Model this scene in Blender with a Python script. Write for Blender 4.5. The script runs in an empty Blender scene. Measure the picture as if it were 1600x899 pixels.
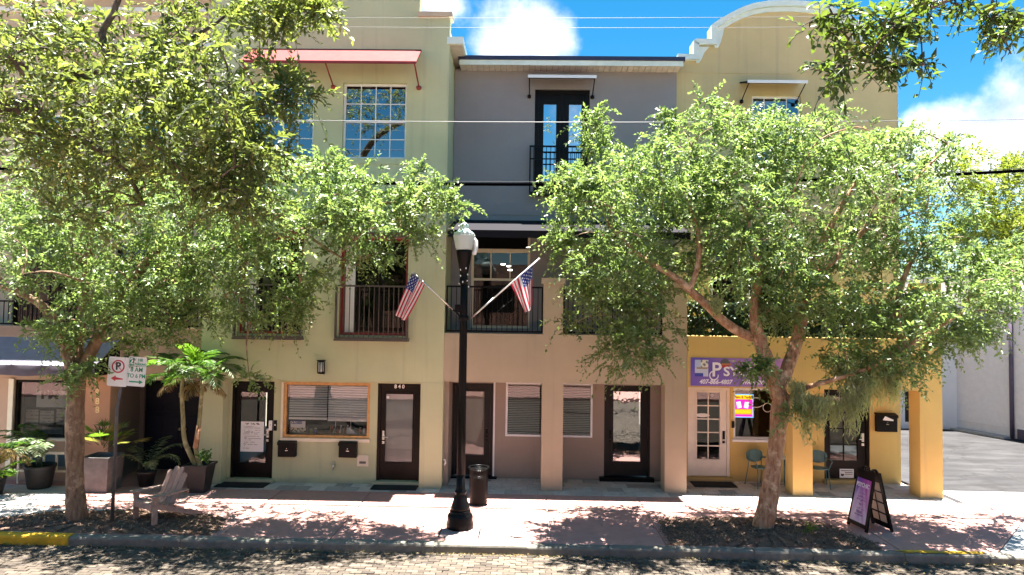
import bpy, math, random
import numpy as np
from mathutils import Vector, Matrix
from math import radians as R, sin, cos, pi

random.seed(7)
rng = np.random.default_rng(11)
S = bpy.context.scene
COL = S.collection

# ------------------------------------------------------------------ camera
EYE = Vector((0.0, 0.0, 4.1))
CM = Matrix.Rotation(R(1.1), 3, 'Z') @ Matrix.Rotation(R(92.26), 3, 'X') @ Matrix.Rotation(R(.83), 3, 'Z')
cd = bpy.data.cameras.new('camera')
cd.sensor_width = 36.0
cd.lens = 1067 / 1600 * 36
cd.clip_end = 3000
cam = bpy.data.objects.new('camera', cd)
COL.objects.link(cam)
cam.matrix_world = Matrix.Translation(EYE) @ CM.to_4x4()
S.camera = cam


def ray(px, py):
    return CM @ Vector(((px - 800) / 1067, -(py - 449.5) / 1067, -1))


def at(px, py, Y):
    """measured photo position on the plane at distance Y -> X, Z in metres"""
    d = ray(px, py)
    t = Y / d.y
    return d.x * t, EYE.z + d.z * t


def gr(px, py, Z=0.0):
    d = ray(px, py)
    t = (Z - EYE.z) / d.z
    return d.x * t, d.y * t


def rect(p, Y):
    """measured rectangle (left, top, right, bottom) -> x0, x1, z0, z1 on plane Y"""
    l, t, r, b = p
    my, mx = (t + b) / 2, (l + r) / 2
    return at(l, my, Y)[0], at(r, my, Y)[0], at(mx, b, Y)[1], at(mx, t, Y)[1]


# ------------------------------------------------------------------ world and sun
SUN = Vector((0.03, 0.045, 1.0)).normalized()
el = math.asin(SUN.z)
w = bpy.data.worlds.new('World')
S.world = w
w.use_nodes = True
nt = w.node_tree
N, L = nt.nodes, nt.links
N.clear()
out = N.new('ShaderNodeOutputWorld')
bg = N.new('ShaderNodeBackground')
bg.inputs['Strength'].default_value = 0.075
sky = N.new('ShaderNodeTexSky')
sky.sky_type = 'NISHITA'
sky.sun_disc = False
sky.sun_elevation = el
sky.sun_rotation = math.atan2(SUN.x, SUN.y)
sky.air_density = 1.0
sky.dust_density = 0.1
sky.ozone_density = 2.5
hs = N.new('ShaderNodeHueSaturation')
hs.inputs['Hue'].default_value = 0.487
hs.inputs['Saturation'].default_value = 1.42
hs.inputs['Value'].default_value = 0.34
L.new(sky.outputs[0], hs.inputs['Color'])
tc = N.new('ShaderNodeTexCoord')


def math_node(op, a, b=None, c=None, clamp=False):
    n = N.new('ShaderNodeMath')
    n.operation = op
    n.use_clamp = clamp
    for i, v in enumerate((a, b, c)):
        if v is None:
            continue
        if isinstance(v, (int, float)):
            n.inputs[i].default_value = v
        else:
            L.new(v, n.inputs[i])
    return n.outputs[0]


nz = N.new('ShaderNodeTexNoise')
nz.inputs['Scale'].default_value = 6.0
nz.inputs['Detail'].default_value = 9
nz.inputs['Roughness'].default_value = 0.60
L.new(tc.outputs['Generated'], nz.inputs['Vector'])
total = nz.outputs['Fac']
# cumulus heads: direction, spread, weight
for (px, py, s, wt) in [(815, 45, .075, .30), (775, 80, .045, .24), (875, 55, .05, .16), (1560, 160, .08, .15), (1430, 190, .045, .24),
                        (1480, 270, .08, .18), (1250, -40, .05, .3), (690, 6, .03, .25), (1620, 210, .10, .2), (1180, 100, .35, -.16), (680, 70, .05, -.25), (1000, 60, .10, -.12), (1500, 60, .12, -.12)]:
    d = ray(px, py).normalized()
    vm = N.new('ShaderNodeVectorMath')
    vm.operation = 'DISTANCE'
    vm.inputs[1].default_value = d
    L.new(tc.outputs['Generated'], vm.inputs[0])
    q = math_node('DIVIDE', vm.outputs['Value'], s)
    q = math_node('POWER', q, 2.0)
    q = math_node('MULTIPLY', q, -1.0)
    e = math_node('EXPONENT', q)
    total = math_node('ADD', total, math_node('MULTIPLY', e, wt))
mr = N.new('ShaderNodeMapRange')
mr.interpolation_type = 'SMOOTHSTEP'
mr.inputs['From Min'].default_value = 0.53
mr.inputs['From Max'].default_value = 0.80
L.new(total, mr.inputs['Value'])
nz2 = N.new('ShaderNodeTexNoise')
nz2.inputs['Scale'].default_value = 9
nz2.inputs['Detail'].default_value = 6
L.new(tc.outputs['Generated'], nz2.inputs['Vector'])
crv = N.new('ShaderNodeMix')
crv.data_type = 'RGBA'
crv.inputs['A'].default_value = (1.3, 1.5, 1.85, 1)
crv.inputs['B'].default_value = (3.6, 3.7, 3.9, 1)
mr2 = N.new('ShaderNodeMapRange')
mr2.inputs['From Min'].default_value = 0.36
mr2.inputs['From Max'].default_value = 0.62
L.new(nz2.outputs['Fac'], mr2.inputs['Value'])
L.new(mr2.outputs[0], crv.inputs['Factor'])
mx = N.new('ShaderNodeMix')
mx.data_type = 'RGBA'
L.new(mr.outputs[0], mx.inputs['Factor'])
L.new(hs.outputs[0], mx.inputs['A'])
L.new(crv.outputs['Result'], mx.inputs['B'])
L.new(mx.outputs['Result'], bg.inputs['Color'])
L.new(bg.outputs[0], out.inputs['Surface'])

sl = bpy.data.lights.new('sun', 'SUN')
sl.energy = 4.2
sl.angle = R(0.53)
sl.color = (1.0, 0.95, 0.87)
so = bpy.data.objects.new('sun', sl)
COL.objects.link(so)
so.location = (0, 0, 40)
so.rotation_euler = SUN.to_track_quat('Z', 'Y').to_euler()

S.view_settings.view_transform = 'Standard'
S.view_settings.look = 'None'
S.view_settings.exposure = 3.1
S.view_settings.gamma = 1.0
S.render.engine = 'CYCLES'
S.cycles.use_denoising = True
S.cycles.max_bounces = 12
S.cycles.diffuse_bounces = 9
S.cycles.glossy_bounces = 3
S.cycles.transparent_max_bounces = 8
S.cycles.transmission_bounces = 4
S.cycles.sample_clamp_indirect = 6
S.cycles.caustics_reflective = False
S.cycles.caustics_refractive = False

# ------------------------------------------------------------------ materials
MATS = {}


class NB:
    def __init__(s, name):
        m = bpy.data.materials.new(name)
        m.use_nodes = True
        s.m, s.t = m, m.node_tree
        s.n, s.l = s.t.nodes, s.t.links
        s.n.clear()
        s.o = s.n.new('ShaderNodeOutputMaterial')

    def new(s, kind, **kw):
        n = s.n.new('ShaderNode' + kind)
        for k, v in kw.items():
            setattr(n, k, v)
        return n

    def put(s, sock, v):
        if hasattr(v, 'is_linked') or hasattr(v, 'links'):
            s.l.new(v, sock)
        else:
            sock.default_value = v

    def coord(s, scale=(1, 1, 1), kind='Object'):
        tcn = s.new('TexCoord')
        mp = s.new('Mapping')
        mp.inputs['Scale'].default_value = scale
        s.l.new(tcn.outputs[kind], mp.inputs['Vector'])
        return mp.outputs[0]

    def geo(s, scale=(1, 1, 1)):
        g = s.new('NewGeometry')
        mp = s.new('Mapping')
        mp.inputs['Scale'].default_value = scale
        s.l.new(g.outputs['Position'], mp.inputs['Vector'])
        return mp.outputs[0]

    def noise(s, vec, scale, detail=4, rough=.55):
        n = s.new('TexNoise')
        n.inputs['Scale'].default_value = scale
        n.inputs['Detail'].default_value = detail
        n.inputs['Roughness'].default_value = rough
        s.l.new(vec, n.inputs['Vector'])
        return n.outputs['Fac']

    def ramp(s, fac, stops):
        r = s.new('ValToRGB')
        e = r.color_ramp.elements
        while len(e) < len(stops):
            e.new(.5)
        for i, (p, c) in enumerate(stops):
            e[i].position = p
            e[i].color = (*c, 1) if len(c) == 3 else c
        s.l.new(fac, r.inputs['Fac'])
        return r.outputs['Color']

    def mix(s, fac, a, b, mode='MIX'):
        n = s.new('Mix', data_type='RGBA', blend_type=mode)
        s.put(n.inputs['Factor'], fac)
        for k, v in (('A', a), ('B', b)):
            s.put(n.inputs[k], (*v, 1) if isinstance(v, tuple) and len(v) == 3 else v)
        return n.outputs['Result']

    def mth(s, op, a, b=0.0, clamp=False):
        n = s.new('Math', operation=op, use_clamp=clamp)
        s.put(n.inputs[0], a)
        s.put(n.inputs[1], b)
        return n.outputs[0]

    def bsdf(s, col, rough=.6, metal=0, spec=.5, bump=None, bstr=.3, bdist=.01, **kw):
        b = s.new('BsdfPrincipled')
        s.put(b.inputs['Base Color'], (*col, 1) if isinstance(col, tuple) and len(col) == 3 else col)
        s.put(b.inputs['Roughness'], rough)
        b.inputs['Metallic'].default_value = metal
        b.inputs['Specular IOR Level'].default_value = spec
        for k, v in kw.items():
            s.put(b.inputs[k.replace('_', ' ')], v)
        if bump is not None:
            bn = s.new('Bump')
            bn.inputs['Strength'].default_value = bstr
            bn.inputs['Distance'].default_value = bdist
            s.l.new(bump, bn.inputs['Height'])
            s.l.new(bn.outputs[0], b.inputs['Normal'])
        return b.outputs[0]

    def done(s, sh):
        s.l.new(sh, s.o.inputs['Surface'])
        return s.m


def vary(c, k):
    return tuple(max(0, min(1, x * k)) for x in c)


def m_plain(name, col, rough=.5, metal=0, var=.12, scale=6, bump=.1, spec=.5):
    """painted or moulded stuff: slight tone variation and fine relief"""
    b = NB(name)
    v = b.geo()
    n = b.noise(v, scale, 5)
    c = b.ramp(n, [(.3, vary(col, 1 - var)), (.7, vary(col, 1 + var))])
    f = b.noise(v, scale * 14, 3)
    r = b.mth('MULTIPLY_ADD', n, .18)
    r.node.inputs[2].default_value = rough - .09
    MATS[name] = b.done(b.bsdf(c, r, metal, spec, f, bump, .004))
    return MATS[name]


def m_stucco(name, col, dirt=(.25, .22, .19), amt=.8):
    """sand-float render with blotches, rain streaks and a dirty foot"""
    b = NB(name)
    v = b.geo()
    n1 = b.noise(v, .55, 5, .6)
    n2 = b.noise(v, 3.0, 6, .65)
    c = b.ramp(n1, [(.25, vary(col, .86)), (.75, vary(col, 1.09))])
    c = b.mix(b.mth('MULTIPLY', n2, .22), c, vary(col, .80))
    st = b.noise(b.geo((5.5, 5.5, .22)), 1.0, 4, .6)
    sf = b.ramp(st, [(.56, (0, 0, 0)), (.78, (1, 1, 1))])
    c = b.mix(b.mth('MULTIPLY', sf, .40 * amt), c, dirt)
    # splash dirt along the foot of the wall, broken up by noise
    g = b.new('NewGeometry')
    sp = b.new('SeparateXYZ')
    b.l.new(g.outputs['Position'], sp.inputs[0])
    h = b.mth('MULTIPLY_ADD', n2, .30)
    h.node.inputs[2].default_value = 0.0
    k = b.mth('SUBTRACT', h, sp.outputs['Z'])
    k = b.mth('MULTIPLY', k, 6.0, clamp=True)
    c = b.mix(b.mth('MULTIPLY', k, .6 * amt), c, dirt)
    f1 = b.noise(v, 55, 4, .7)
    f2 = b.noise(v, 7, 3, .5)
    h = b.mth('ADD', f1, b.mth('MULTIPLY', f2, .8))
    MATS[name] = b.done(b.bsdf(c, .88, 0, .25, h, .42, .006))
    return MATS[name]


def m_glass(name, tint, refl, see=.8, wav=.0):
    """window pane: see-through behind a partly mirrored sheet"""
    b = NB(name)
    gl = b.new('BsdfGlossy')
    gl.inputs['Roughness'].default_value = .01
    gl.inputs['Color'].default_value = (.95, .97, 1, 1)
    n = b.noise(b.geo((1, 1, 1)), 2.2, 3)
    bn = b.new('Bump')
    bn.inputs['Strength'].default_value = wav
    bn.inputs['Distance'].default_value = .02
    b.l.new(n, bn.inputs['Height'])
    b.l.new(bn.outputs[0], gl.inputs['Normal'])
    tr = b.new('BsdfTransparent')
    tr.inputs['Color'].default_value = (*tint, 1)
    lw = b.new('Fresnel')
    lw.inputs['IOR'].default_value = 1.5
    f = b.mth('ADD', lw.outputs[0], refl, clamp=True)
    ms = b.new('MixShader')
    b.l.new(f, ms.inputs[0])
    b.l.new(tr.outputs[0], ms.inputs[1])
    b.l.new(gl.outputs[0], ms.inputs[2])
    MATS[name] = b.done(ms.outputs[0])
    return MATS[name]


def m_leaf(name, dark, mid, light, back, trans=.4, rough=.38, attr='rnd', spec=.5):
    b = NB(name)
    a = b.new('Attribute', attribute_name=attr)
    c = b.ramp(a.outputs['Fac'], [(0.0, dark), (.45, mid), (.85, light), (1.0, back)])
    p = b.bsdf(c, rough, 0, spec)
    t = b.new('BsdfTranslucent')
    tcol = b.mix(.5, c, back)
    tcol = b.mix(1.0, tcol, (1.2, 1.5, .75), 'MULTIPLY')
    b.l.new(tcol, t.inputs['Color'])
    ms = b.new('MixShader')
    ms.inputs[0].default_value = trans
    b.l.new(p, ms.inputs[1])
    b.l.new(t.outputs[0], ms.inputs[2])
    MATS[name] = b.done(ms.outputs[0])
    return MATS[name]


def m_rnd(name, cols, rough=.9, attr=None, nscale=8, bump=.5, bdist=.006, sp=.25, blotch=.35, dist=.5, spots=0.0):
    """pieces that differ in tone: by object, or by the face attribute rnd"""
    b = NB(name)
    if attr:
        a = b.new('Attribute', attribute_name=attr)
        f = a.outputs['Fac']
    else:
        f = b.new('ObjectInfo').outputs['Random']
    k = len(cols)
    c = b.ramp(f, [(i / max(1, k - 1), cc) for i, cc in enumerate(cols)])
    v = b.geo()
    n = b.noise(v, nscale, 6, .65)
    n0 = b.noise(v, .7, 4, .6)
    c = b.mix(b.mth('MULTIPLY', b.ramp(n, [(.4, (0, 0, 0)), (.72, (1, 1, 1))]), blotch), c, vary(cols[0], .55))
    c = b.mix(b.mth('MULTIPLY', b.ramp(n0, [(.45, (0, 0, 0)), (.7, (1, 1, 1))]), dist * .5), c, vary(cols[-1], .7))
    if spots:
        # old gum and oil spots, small round marks scattered at random
        for sc, lim in ((2.6, .050), (1.1, .045)):
            vo = b.new('TexVoronoi')
            vo.inputs['Scale'].default_value = sc
            b.l.new(v, vo.inputs['Vector'])
            hit = b.mth('LESS_THAN', vo.outputs['Distance'], lim * 2)
            c = b.mix(b.mth('MULTIPLY', hit, .30 * spots), c, vary(cols[0], .4))
        n5 = b.noise(b.geo((.5, 1.6, 1)), 2.3, 6, .7)
        c = b.mix(b.mth('MULTIPLY', b.ramp(n5, [(.50, (0, 0, 0)), (.66, (1, 1, 1))]), .35 * spots), c, vary(cols[0], .62))
    f2 = b.noise(v, nscale * 9, 3, .7)
    MATS[name] = b.done(b.bsdf(c, rough, 0, sp, f2, bump, bdist))
    return MATS[name]


def m_bark(name, a, bcol, ccol):
    b = NB(name)
    v = b.geo((1, 1, .28))
    n = b.noise(v, 16, 6, .65)
    n2 = b.noise(b.geo(), 5, 5, .6)
    c = b.ramp(n, [(.3, a), (.5, bcol), (.7, ccol)])
    c = b.mix(b.ramp(n2, [(.52, (0, 0, 0)), (.62, (1, 1, 1))]), c, vary(ccol, 1.25))
    MATS[name] = b.done(b.bsdf(c, .85, 0, .3, b.mth('ADD', n, b.mth('MULTIPLY', n2, .6)), .9, .02))
    return MATS[name]


m_stucco('sage', (.50, .53, .335))
m_stucco('taupe', (.43, .36, .26))
m_stucco('slate', (.285, .275, .29))
m_stucco('porch_grey', (.34, .285, .24))
m_stucco('yellow_skylit', (.56, .475, .255))  # upper storeys of one yellow paint, cool skylight put into the colour
m_stucco('yellow_bounce', (.64, .46, .16))  # same yellow paint lower down, warm ground bounce put into the colour
m_stucco('terracotta', (.58, .32, .20))
m_stucco('brown_render', (.46, .32, .235))
m_stucco('tan_render', (.58, .47, .34))
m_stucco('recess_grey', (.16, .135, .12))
m_stucco('far_white', (.78, .77, .77), amt=.3)
m_plain('mint', (.62, .74, .70), .55, var=.06)
m_plain('white_trim', (.74, .78, .80), .45, var=.05)
m_plain('cream', (.72, .66, .52), .55, var=.06)
m_plain('white_door', (.78, .74, .66), .45, var=.05)
m_plain('black_metal', (.004, .004, .0045), .34, var=.3, scale=12, spec=.14)
m_plain('bronze_metal', (.075, .062, .055), .45, var=.2)
m_plain('rail_grey', (.12, .105, .10), .42, var=.2)
m_plain('door_black', (.007, .006, .006), .34, var=.25, scale=3, spec=.14)
m_plain('door_brown', (.014, .010, .0085), .35, var=.25, scale=3, spec=.14)
m_plain('navy_door', (.012, .013, .024), .42, var=.2, scale=3, spec=.14)
m_plain('charcoal_door', (.022, .021, .021), .4, var=.2, scale=3, spec=.14)
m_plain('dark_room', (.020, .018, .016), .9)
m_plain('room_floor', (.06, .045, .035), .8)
m_plain('roof_membrane', (.35, .34, .33), .9)
m_plain('navy_edge', (.02, .022, .06), .4)
m_plain('soffit', (.62, .58, .52), .7)
m_plain('red_fabric', (.185, .026, .026), .75, var=.06, spec=.2)
m_plain('red_frame', (.22, .02, .018), .45)
m_plain('black_fabric', (.009, .008, .012), .8, var=.2, spec=.2)
m_plain('lilac_fabric', (.25, .235, .285), .85, var=.1, spec=.15)
m_plain('lilac_valance', (.11, .095, .12), .85, var=.15, spec=.15)
m_plain('silver', (.62, .62, .60), .28, metal=1)
m_plain('pine_frame', (.55, .30, .11), .5, var=.2, scale=9)
m_plain('blind_white', (.88, .88, .85), .5, var=.04)
m_plain('curtain_brown', (.30, .25, .215), .8, var=.1, scale=2)
m_plain('curtain_grey', (.42, .42, .41), .8, var=.08, scale=2)
m_plain('paper', (.78, .78, .78), .8, var=.05)
m_plain('paper_dark', (.10, .10, .12), .8)
m_plain('mail_black', (.009, .0085, .0085), .38, var=.2, spec=.14)
m_plain('mat_black', (.012, .011, .012), .95, var=.4, scale=40, bump=.8)
m_plain('rubber_pot', (.022, .021, .022), .55, var=.25)
m_plain('stone_pot', (.14, .13, .13), .8, var=.25)
m_plain('soil', (.14, .085, .06), .95, var=.4, bump=.9)
m_plain('teal_paint', (.07, .155, .165), .38, var=.12)
m_plain('lamp_glass_cap', (.48, .62, .60), .25, var=.1)
m_plain('sign_white', (.82, .82, .82), .45, var=.03)
m_plain('sign_red', (.50, .03, .05), .45)
m_plain('sign_green', (.0, .30, .16), .45)
m_plain('ink', (.03, .03, .03), .6)
m_plain('galvanised', (.085, .08, .085), .5, var=.25)
m_plain('banner_white', (.84, .82, .90), .45, var=.03)
m_plain('banner_shadow', (.05, .03, .16), .5)
m_plain('wire_dull', (.05, .05, .052), .6, spec=.1)
m_plain('wire_black', (.002, .002, .0025), .8, spec=.0)
m_plain('wire_grey', (.20, .20, .21), .45)
m_plain('kerb_yellow', (.60, .35, .015), .75, var=.2, bump=.5)
m_plain('brass', (.70, .55, .32), .35, metal=1)
m_plain('wood_grey', (.37, .25, .20), .8, var=.22, scale=11, bump=.5)
m_plain('cover_mauve', (.33, .24, .235), .9, var=.15, bump=.5)
m_plain('cover_gap', (.012, .011, .011), .9)
m_plain('bag_white', (.75, .78, .76), .5)
m_plain('litter_can', (.003, .003, .003), .42, var=.35, scale=30, bump=.6, spec=.14)
m_plain('siding_lilac', (.90, .82, .81), .6, var=.05)
m_plain('siding_purple', (.10, .075, .12), .6, var=.12)
m_plain('dull_red', (.35, .08, .05), .6)
m_plain('dull_blue', (.05, .07, .25), .6)
m_plain('dull_green', (.35, .42, .10), .6)
m_plain('dull_orange', (.45, .18, .06), .6)
m_glass('glass_sky', (.30, .33, .38), .22, wav=.006)
m_glass('glass_dark', (.60, .62, .60), .015, wav=.02)
m_glass('glass_clear', (.90, .93, .92), .01, wav=.02)
m_glass('glass_mirror', (.30, .30, .30), .22, wav=.10)
m_glass('glass_teal', (.15, .25, .30), .60, wav=.004)
m_leaf('leaf_street', (.046, .082, .028), (.120, .185, .066), (.215, .275, .120), (.33, .35, .16), .42, .36, spec=.6)
m_leaf('leaf_near', (.012, .028, .010), (.040, .075, .018), (.085, .125, .030), (.21, .23, .05), .40, .40)
m_leaf('leaf_olive', (.040, .062, .022), (.105, .140, .046), (.185, .210, .080), (.30, .28, .09), .42, .38, spec=.5)
m_leaf('leaf_far', (.06, .085, .012), (.15, .18, .02), (.26, .27, .03), (.34, .33, .05), .45, .5)
m_leaf('leaf_ivy', (.008, .020, .008), (.020, .045, .014), (.05, .09, .03), (.09, .12, .05), .2, .4)
m_leaf('frond_green', (.020, .055, .015), (.045, .11, .022), (.09, .19, .03), (.16, .24, .05), .3, .35)
m_leaf('frond_bright', (.05, .12, .015), (.11, .22, .02), (.18, .30, .03), (.24, .34, .05), .4, .35)
m_leaf('frond_pale', (.10, .14, .07), (.16, .21, .11), (.24, .29, .17), (.30, .34, .22), .2, .4)
m_leaf('frond_dry', (.14, .08, .035), (.24, .15, .06), (.34, .24, .11), (.40, .30, .16), .25, .6)
m_leaf('grass_gold', (.12, .10, .03), (.20, .19, .05), (.20, .24, .05), (.34, .28, .10), .3, .5)
m_leaf('moss_grey', (.28, .285, .16), (.40, .40, .23), (.48, .47, .29), (.55, .53, .36), .42, .8, spec=.1)
m_leaf('litter', (.12, .07, .03), (.24, .16, .06), (.36, .27, .11), (.42, .36, .2), .2, .7)
m_leaf('chips', (.09, .052, .034), (.24, .155, .11), (.38, .265, .19), (.52, .41, .32), .0, .9, spec=.15)
m_bark('bark_pale', (.13, .085, .055), (.235, .165, .11), (.30, .235, .17))
m_bark('bark_brown', (.12, .072, .045), (.22, .140, .090), (.31, .22, .145))
m_bark('bark_red', (.16, .075, .042), (.36, .20, .115), (.46, .32, .21))
m_bark('bark_dark', (.035, .028, .022), (.075, .060, .048), (.12, .10, .08))
m_bark('palm_stem', (.16, .15, .07), (.25, .24, .12), (.33, .30, .18))
m_rnd('slab_pink', [(.45, .25, .215), (.50, .285, .245), (.51, .31, .275)], nscale=5, bump=.4, bdist=.003, spots=.6)
m_rnd('slab_pale', [(.48, .44, .41), (.53, .49, .46)], nscale=5, bump=.4, bdist=.003, spots=.6)
m_rnd('paver_grey', [(.26, .245, .24), (.50, .465, .43), (.58, .55, .52), (.64, .60, .56), (.48, .42, .39)], nscale=7)
m_rnd('brick_one', [(.052, .042, .035), (.080, .064, .050), (.105, .086, .066), (.14, .115, .09)], nscale=9)
m_rnd('brick_many', [(.052, .042, .035), (.080, .064, .050), (.105, .086, .066), (.14, .115, .09)], attr='rnd', nscale=9)
m_rnd('kerb_stone', [(.20, .185, .155), (.26, .24, .20)], nscale=6, bump=.7, bdist=.01, blotch=.75)
m_rnd('asphalt', [(.034, .033, .034), (.044, .043, .045)], nscale=3, bump=.8, bdist=.01, blotch=.7)
b = NB('lot_asphalt')
v = b.geo()
nA = b.noise(b.geo((.35, 1.4, 1)), 1.3, 7, .7)
c = b.ramp(nA, [(.32, (.026, .025, .027)), (.5, (.040, .039, .041)), (.68, (.062, .060, .062))])
dv = b.new('VectorMath', operation='ADD')
nw = b.new('TexNoise')
nw.inputs['Scale'].default_value = 1.1
nw.inputs['Detail'].default_value = 5
b.l.new(v, nw.inputs['Vector'])
b.l.new(v, dv.inputs[0])
b.l.new(nw.outputs['Color'], dv.inputs[1])
vo = b.new('TexVoronoi', feature='DISTANCE_TO_EDGE')
vo.inputs['Scale'].default_value = .42
b.l.new(dv.outputs[0], vo.inputs['Vector'])
ck = b.mth('LESS_THAN', vo.outputs['Distance'], .012)
c = b.mix(b.mth('MULTIPLY', ck, .3), c, (.010, .010, .010))
st = b.noise(v, .55, 4, .6)
c = b.mix(b.mth('MULTIPLY', b.ramp(st, [(.55, (0, 0, 0)), (.68, (1, 1, 1))]), .5), c, (.016, .015, .015))
MATS['lot_asphalt'] = b.done(b.bsdf(c, .92, 0, .2, b.noise(v, 38, 3, .7), .8, .01))
b = NB('road_sheet')
v = b.geo()
bt = b.new('TexBrick')
bt.inputs['Scale'].default_value = 1.0
bt.inputs['Brick Width'].default_value = .2
bt.inputs['Row Height'].default_value = .1
bt.inputs['Mortar Size'].default_value = .005
bt.inputs['Color1'].default_value = (.075, .06, .047, 1)
bt.inputs['Color2'].default_value = (.125, .102, .08, 1)
bt.inputs['Mortar'].default_value = (.03, .025, .02, 1)
b.l.new(v, bt.inputs['Vector'])
n = b.noise(v, .8, 5, .6)
c = b.mix(b.mth('MULTIPLY', n, .5), bt.outputs['Color'], (.06, .05, .042))
MATS['road_sheet'] = b.done(b.bsdf(c, .9, 0, .2, bt.outputs['Fac'], -.5, .006))
m_rnd('concrete_blue', [(.36, .37, .37), (.42, .43, .43)], nscale=4, bump=.4)
m_rnd('ground_dust', [(.17, .15, .12), (.20, .18, .15)], nscale=2)
b = NB('globe_glass')
p = b.bsdf((.72, .77, .76), .28, 0, .6, b.noise(b.geo((1, 1, .15)), 60, 2), .3, .004)
t = b.new('BsdfTranslucent')
t.inputs['Color'].default_value = (.85, .92, .9, 1)
ms = b.new('MixShader')
ms.inputs[0].default_value = .45
b.l.new(p, ms.inputs[1])
b.l.new(t.outputs[0], ms.inputs[2])
MATS['globe_glass'] = b.done(ms.outputs[0])


def m_attr(name, rough=.6, trans=0.0, emit=0.0):
    """flat print: colours carried by the faces"""
    b = NB(name)
    a = b.new('Attribute', attribute_name='print')
    p = b.new('BsdfPrincipled')
    b.l.new(a.outputs['Color'], p.inputs['Base Color'])
    p.inputs['Roughness'].default_value = rough
    p.inputs['Specular IOR Level'].default_value = .3
    if emit:
        b.l.new(a.outputs['Color'], p.inputs['Emission Color'])
        p.inputs['Emission Strength'].default_value = emit
    sh = p.outputs[0]
    if trans:
        t = b.new('BsdfTranslucent')
        b.l.new(a.outputs['Color'], t.inputs['Color'])
        ms = b.new('MixShader')
        ms.inputs[0].default_value = trans
        b.l.new(sh, ms.inputs[1])
        b.l.new(t.outputs[0], ms.inputs[2])
        sh = ms.outputs[0]
    MATS[name] = b.done(sh)


m_attr('flag_print', .8, .35)
m_attr('print', .4)
m_attr('lit_print', .4, 0, .13)


def m_emit(name, col, e):
    b = NB(name)
    n = b.new('Emission')
    n.inputs['Color'].default_value = (*col, 1)
    n.inputs['Strength'].default_value = e
    MATS[name] = b.done(n.outputs[0])


m_emit('lit_yellow', (.9, .75, .02), .15)
m_emit('lit_white', (.9, .9, 1.0), .17)
m_emit('lit_orange', (1.0, .32, .02), .15)
m_emit('spot_light', (1, .93, .8), 3.0)


# ------------------------------------------------------------------ mesh helpers
POS = {}


def wpos(o):
    return POS.get(o.name, Vector((0, 0, 0))) if o is not None else Vector((0, 0, 0))


def tag(o, label=None, cat=None, group=None, kind=None):
    if label:
        o['label'] = label
    if cat:
        o['category'] = cat
    if group:
        o['group'] = group
    if kind:
        o['kind'] = kind
    return o


def thing(name, label, cat, loc=(0, 0, 0), rz=0.0, group=None, kind=None):
    o = bpy.data.objects.new(name, None)
    COL.objects.link(o)
    o.empty_display_size = .2
    o.location = loc
    o.rotation_euler = (0, 0, rz)
    POS[o.name] = Vector(loc)
    return tag(o, label, cat, group, kind)


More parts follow.
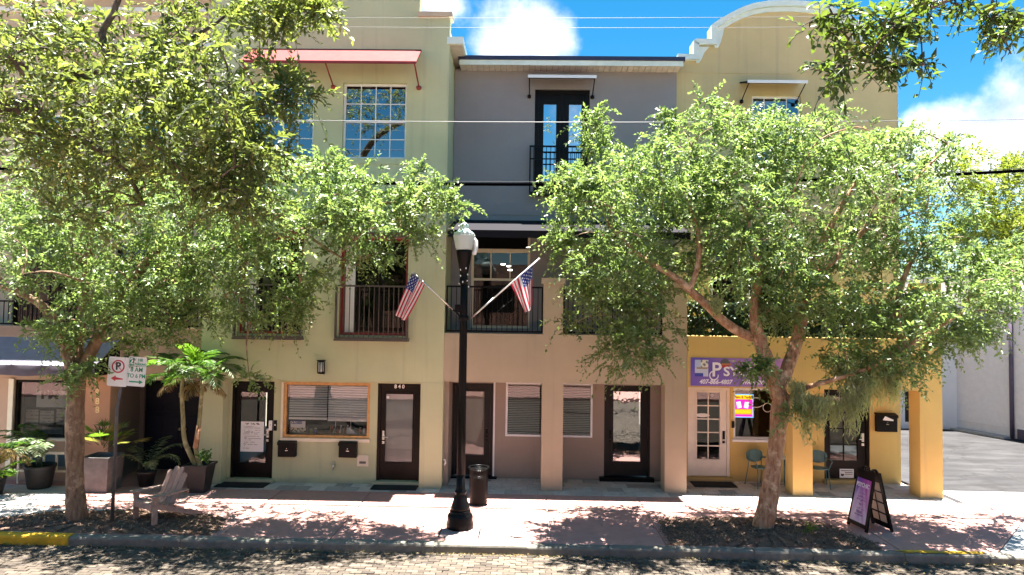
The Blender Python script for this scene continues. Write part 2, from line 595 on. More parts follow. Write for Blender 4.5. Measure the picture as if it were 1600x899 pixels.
class MB:
    def __init__(s):
        s.v, s.f, s.c = [], [], {}
        s.smooth = []

    def add(s, vs, fs, smooth=False):
        k = len(s.v)
        s.v += [tuple(p) for p in vs]
        for f in fs:
            s.f.append(tuple(i + k for i in f))
            s.smooth.append(smooth)
        return s

    def box(s, x0, x1, y0, y1, z0, z1):
        vs = [(x0, y0, z0), (x1, y0, z0), (x1, y1, z0), (x0, y1, z0), (x0, y0, z1), (x1, y0, z1), (x1, y1, z1), (x0, y1, z1)]
        return s.add(vs, [(0, 3, 2, 1), (4, 5, 6, 7), (0, 1, 5, 4), (1, 2, 6, 5), (2, 3, 7, 6), (3, 0, 4, 7)])

    def cbox(s, c, d):
        return s.box(c[0] - d[0] / 2, c[0] + d[0] / 2, c[1] - d[1] / 2, c[1] + d[1] / 2, c[2] - d[2] / 2, c[2] + d[2] / 2)

    def bar(s, a, b, wx, wy, up=(0, 0, 1)):
        """rectangular bar from a to b"""
        a, b = Vector(a), Vector(b)
        d = (b - a).normalized()
        u = Vector(up)
        if abs(d.dot(u)) > .98:
            u = Vector((0, 1, 0))
        x = d.cross(u).normalized()
        y = x.cross(d).normalized()
        vs = []
        for p in (a, b):
            for sx, sy in ((-1, -1), (1, -1), (1, 1), (-1, 1)):
                vs.append(p + x * sx * wx / 2 + y * sy * wy / 2)
        return s.add(vs, [(3, 2, 1, 0), (4, 5, 6, 7), (0, 1, 5, 4), (1, 2, 6, 5), (2, 3, 7, 6), (3, 0, 4, 7)])

    def prism(s, poly, y0, y1):
        """polygon in XZ extruded along Y"""
        n = len(poly)
        ar = sum(poly[i][0] * poly[(i + 1) % n][1] - poly[(i + 1) % n][0] * poly[i][1] for i in range(n))
        if ar < 0:
            poly = poly[::-1]
        vs = [(x, y0, z) for x, z in poly] + [(x, y1, z) for x, z in poly]
        fs = [tuple(range(n)), tuple(range(2 * n - 1, n - 1, -1))]
        fs += [((i + 1) % n, i, n + i, n + (i + 1) % n) for i in range(n)]
        return s.add(vs, fs)

    def prismx(s, poly, x0, x1):
        """polygon in YZ extruded along X"""
        n = len(poly)
        vs = [(x0, y, z) for y, z in poly] + [(x1, y, z) for y, z in poly]
        fs = [tuple(range(n)), tuple(range(2 * n - 1, n - 1, -1))]
        fs += [((i + 1) % n, i, n + i, n + (i + 1) % n) for i in range(n)]
        return s.add(vs, fs)

    def prismz(s, poly, z0, z1):
        n = len(poly)
        vs = [(x, y, z0) for x, y in poly] + [(x, y, z1) for x, y in poly]
        fs = [tuple(range(n - 1, -1, -1)), tuple(range(n, 2 * n))]
        fs += [(i, (i + 1) % n, n + (i + 1) % n, n + i) for i in range(n)]
        return s.add(vs, fs)

    def tube(s, pts, rad, n=8, caps=True):
        pts = [Vector(p) for p in pts]
        k = len(pts)
        if not hasattr(rad, '__len__'):
            rad = [rad] * k
        base = len(s.v)
        prev = None
        for i, p in enumerate(pts):
            d = (pts[min(i + 1, k - 1)] - pts[max(i - 1, 0)]).normalized()
            if prev is None:
                u = Vector((0, 0, 1)) if abs(d.z) < .9 else Vector((1, 0, 0))
                x = d.cross(u).normalized()
            else:
                x = (prev - d * prev.dot(d)).normalized()
            prev = x
            y = d.cross(x)
            for j in range(n):
                a = 2 * pi * j / n
                s.v.append(tuple(p + (x * cos(a) + y * sin(a)) * rad[i]))
        for i in range(k - 1):
            for j in range(n):
                a, b2 = base + i * n + j, base + i * n + (j + 1) % n
                s.f.append((a, b2, b2 + n, a + n))
                s.smooth.append(True)
        if caps:
            s.f.append(tuple(base + j for j in range(n - 1, -1, -1)))
            s.f.append(tuple(base + (k - 1) * n + j for j in range(n)))
            s.smooth += [False, False]
        return s

    def lathe(s, prof, c=(0, 0, 0), n=20, flute=0.0, smooth=True):
        """profile of (radius, z) turned about the vertical through c"""
        base = len(s.v)
        k = len(prof)
        for (r, z) in prof:
            for j in range(n):
                a = 2 * pi * j / n
                rr = r * (1 - (flute if j % 2 else 0))
                s.v.append((c[0] + rr * cos(a), c[1] + rr * sin(a), c[2] + z))
        for i in range(k - 1):
            for j in range(n):
                a, b2 = base + i * n + j, base + i * n + (j + 1) % n
                s.f.append((a, b2, b2 + n, a + n))
                s.smooth.append(smooth)
        s.f.append(tuple(base + j for j in range(n - 1, -1, -1)))
        s.f.append(tuple(base + (k - 1) * n + j for j in range(n)))
        s.smooth += [False, False]
        return s

    def wall(s, x0, x1, z0, z1, y0, y1, holes=()):
        """wall slab in XZ with rectangular openings (x0,x1,z0,z1); y0 is the street face"""
        xs = sorted({x0, x1, *[min(max(h[i], x0), x1) for h in holes for i in (0, 1)]})
        zs = sorted({z0, z1, *[min(max(h[i], z0), z1) for h in holes for i in (2, 3)]})

        def solid(i, j):
            if i < 0 or j < 0 or i >= len(xs) - 1 or j >= len(zs) - 1:
                return False
            cx, cz = (xs[i] + xs[i + 1]) / 2, (zs[j] + zs[j + 1]) / 2
            return not any(h[0] < cx < h[1] and h[2] < cz < h[3] for h in holes)
        for i in range(len(xs) - 1):
            for j in range(len(zs) - 1):
                if not solid(i, j):
                    continue
                a, b2, c, d = xs[i], xs[i + 1], zs[j], zs[j + 1]
                s.add([(a, y0, c), (b2, y0, c), (b2, y0, d), (a, y0, d)], [(0, 1, 2, 3)])
                s.add([(a, y1, c), (b2, y1, c), (b2, y1, d), (a, y1, d)], [(3, 2, 1, 0)])
                if not solid(i - 1, j):
                    s.add([(a, y0, c), (a, y0, d), (a, y1, d), (a, y1, c)], [(0, 1, 2, 3)])
                if not solid(i + 1, j):
                    s.add([(b2, y0, c), (b2, y1, c), (b2, y1, d), (b2, y0, d)], [(0, 1, 2, 3)])
                if not solid(i, j - 1):
                    s.add([(a, y0, c), (a, y1, c), (b2, y1, c), (b2, y0, c)], [(0, 1, 2, 3)])
                if not solid(i, j + 1):
                    s.add([(a, y0, d), (b2, y0, d), (b2, y1, d), (a, y1, d)], [(0, 1, 2, 3)])
        return s

    def mesh(s, name, m, off=None):
        me = bpy.data.meshes.new(name)
        v = s.v if off is None else [(p[0] - off.x, p[1] - off.y, p[2] - off.z) for p in s.v]
        me.from_pydata(v, [], s.f)
        me.polygons.foreach_set('use_smooth', s.smooth)
        if isinstance(m, str):
            m = MATS[m]
        me.materials.append(m)
        me.update()
        return me

    def build(s, name, m, parent=None, local=False, bevel=0):
        off = None if local else wpos(parent)
        o = bpy.data.objects.new(name, s.mesh(name, m, off))
        COL.objects.link(o)
        if parent is not None:
            o.parent = parent
            POS[o.name] = wpos(parent)
        if bevel:
            bv = o.modifiers.new('bevel', 'BEVEL')
            bv.width = bevel
            bv.segments = 2
            bv.limit_method = 'ANGLE'
        return o


def inst(name, me, loc, parent=None, rot=(0, 0, 0), scale=(1, 1, 1)):
    o = bpy.data.objects.new(name, me)
    COL.objects.link(o)
    o.location = Vector(loc) - wpos(parent)
    o.rotation_euler = rot
    o.scale = scale
    if parent is not None:
        o.parent = parent
    POS[o.name] = Vector(loc)
    return o


def box(name, x0, x1, y0, y1, z0, z1, m, parent=None, bevel=0):
    return MB().box(x0, x1, y0, y1, z0, z1).build(name, m, parent, bevel=bevel)


def write(name, body, x, y, z, size, m, parent=None, rot=(pi / 2, 0, 0), shear=0.0, sx=1.0, align='CENTER', ext=.002, bold=0.0, local=False):
    cu = bpy.data.curves.new(name, 'FONT')
    cu.body = body
    cu.size = size
    cu.align_x = align
    cu.align_y = 'CENTER'
    cu.extrude = ext
    cu.shear = shear
    cu.offset = bold
    cu.resolution_u = 3
    tmp = bpy.data.objects.new(name, cu)
    me = bpy.data.meshes.new_from_object(tmp)
    bpy.data.objects.remove(tmp)
    bpy.data.curves.remove(cu)
    me.materials.clear()
    me.materials.append(MATS[m])
    o = bpy.data.objects.new(name, me)
    COL.objects.link(o)
    o.location = Vector((x, y, z)) - (Vector((0, 0, 0)) if local else wpos(parent))
    o.rotation_euler = rot
    o.scale = (sx, 1, 1)
    if parent is not None:
        o.parent = parent
    return o


def printed(name, grid, fn, m, parent=None, nx=20, ny=20, local=False):
    """sheet of nx by ny faces; grid(u,v)->point, fn(u,v)->colour of the face"""
    vs = [grid(i / nx, j / ny) for j in range(ny + 1) for i in range(nx + 1)]
    fs = [(j * (nx + 1) + i, j * (nx + 1) + i + 1, (j + 1) * (nx + 1) + i + 1, (j + 1) * (nx + 1) + i) for j in range(ny) for i in range(nx)]
    off = Vector((0, 0, 0)) if local else wpos(parent)
    me = bpy.data.meshes.new(name)
    me.from_pydata([tuple(Vector(p) - off) for p in vs], [], fs)
    me.materials.append(MATS[m])
    at_ = me.attributes.new('print', 'FLOAT_COLOR', 'FACE')
    cols = []
    for j in range(ny):
        for i in range(nx):
            c = fn((i + .5) / nx, (j + .5) / ny)
            cols += [c[0], c[1], c[2], 1.0]
    at_.data.foreach_set('color', cols)
    me.polygons.foreach_set('use_smooth', [True] * len(fs))
    o = bpy.data.objects.new(name, me)
    COL.objects.link(o)
    if parent is not None:
        o.parent = parent
    return o
# ------------------------------------------------------------------ ground, street, pavement
FY = 16.1          # plane of the pier fronts
g = MB()
g.add([(-600, -600, -.36), (600, -600, -.36), (600, 900, -.36), (-600, 900, -.36)], [(0, 1, 2, 3)])
tag(g.build('ground', 'ground_dust'), kind='structure')
street = box('street', -70, 70, -.2, 12.27, -.34, -.172, 'road_sheet')
tag(street, kind='structure')

brick_v = [(-.096, -.046, -.05), (.096, -.046, -.05), (.096, .046, -.05), (-.096, .046, -.05),
           (-.096, -.046, -.006), (.096, -.046, -.006), (.096, .046, -.006), (-.096, .046, -.006),
           (-.089, -.039, 0), (.089, -.039, 0), (.089, .039, 0), (-.089, .039, 0)]
brick_f = [(0, 1, 5, 4), (1, 2, 6, 5), (2, 3, 7, 6), (3, 0, 4, 7), (4, 5, 9, 8), (5, 6, 10, 9), (6, 7, 11, 10), (7, 4, 8, 11), (8, 9, 10, 11)]
bm_ = bpy.data.meshes.new('brick')
bm_.from_pydata(brick_v, [], brick_f)
bm_.materials.append(MATS['brick_one'])
bricks = []
row = 0
y = 12.20
while y > 9.2:
    x = -14 + (.1 if row % 2 else 0)
    while x < 14:
        bricks.append((x + rng.normal(0, .002), y + rng.normal(0, .002), -.15 + rng.normal(0, .004), rng.normal(0, .012)))
        x += .2
    y -= .1
    row += 1


def in_view(x, y, z):
    v = CM.transposed() @ (Vector((x, y, z)) - EYE)
    px, py = 800 + 1067 * v.x / -v.z, 449.5 - 1067 * v.y / -v.z
    return -5 < px < 1605 and -5 < py < 903


vis = sorted([b for b in bricks if in_view(*b[:3])], key=lambda b: b[1])
near = set(vis[:300])
for b_ in vis[:300]:
    inst('brick', bm_, b_[:3], street, (rng.normal(0, .01), rng.normal(0, .006), b_[3]))
bv = np.array(brick_v)
VV, FF, RN = [], [], []
for b_ in bricks:
    if b_ in near:
        continue
    k = len(VV)
    c, s_ = cos(b_[3]), sin(b_[3])
    tl = rng.normal(0, .02)
    for p in bv:
        VV.append((b_[0] + p[0] * c - p[1] * s_, b_[1] + p[0] * s_ + p[1] * c, b_[2] + p[2] + p[0] * tl))
    FF += [tuple(i + k for i in f) for f in brick_f]
    RN += [rng.random()] * len(brick_f)
me = bpy.data.meshes.new('brick_paving')
me.from_pydata(VV, [], FF)
a_ = me.attributes.new('rnd', 'FLOAT', 'FACE')
a_.data.foreach_set('value', RN)
me.materials.append(MATS['brick_many'])
o = bpy.data.objects.new('brick_paving', me)
COL.objects.link(o)
o.parent = street
tag(o, kind='stuff')

# kerb: stones between joints
kerb = box('kerb', -40, 40, 12.285, 12.44, -.34, -.03, 'kerb_stone')
tag(kerb, kind='structure')
kx = [-14, -11.3, -8.13, -6.1, -3.55, -1.55, .1, 1.55, 2.72, 4.1, 5.12, 6.72, 8.2, 9.8, 12, 14]
for i in range(len(kx) - 1):
    a, c = kx[i] + .006, kx[i + 1] - .006
    dz = rng.normal(0, .004)
    prof = [(12.272, -.33), (12.266, -.04 + dz), (12.275, -.012 + dz), (12.30, .0 + dz), (12.448, .004 + dz), (12.45, -.33)]
    m = MB().prismx(prof[::-1], a, c)
    o = m.build('kerb_stone', 'kerb_yellow' if c < -8 else 'kerb_stone', kerb)
    if c < -8:
        tag(o, 'kerb stone painted yellow')
# worn yellow paint on top of the kerb by the driveway
pm = MB()
for k in range(70):
    x = 6.75 + 1.4 * rng.random()
    y = 12.30 + .13 * rng.random()
    wd, hg = .03 + .12 * rng.random(), .01 + .035 * rng.random()
    ang = rng.normal(0, .3)
    pts = []
    for q in range(6):
        t_ = 2 * pi * q / 6
        rr = 1 + .3 * rng.normal()
        ex, ey = wd * rr * cos(t_), hg * rr * sin(t_)
        pts.append((x + ex * cos(ang) - ey * sin(ang), min(12.446, max(12.302, y + ex * sin(ang) + ey * cos(ang))), .0215 + .0002 * k / 70))
    pm.add(pts, [(0, 1, 2, 3, 4, 5)])
pm.build('paint_patch', 'kerb_yellow', kerb)

# pavement slabs
pave = box('pavement', -40, 40, 12.455, 15.76, -.33, -.03, 'slab_pale')
tag(pave, kind='structure')
jx = [-16.1, -14, -12.1, -10.05, -7.85, -5.5, -3.46, -1.40, .53, 2.6, 4.68, 6.75]


def slab(poly, m, name='slab'):
    n = len(poly)
    cx, cy = sum(p[0] for p in poly) / n, sum(p[1] for p in poly) / n
    top = [(cx + (p[0] - cx) * (1 - .008 / max(.3, abs(p[0] - cx))), cy + (p[1] - cy) * (1 - .008 / max(.3, abs(p[1] - cy)))) for p in poly]
    dz = rng.normal(0, .0012)
    vs = [(x, y, -.05) for x, y in poly] + [(x, y, -.006 + dz) for x, y in poly] + [(x, y, dz) for x, y in top]
    fs = [tuple(range(2 * n, 3 * n))]
    for r_ in (0, 1):
        fs += [(r_ * n + i, r_ * n + (i + 1) % n, (r_ + 1) * n + (i + 1) % n, (r_ + 1) * n + i) for i in range(n)]
    return MB().add(vs, fs).build(name, m, pave)


for i in range(len(jx) - 1):
    a, c = jx[i] + .007, jx[i + 1] - .007
    pale = c < -5.6
    for (y0, y1) in ((12.462, 13.99), (14.0, 15.752)) if pale else ((12.462, 15.752),):
        slab([(a, y0), (c, y0), (c, y1), (a, y1)], 'slab_pale' if (pale and y0 < 13.99 and c < -7) or (pale and c < -9) else 'slab_pink')
slab([(6.757, 12.462), (8.46, 12.462), (11.55, 15.752), (6.757, 15.752)], 'slab_pink')
slab([(8.485, 12.462), (16, 12.462), (16, 15.752), (11.575, 15.752)], 'concrete_blue', 'driveway_slab')
# utility cover in front of the lamp
cv = thing('utility_cover', 'rectangular mauve access cover set in the pavement in front of the street lamp', 'access cover', (-1.15, 12.93, 0))
box('gap', -1.545, -.775, 12.66, 13.2, .0032, .0042, 'cover_gap', cv)
box('cover_plate', -1.515, -.805, 12.66, 13.19, .0046, .0072, 'cover_mauve', cv)

# porch pavers
porch = box('porch_paving', -16, 9.9, 15.775, 17.5, -.33, -.028, 'soil')
tag(porch, kind='structure')
pv = bpy.data.meshes.new('paver')
h_, q_ = .186, .178
pv.from_pydata([(-h_, -h_, -.05), (h_, -h_, -.05), (h_, h_, -.05), (-h_, h_, -.05), (-h_, -h_, -.006), (h_, -h_, -.006), (h_, h_, -.006), (-h_, h_, -.006),
                (-q_, -q_, 0), (q_, -q_, 0), (q_, q_, 0), (-q_, q_, 0)], [], brick_f)
pv.materials.append(MATS['paver_grey'])
for r_ in range(5):
    yy = 15.965 + .378 * r_
    x = -10.8 + .14 * (r_ % 3)
    while x < 9.75:
        skip = (x < -7.6) or (-7.5 < x < -1.95 and yy > 16.6)
        if not skip:
            inst('paver', pv, (x, yy, .002 + rng.normal(0, .0018)), porch, (rng.normal(0, .004), rng.normal(0, .004), rng.normal(0, .006)))
        x += .378
slab_m = MB().box(-16, -7.64, 15.78, 17.6, -.05, .001)
slab_m.build('entry_slab', 'slab_pink', porch)

# alley
alley = MB()
nx_, ny_ = 30, 40
for j in range(ny_ + 1):
    for i in range(nx_ + 1):
        X, Y = 9.72 + (30 - 9.72) * i / nx_, 15.76 + (60 - 15.76) * (j / ny_) ** 1.5
        alley.v.append((X, Y, -.004 + .012 * sin(X * 1.3 + Y * .6) * min(1, (Y - 15.76) / 3)))
for j in range(ny_):
    for i in range(nx_):
        k = j * (nx_ + 1) + i
        alley.f.append((k, k + 1, k + nx_ + 2, k + nx_ + 1))
        alley.smooth.append(True)
tag(alley.build('alley', 'lot_asphalt'), kind='structure')
ap = box('driveway_apron', 9.95, 16, 15.77, 16.8, -.05, .011, 'concrete_blue')
tag(ap, kind='structure')


# ------------------------------------------------------------------ building pieces
def ring(mb, x0, x1, z0, z1, w_, y0, y1):
    mb.box(x0, x1, y0, y1, z1 - w_, z1)
    mb.box(x0, x1, y0, y1, z0, z0 + w_)
    mb.box(x0, x0 + w_, y0 + .001, y1 - .001, z0 + w_, z1 - w_)
    mb.box(x1 - w_, x1, y0 + .001, y1 - .001, z0 + w_, z1 - w_)


def window(parent, r, y, cols=4, rows=4, m='white_trim', glass='glass_sky', fw=.05, meet=True, name='window', mun=.022, sill=None, uneven=None):
    x0, x1, z0, z1 = r
    f = MB()
    ring(f, x0, x1, z0, z1, fw, y, y + .08)
    zm = (z0 + z1) / 2
    if meet:
        f.box(x0 + fw, x1 - fw, y - .006, y + .05, zm - .028, zm + .028)
    wn = f.build(name, m, parent)
    xs = uneven or [x0 + fw + (x1 - x0 - 2 * fw) * i / cols for i in range(cols + 1)]
    zs = [z0 + fw + (z1 - z0 - 2 * fw) * j / rows for j in range(rows + 1)]
    mu = MB()
    for i in range(1, len(xs) - 1):
        mu.box(xs[i] - mun / 2, xs[i] + mun / 2, y + .018, y + .044, z0 + fw, z1 - fw)
    for j in range(1, rows):
        if not (meet and j * 2 == rows):
            mu.box(x0 + fw, x1 - fw, y + .014, y + .042, zs[j] - mun / 2, zs[j] + mun / 2)
    if mu.v:
        mu.build('muntin', m, wn)
    for i in range(len(xs) - 1):
        for j in range(rows):
            p_ = MB().add([(xs[i], y + .03, zs[j]), (xs[i + 1], y + .03, zs[j]), (xs[i + 1], y + .03, zs[j + 1]), (xs[i], y + .03, zs[j + 1])], [(0, 1, 2, 3)])
            p_.build('pane', glass, wn)
    if sill:
        box('sill', x0 - .05, x1 + .05, y - sill, y + .07, z0 - .07, z0 - .003, m, wn)
    return wn


def door(parent, r, y, m, gl, glass='glass_dark', cols=1, rows=1, handle='silver', hside=-1, frame=.07, name='door', fm=None, lever=True):
    """r: outer frame; gl: glazed rectangle; both x0,x1,z0,z1"""
    x0, x1, z0, z1 = r
    fr = MB()
    fr.box(x0, x0 + frame, y, y + .12, z0, z1)
    fr.box(x1 - frame, x1, y, y + .12, z0, z1)
    fr.box(x0 + frame, x1 - frame, y + .001, y + .119, z1 - frame, z1)
    fr.build('door_frame', fm or m, parent)
    d = MB()
    dx0, dx1, dz1 = x0 + frame + .004, x1 - frame - .004, z1 - frame - .004
    d.wall(dx0, dx1, z0 + .006, dz1, y + .035, y + .08, [gl])
    # raised moulding round the glass
    ring(d, gl[0] - .035, gl[1] + .035, gl[2] - .035, gl[3] + .035, .033, y + .018, y + .034)
    dd = d.build(name, m, parent)
    cw, rh = (gl[1] - gl[0]) / cols, (gl[3] - gl[2]) / rows
    bars = MB()
    for i in range(1, cols):
        bars.box(gl[0] + cw * i - .014, gl[0] + cw * i + .014, y + .034, y + .06, gl[2], gl[3])
    for j in range(1, rows):
        bars.box(gl[0], gl[1], y + .036, y + .058, gl[2] + rh * j - .014, gl[2] + rh * j + .014)
    if bars.v:
        bars.build('glazing_bar', m, dd)
    for i in range(cols):
        for j in range(rows):
            a, c = gl[0] + cw * i, gl[2] + rh * j
            MB().add([(a, y + .05, c), (a + cw, y + .05, c), (a + cw, y + .05, c + rh), (a, y + .05, c + rh)], [(0, 1, 2, 3)]).build('pane', glass, dd)
    hx = dx0 + .075 if hside < 0 else dx1 - .075
    hz = z0 + (dz1 - z0) * .44
    h = MB()
    h.box(hx - .028, hx + .028, y + .008, y + .035, hz - .02, hz + .19)
    h.lathe([(.012, 0), (.012, .03)], (hx, y - .012, hz + .03), 8)
    if lever:
        h.bar((hx, y - .02, hz + .045), (hx - hside * .11, y - .02, hz + .045), .018, .018)
    h.box(hx - .03, hx + .03, y + .01, y + .034, hz - .12, hz - .06)
    h.build('handle', handle, dd)
    return dd


def railing(parent, x0, x1, y, z0, z1, m='rail_grey', step=.11, deep=0.0, mid=None, name='balcony_railing', bw=.016):
    f = MB()
    f.box(x0, x1, y - .02, y + .02, z1 - .04, z1)
    f.box(x0, x1, y - .018, y + .018, z0 + .02, z0 + .06)
    if mid:
        f.box(x0 + .02, x1 - .02, y - .012, y + .012, mid - .016, mid + .016)
    for x in (x0, x1 - .035):
        f.box(x, x + .035, y - .017, y + .017, z0 + .06, z1 - .04)
    if deep:
        for x in (x0, x1 - .03):
            f.box(x + .002, x + .028, y + .02, y + deep, z1 - .038, z1 - .003)
            f.box(x + .002, x + .028, y + .02, y + deep, z0 + .024, z0 + .056)
    r_ = f.build(name, m, parent)
    n = max(2, int(round((x1 - x0) / step)))
    me_ = MB().box(-bw / 2, bw / 2, -bw / 2, bw / 2, 0, 1).mesh('baluster', m)
    for i in range(1, n):
        inst('baluster', me_, (x0 + (x1 - x0) * i / n, y, z0 + .058), r_, (0, 0, 0), (1, 1, z1 - z0 - .096))
    if deep:
        for x in (x0 + .015, x1 - .015):
            for k in range(1, 3):
                inst('baluster', me_, (x, y + deep * k / 3, z0 + .055), r_, (0, 0, 0), (1, 1, z1 - z0 - .09))
    return r_


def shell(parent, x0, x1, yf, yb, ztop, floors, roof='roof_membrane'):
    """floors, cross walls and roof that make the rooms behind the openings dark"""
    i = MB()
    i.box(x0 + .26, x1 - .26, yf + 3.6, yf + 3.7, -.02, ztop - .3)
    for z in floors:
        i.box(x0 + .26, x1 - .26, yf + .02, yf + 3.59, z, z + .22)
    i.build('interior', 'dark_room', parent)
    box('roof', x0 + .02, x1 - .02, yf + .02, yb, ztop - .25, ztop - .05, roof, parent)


# ------------------------------------------------------------------ green townhouse
GX0, GX1 = -7.66, -1.892
SY = 16.43
green = thing('green_townhouse', 'pale green three-storey townhouse with red awning and twin narrow balconies', 'townhouse', (-4.8, FY, 0))
wA = rect((394, 131, 492, 247), FY + .1)
wB = rect((537, 132, 636, 249), FY + .1)
z_b = (rect((365, 447, 477, 525), FY)[2] + rect((525, 447, 640, 528), FY)[2]) / 2 + .05
dA = (at(374, 450, FY)[0], at(473, 450, FY)[0], z_b, at(580, 372, FY)[1])
dB = (at(531, 450, FY)[0], at(637, 450, FY)[0], z_b, at(580, 372, FY)[1])
lint = 2.47
up = MB().wall(GX0, GX1, lint, 12.5, FY, FY + .26, [wA, wB, dA, dB, (at(656, 10, FY)[0], GX1 + 1, at(680, 26, FY)[1], 13)])
up.build('wall', 'sage', green)
sw = MB()
sw.box(GX1 - .26, GX1 - .003, FY + .262, 28, 2.3, 10.95)
sw.box(GX0 + .003, GX0 + .26, FY + .262, 28, 2.3, 12.4)
sw.build('side_wall', 'sage', green)
pl = MB()
pl.box(GX0, at(345, 740, FY)[0], FY, FY + .30, 0, lint - .002)
pl.build('pier', 'sage', green)
pl = MB()
pl.box(at(654.5, 760, FY)[0], GX1, FY, FY + .30, 0, lint - .002)
pl.build('pier', 'sage', green)
sw_ = rect((443, 595, 578, 685), SY)
d1 = rect((361, 592, 427, 747), SY)
d2 = rect((589, 596, 656, 749), SY)
d1 = (d1[0], d1[1], .09, 2.40)
d2 = (d2[0], d2[1], .09, 2.40)
sw_ = (sw_[0], sw_[1], sw_[2], 2.40)
MB().wall(GX0 + .01, GX1 - .01, -.02, 2.62, SY, SY + .22, [sw_, (d1[0], d1[1], -.1, d1[3]), (d2[0], d2[1], -.1, d2[3])]).build('storefront_wall', 'sage', green)
MB().box(GX0 + .27, GX1 - .27, FY + .265, SY - .003, lint + .02, lint + .2).build('recess_soffit', 'sage', green)
st = MB()
st.box(d1[0] - .1, d1[1] + .06, SY - .12, SY + .2, 0, .085)
st.build('door_step', 'sage', green)
st = MB()
st.box(d2[0] - .06, d2[1] + .06, SY - .12, SY + .2, 0, .085)
st.build('door_step', 'sage', green)
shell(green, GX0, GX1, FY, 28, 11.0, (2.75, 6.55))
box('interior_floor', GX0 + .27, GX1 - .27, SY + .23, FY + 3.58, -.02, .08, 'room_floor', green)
cp = MB()
capz = at(680, 20, FY)[1]
cp.box(at(655, 25, FY)[0] - .02, GX1 + .06, FY - .07, FY + .33, capz - .12, capz)
cp.build('parapet_cap', 'tan_render', green)
ev = MB()
ex0, ez1 = at(697, 57, FY)[0], at(710, 58, FY)[1]
ev.box(GX1 - .06, GX1 + .33, FY - .02, 22, ez1 - .17, ez1)
ev.build('side_eave', 'mint', green)
box('eave_soffit', GX1 - .02, GX1 + .29, FY + .04, 21.9, ez1 - .185, ez1 - .172, 'soffit', green)
# joints struck in the render
jt = MB()
zj = at(600, 250, FY)[1] - .16
jt.box(wB[0] - .12, wB[1] + .12, FY - .022, FY + .05, wB[2] - .14, wB[2] - .004)
jt.box(wA[0] - .12, wA[1] + .12, FY - .022, FY + .05, wA[2] - .14, wA[2] - .004)
jt.build('window_sill', 'sage', green)
window(green, wA, FY + .1, 4, 4)
window(green, wB, FY + .1, 4, 4)


def awning_fabric(parent, x0, x1, ywall, ztop, yout, zout, m, val=.0, arms='red_frame', zarm=None, name='awning', scallop=False):
    a = MB()
    t_ = .012
    a.prismx([(ywall, ztop), (yout, zout), (yout, zout - .02), (ywall, ztop - .02)][::-1], x0, x1)
    if val:
        a.box(x0, x1, yout - .006, yout + .004, zout - .02 - val, zout - .021)
    for xx in (x0 - .004, x1 - .002):
        a.add([(xx, ywall, ztop), (xx, yout, zout), (xx, yout, zout - .03 - val), (xx, ywall, zout - .03 - val * .6)], [(0, 1, 2, 3), (3, 2, 1, 0)] if False else [(0, 1, 2, 3)])
    aw = a.build(name, m, parent)
    if zarm is not None:
        for xx in (x0 + .05, x1 - .05):
            r_ = MB().tube([(xx, ywall, zarm), (xx, yout + .03, zout - .03)], .018, 6)
            r_.lathe([(.02, -.05), (.055, -.03), (.055, .03), (.02, .05)], (xx, ywall - .03, zarm), 8)
            r_.build('arm', arms, aw)
    return aw


rz1 = at(510, 76.5, FY)[1]
rzo = at(510, 96, 15.35)[1]
rx0, rx1 = at(373, 97, 15.35)[0], at(650, 97, 15.35)[0]
ra = MB()
ra.prismx([(FY, rz1), (15.35, rzo), (15.35, rzo - .035), (FY, rz1 - .035)][::-1], rx0, rx1)
raw = ra.build('awning', 'red_fabric', green)
for xx in (rx0 + .06, (rx0 + rx1) / 2 - .05, rx1 - .04):
    m = MB().tube([(xx, FY - .01, rzo - .35), (xx, 15.37, rzo - .02)], .018, 6)
    m.lathe([(.02, -.05), (.06, -.03), (.06, .03), (.02, .05)], (xx, FY - .04, rzo - .36), 8)
    m.build('arm', 'red_frame', raw)
fb = MB()
fb.box(rx0, rx1, 15.335, 15.349, rzo - .05, rzo + .012)
fb.build('front_bar', 'red_frame', raw)
for k in range(2):
    d_ = (dA, dB)[k]
    # french window set in a red frame, doors standing open inwards
    f = MB()
    ring(f, d_[0], d_[1], d_[2], d_[3], .06, FY + .09, FY + .2)
    xm = (d_[0] + d_[1]) / 2
    fw_ = f.build('french_window', 'red_frame', green)
    box('curtain', d_[0] + .07, d_[0] + .30, FY + .24, FY + .28, d_[2] + .06, d_[3] - .06, 'blind_white', fw_)
    lf = MB()
    ring(lf, d_[0] + .34, xm + .04, d_[2] + .1, d_[3] - .3, .09, FY + .3, FY + .34)
    ring(lf, xm + .06, d_[1] - .08, d_[2] + .1, d_[3] - .3, .09, FY + .301, FY + .341)
    lf.box(d_[0] + .34, d_[1] - .08, FY + .302, FY + .338, d_[2] + 1.0, d_[2] + 1.05)
    lf.build('leaf_frame', 'door_black', fw_)
    MB().add([(d_[0] + .06, FY + .32, d_[2] + .06), (d_[1] - .06, FY + .32, d_[2] + .06), (d_[1] - .06, FY + .32, d_[3] - .06), (d_[0] + .06, FY + .32, d_[3] - .06)],
             [(0, 1, 2, 3)]).build('pane', 'glass_dark', fw_)
    sh_ = MB()
    sh_.prismx([(FY, d_[3] + .14), (FY - .26, d_[3] - .02), (FY - .26, d_[3] - .05), (FY, d_[3] + .1)][::-1], d_[0] - .02, d_[1] + .06)
    sh_.build('window_hood', 'dull_red', green)
    railing(green, d_[0] - .06, d_[1] + .05, FY - .16, z_b - .10, at(580, 446, FY - .16)[1], 'bronze_metal', .115, .16)
    sl_ = MB().box(d_[0] - .07, d_[1] + .06, FY - .19, FY - .002, z_b - .13, z_b - .085)
    sl_.build('balcony_sill', 'bronze_metal', green)
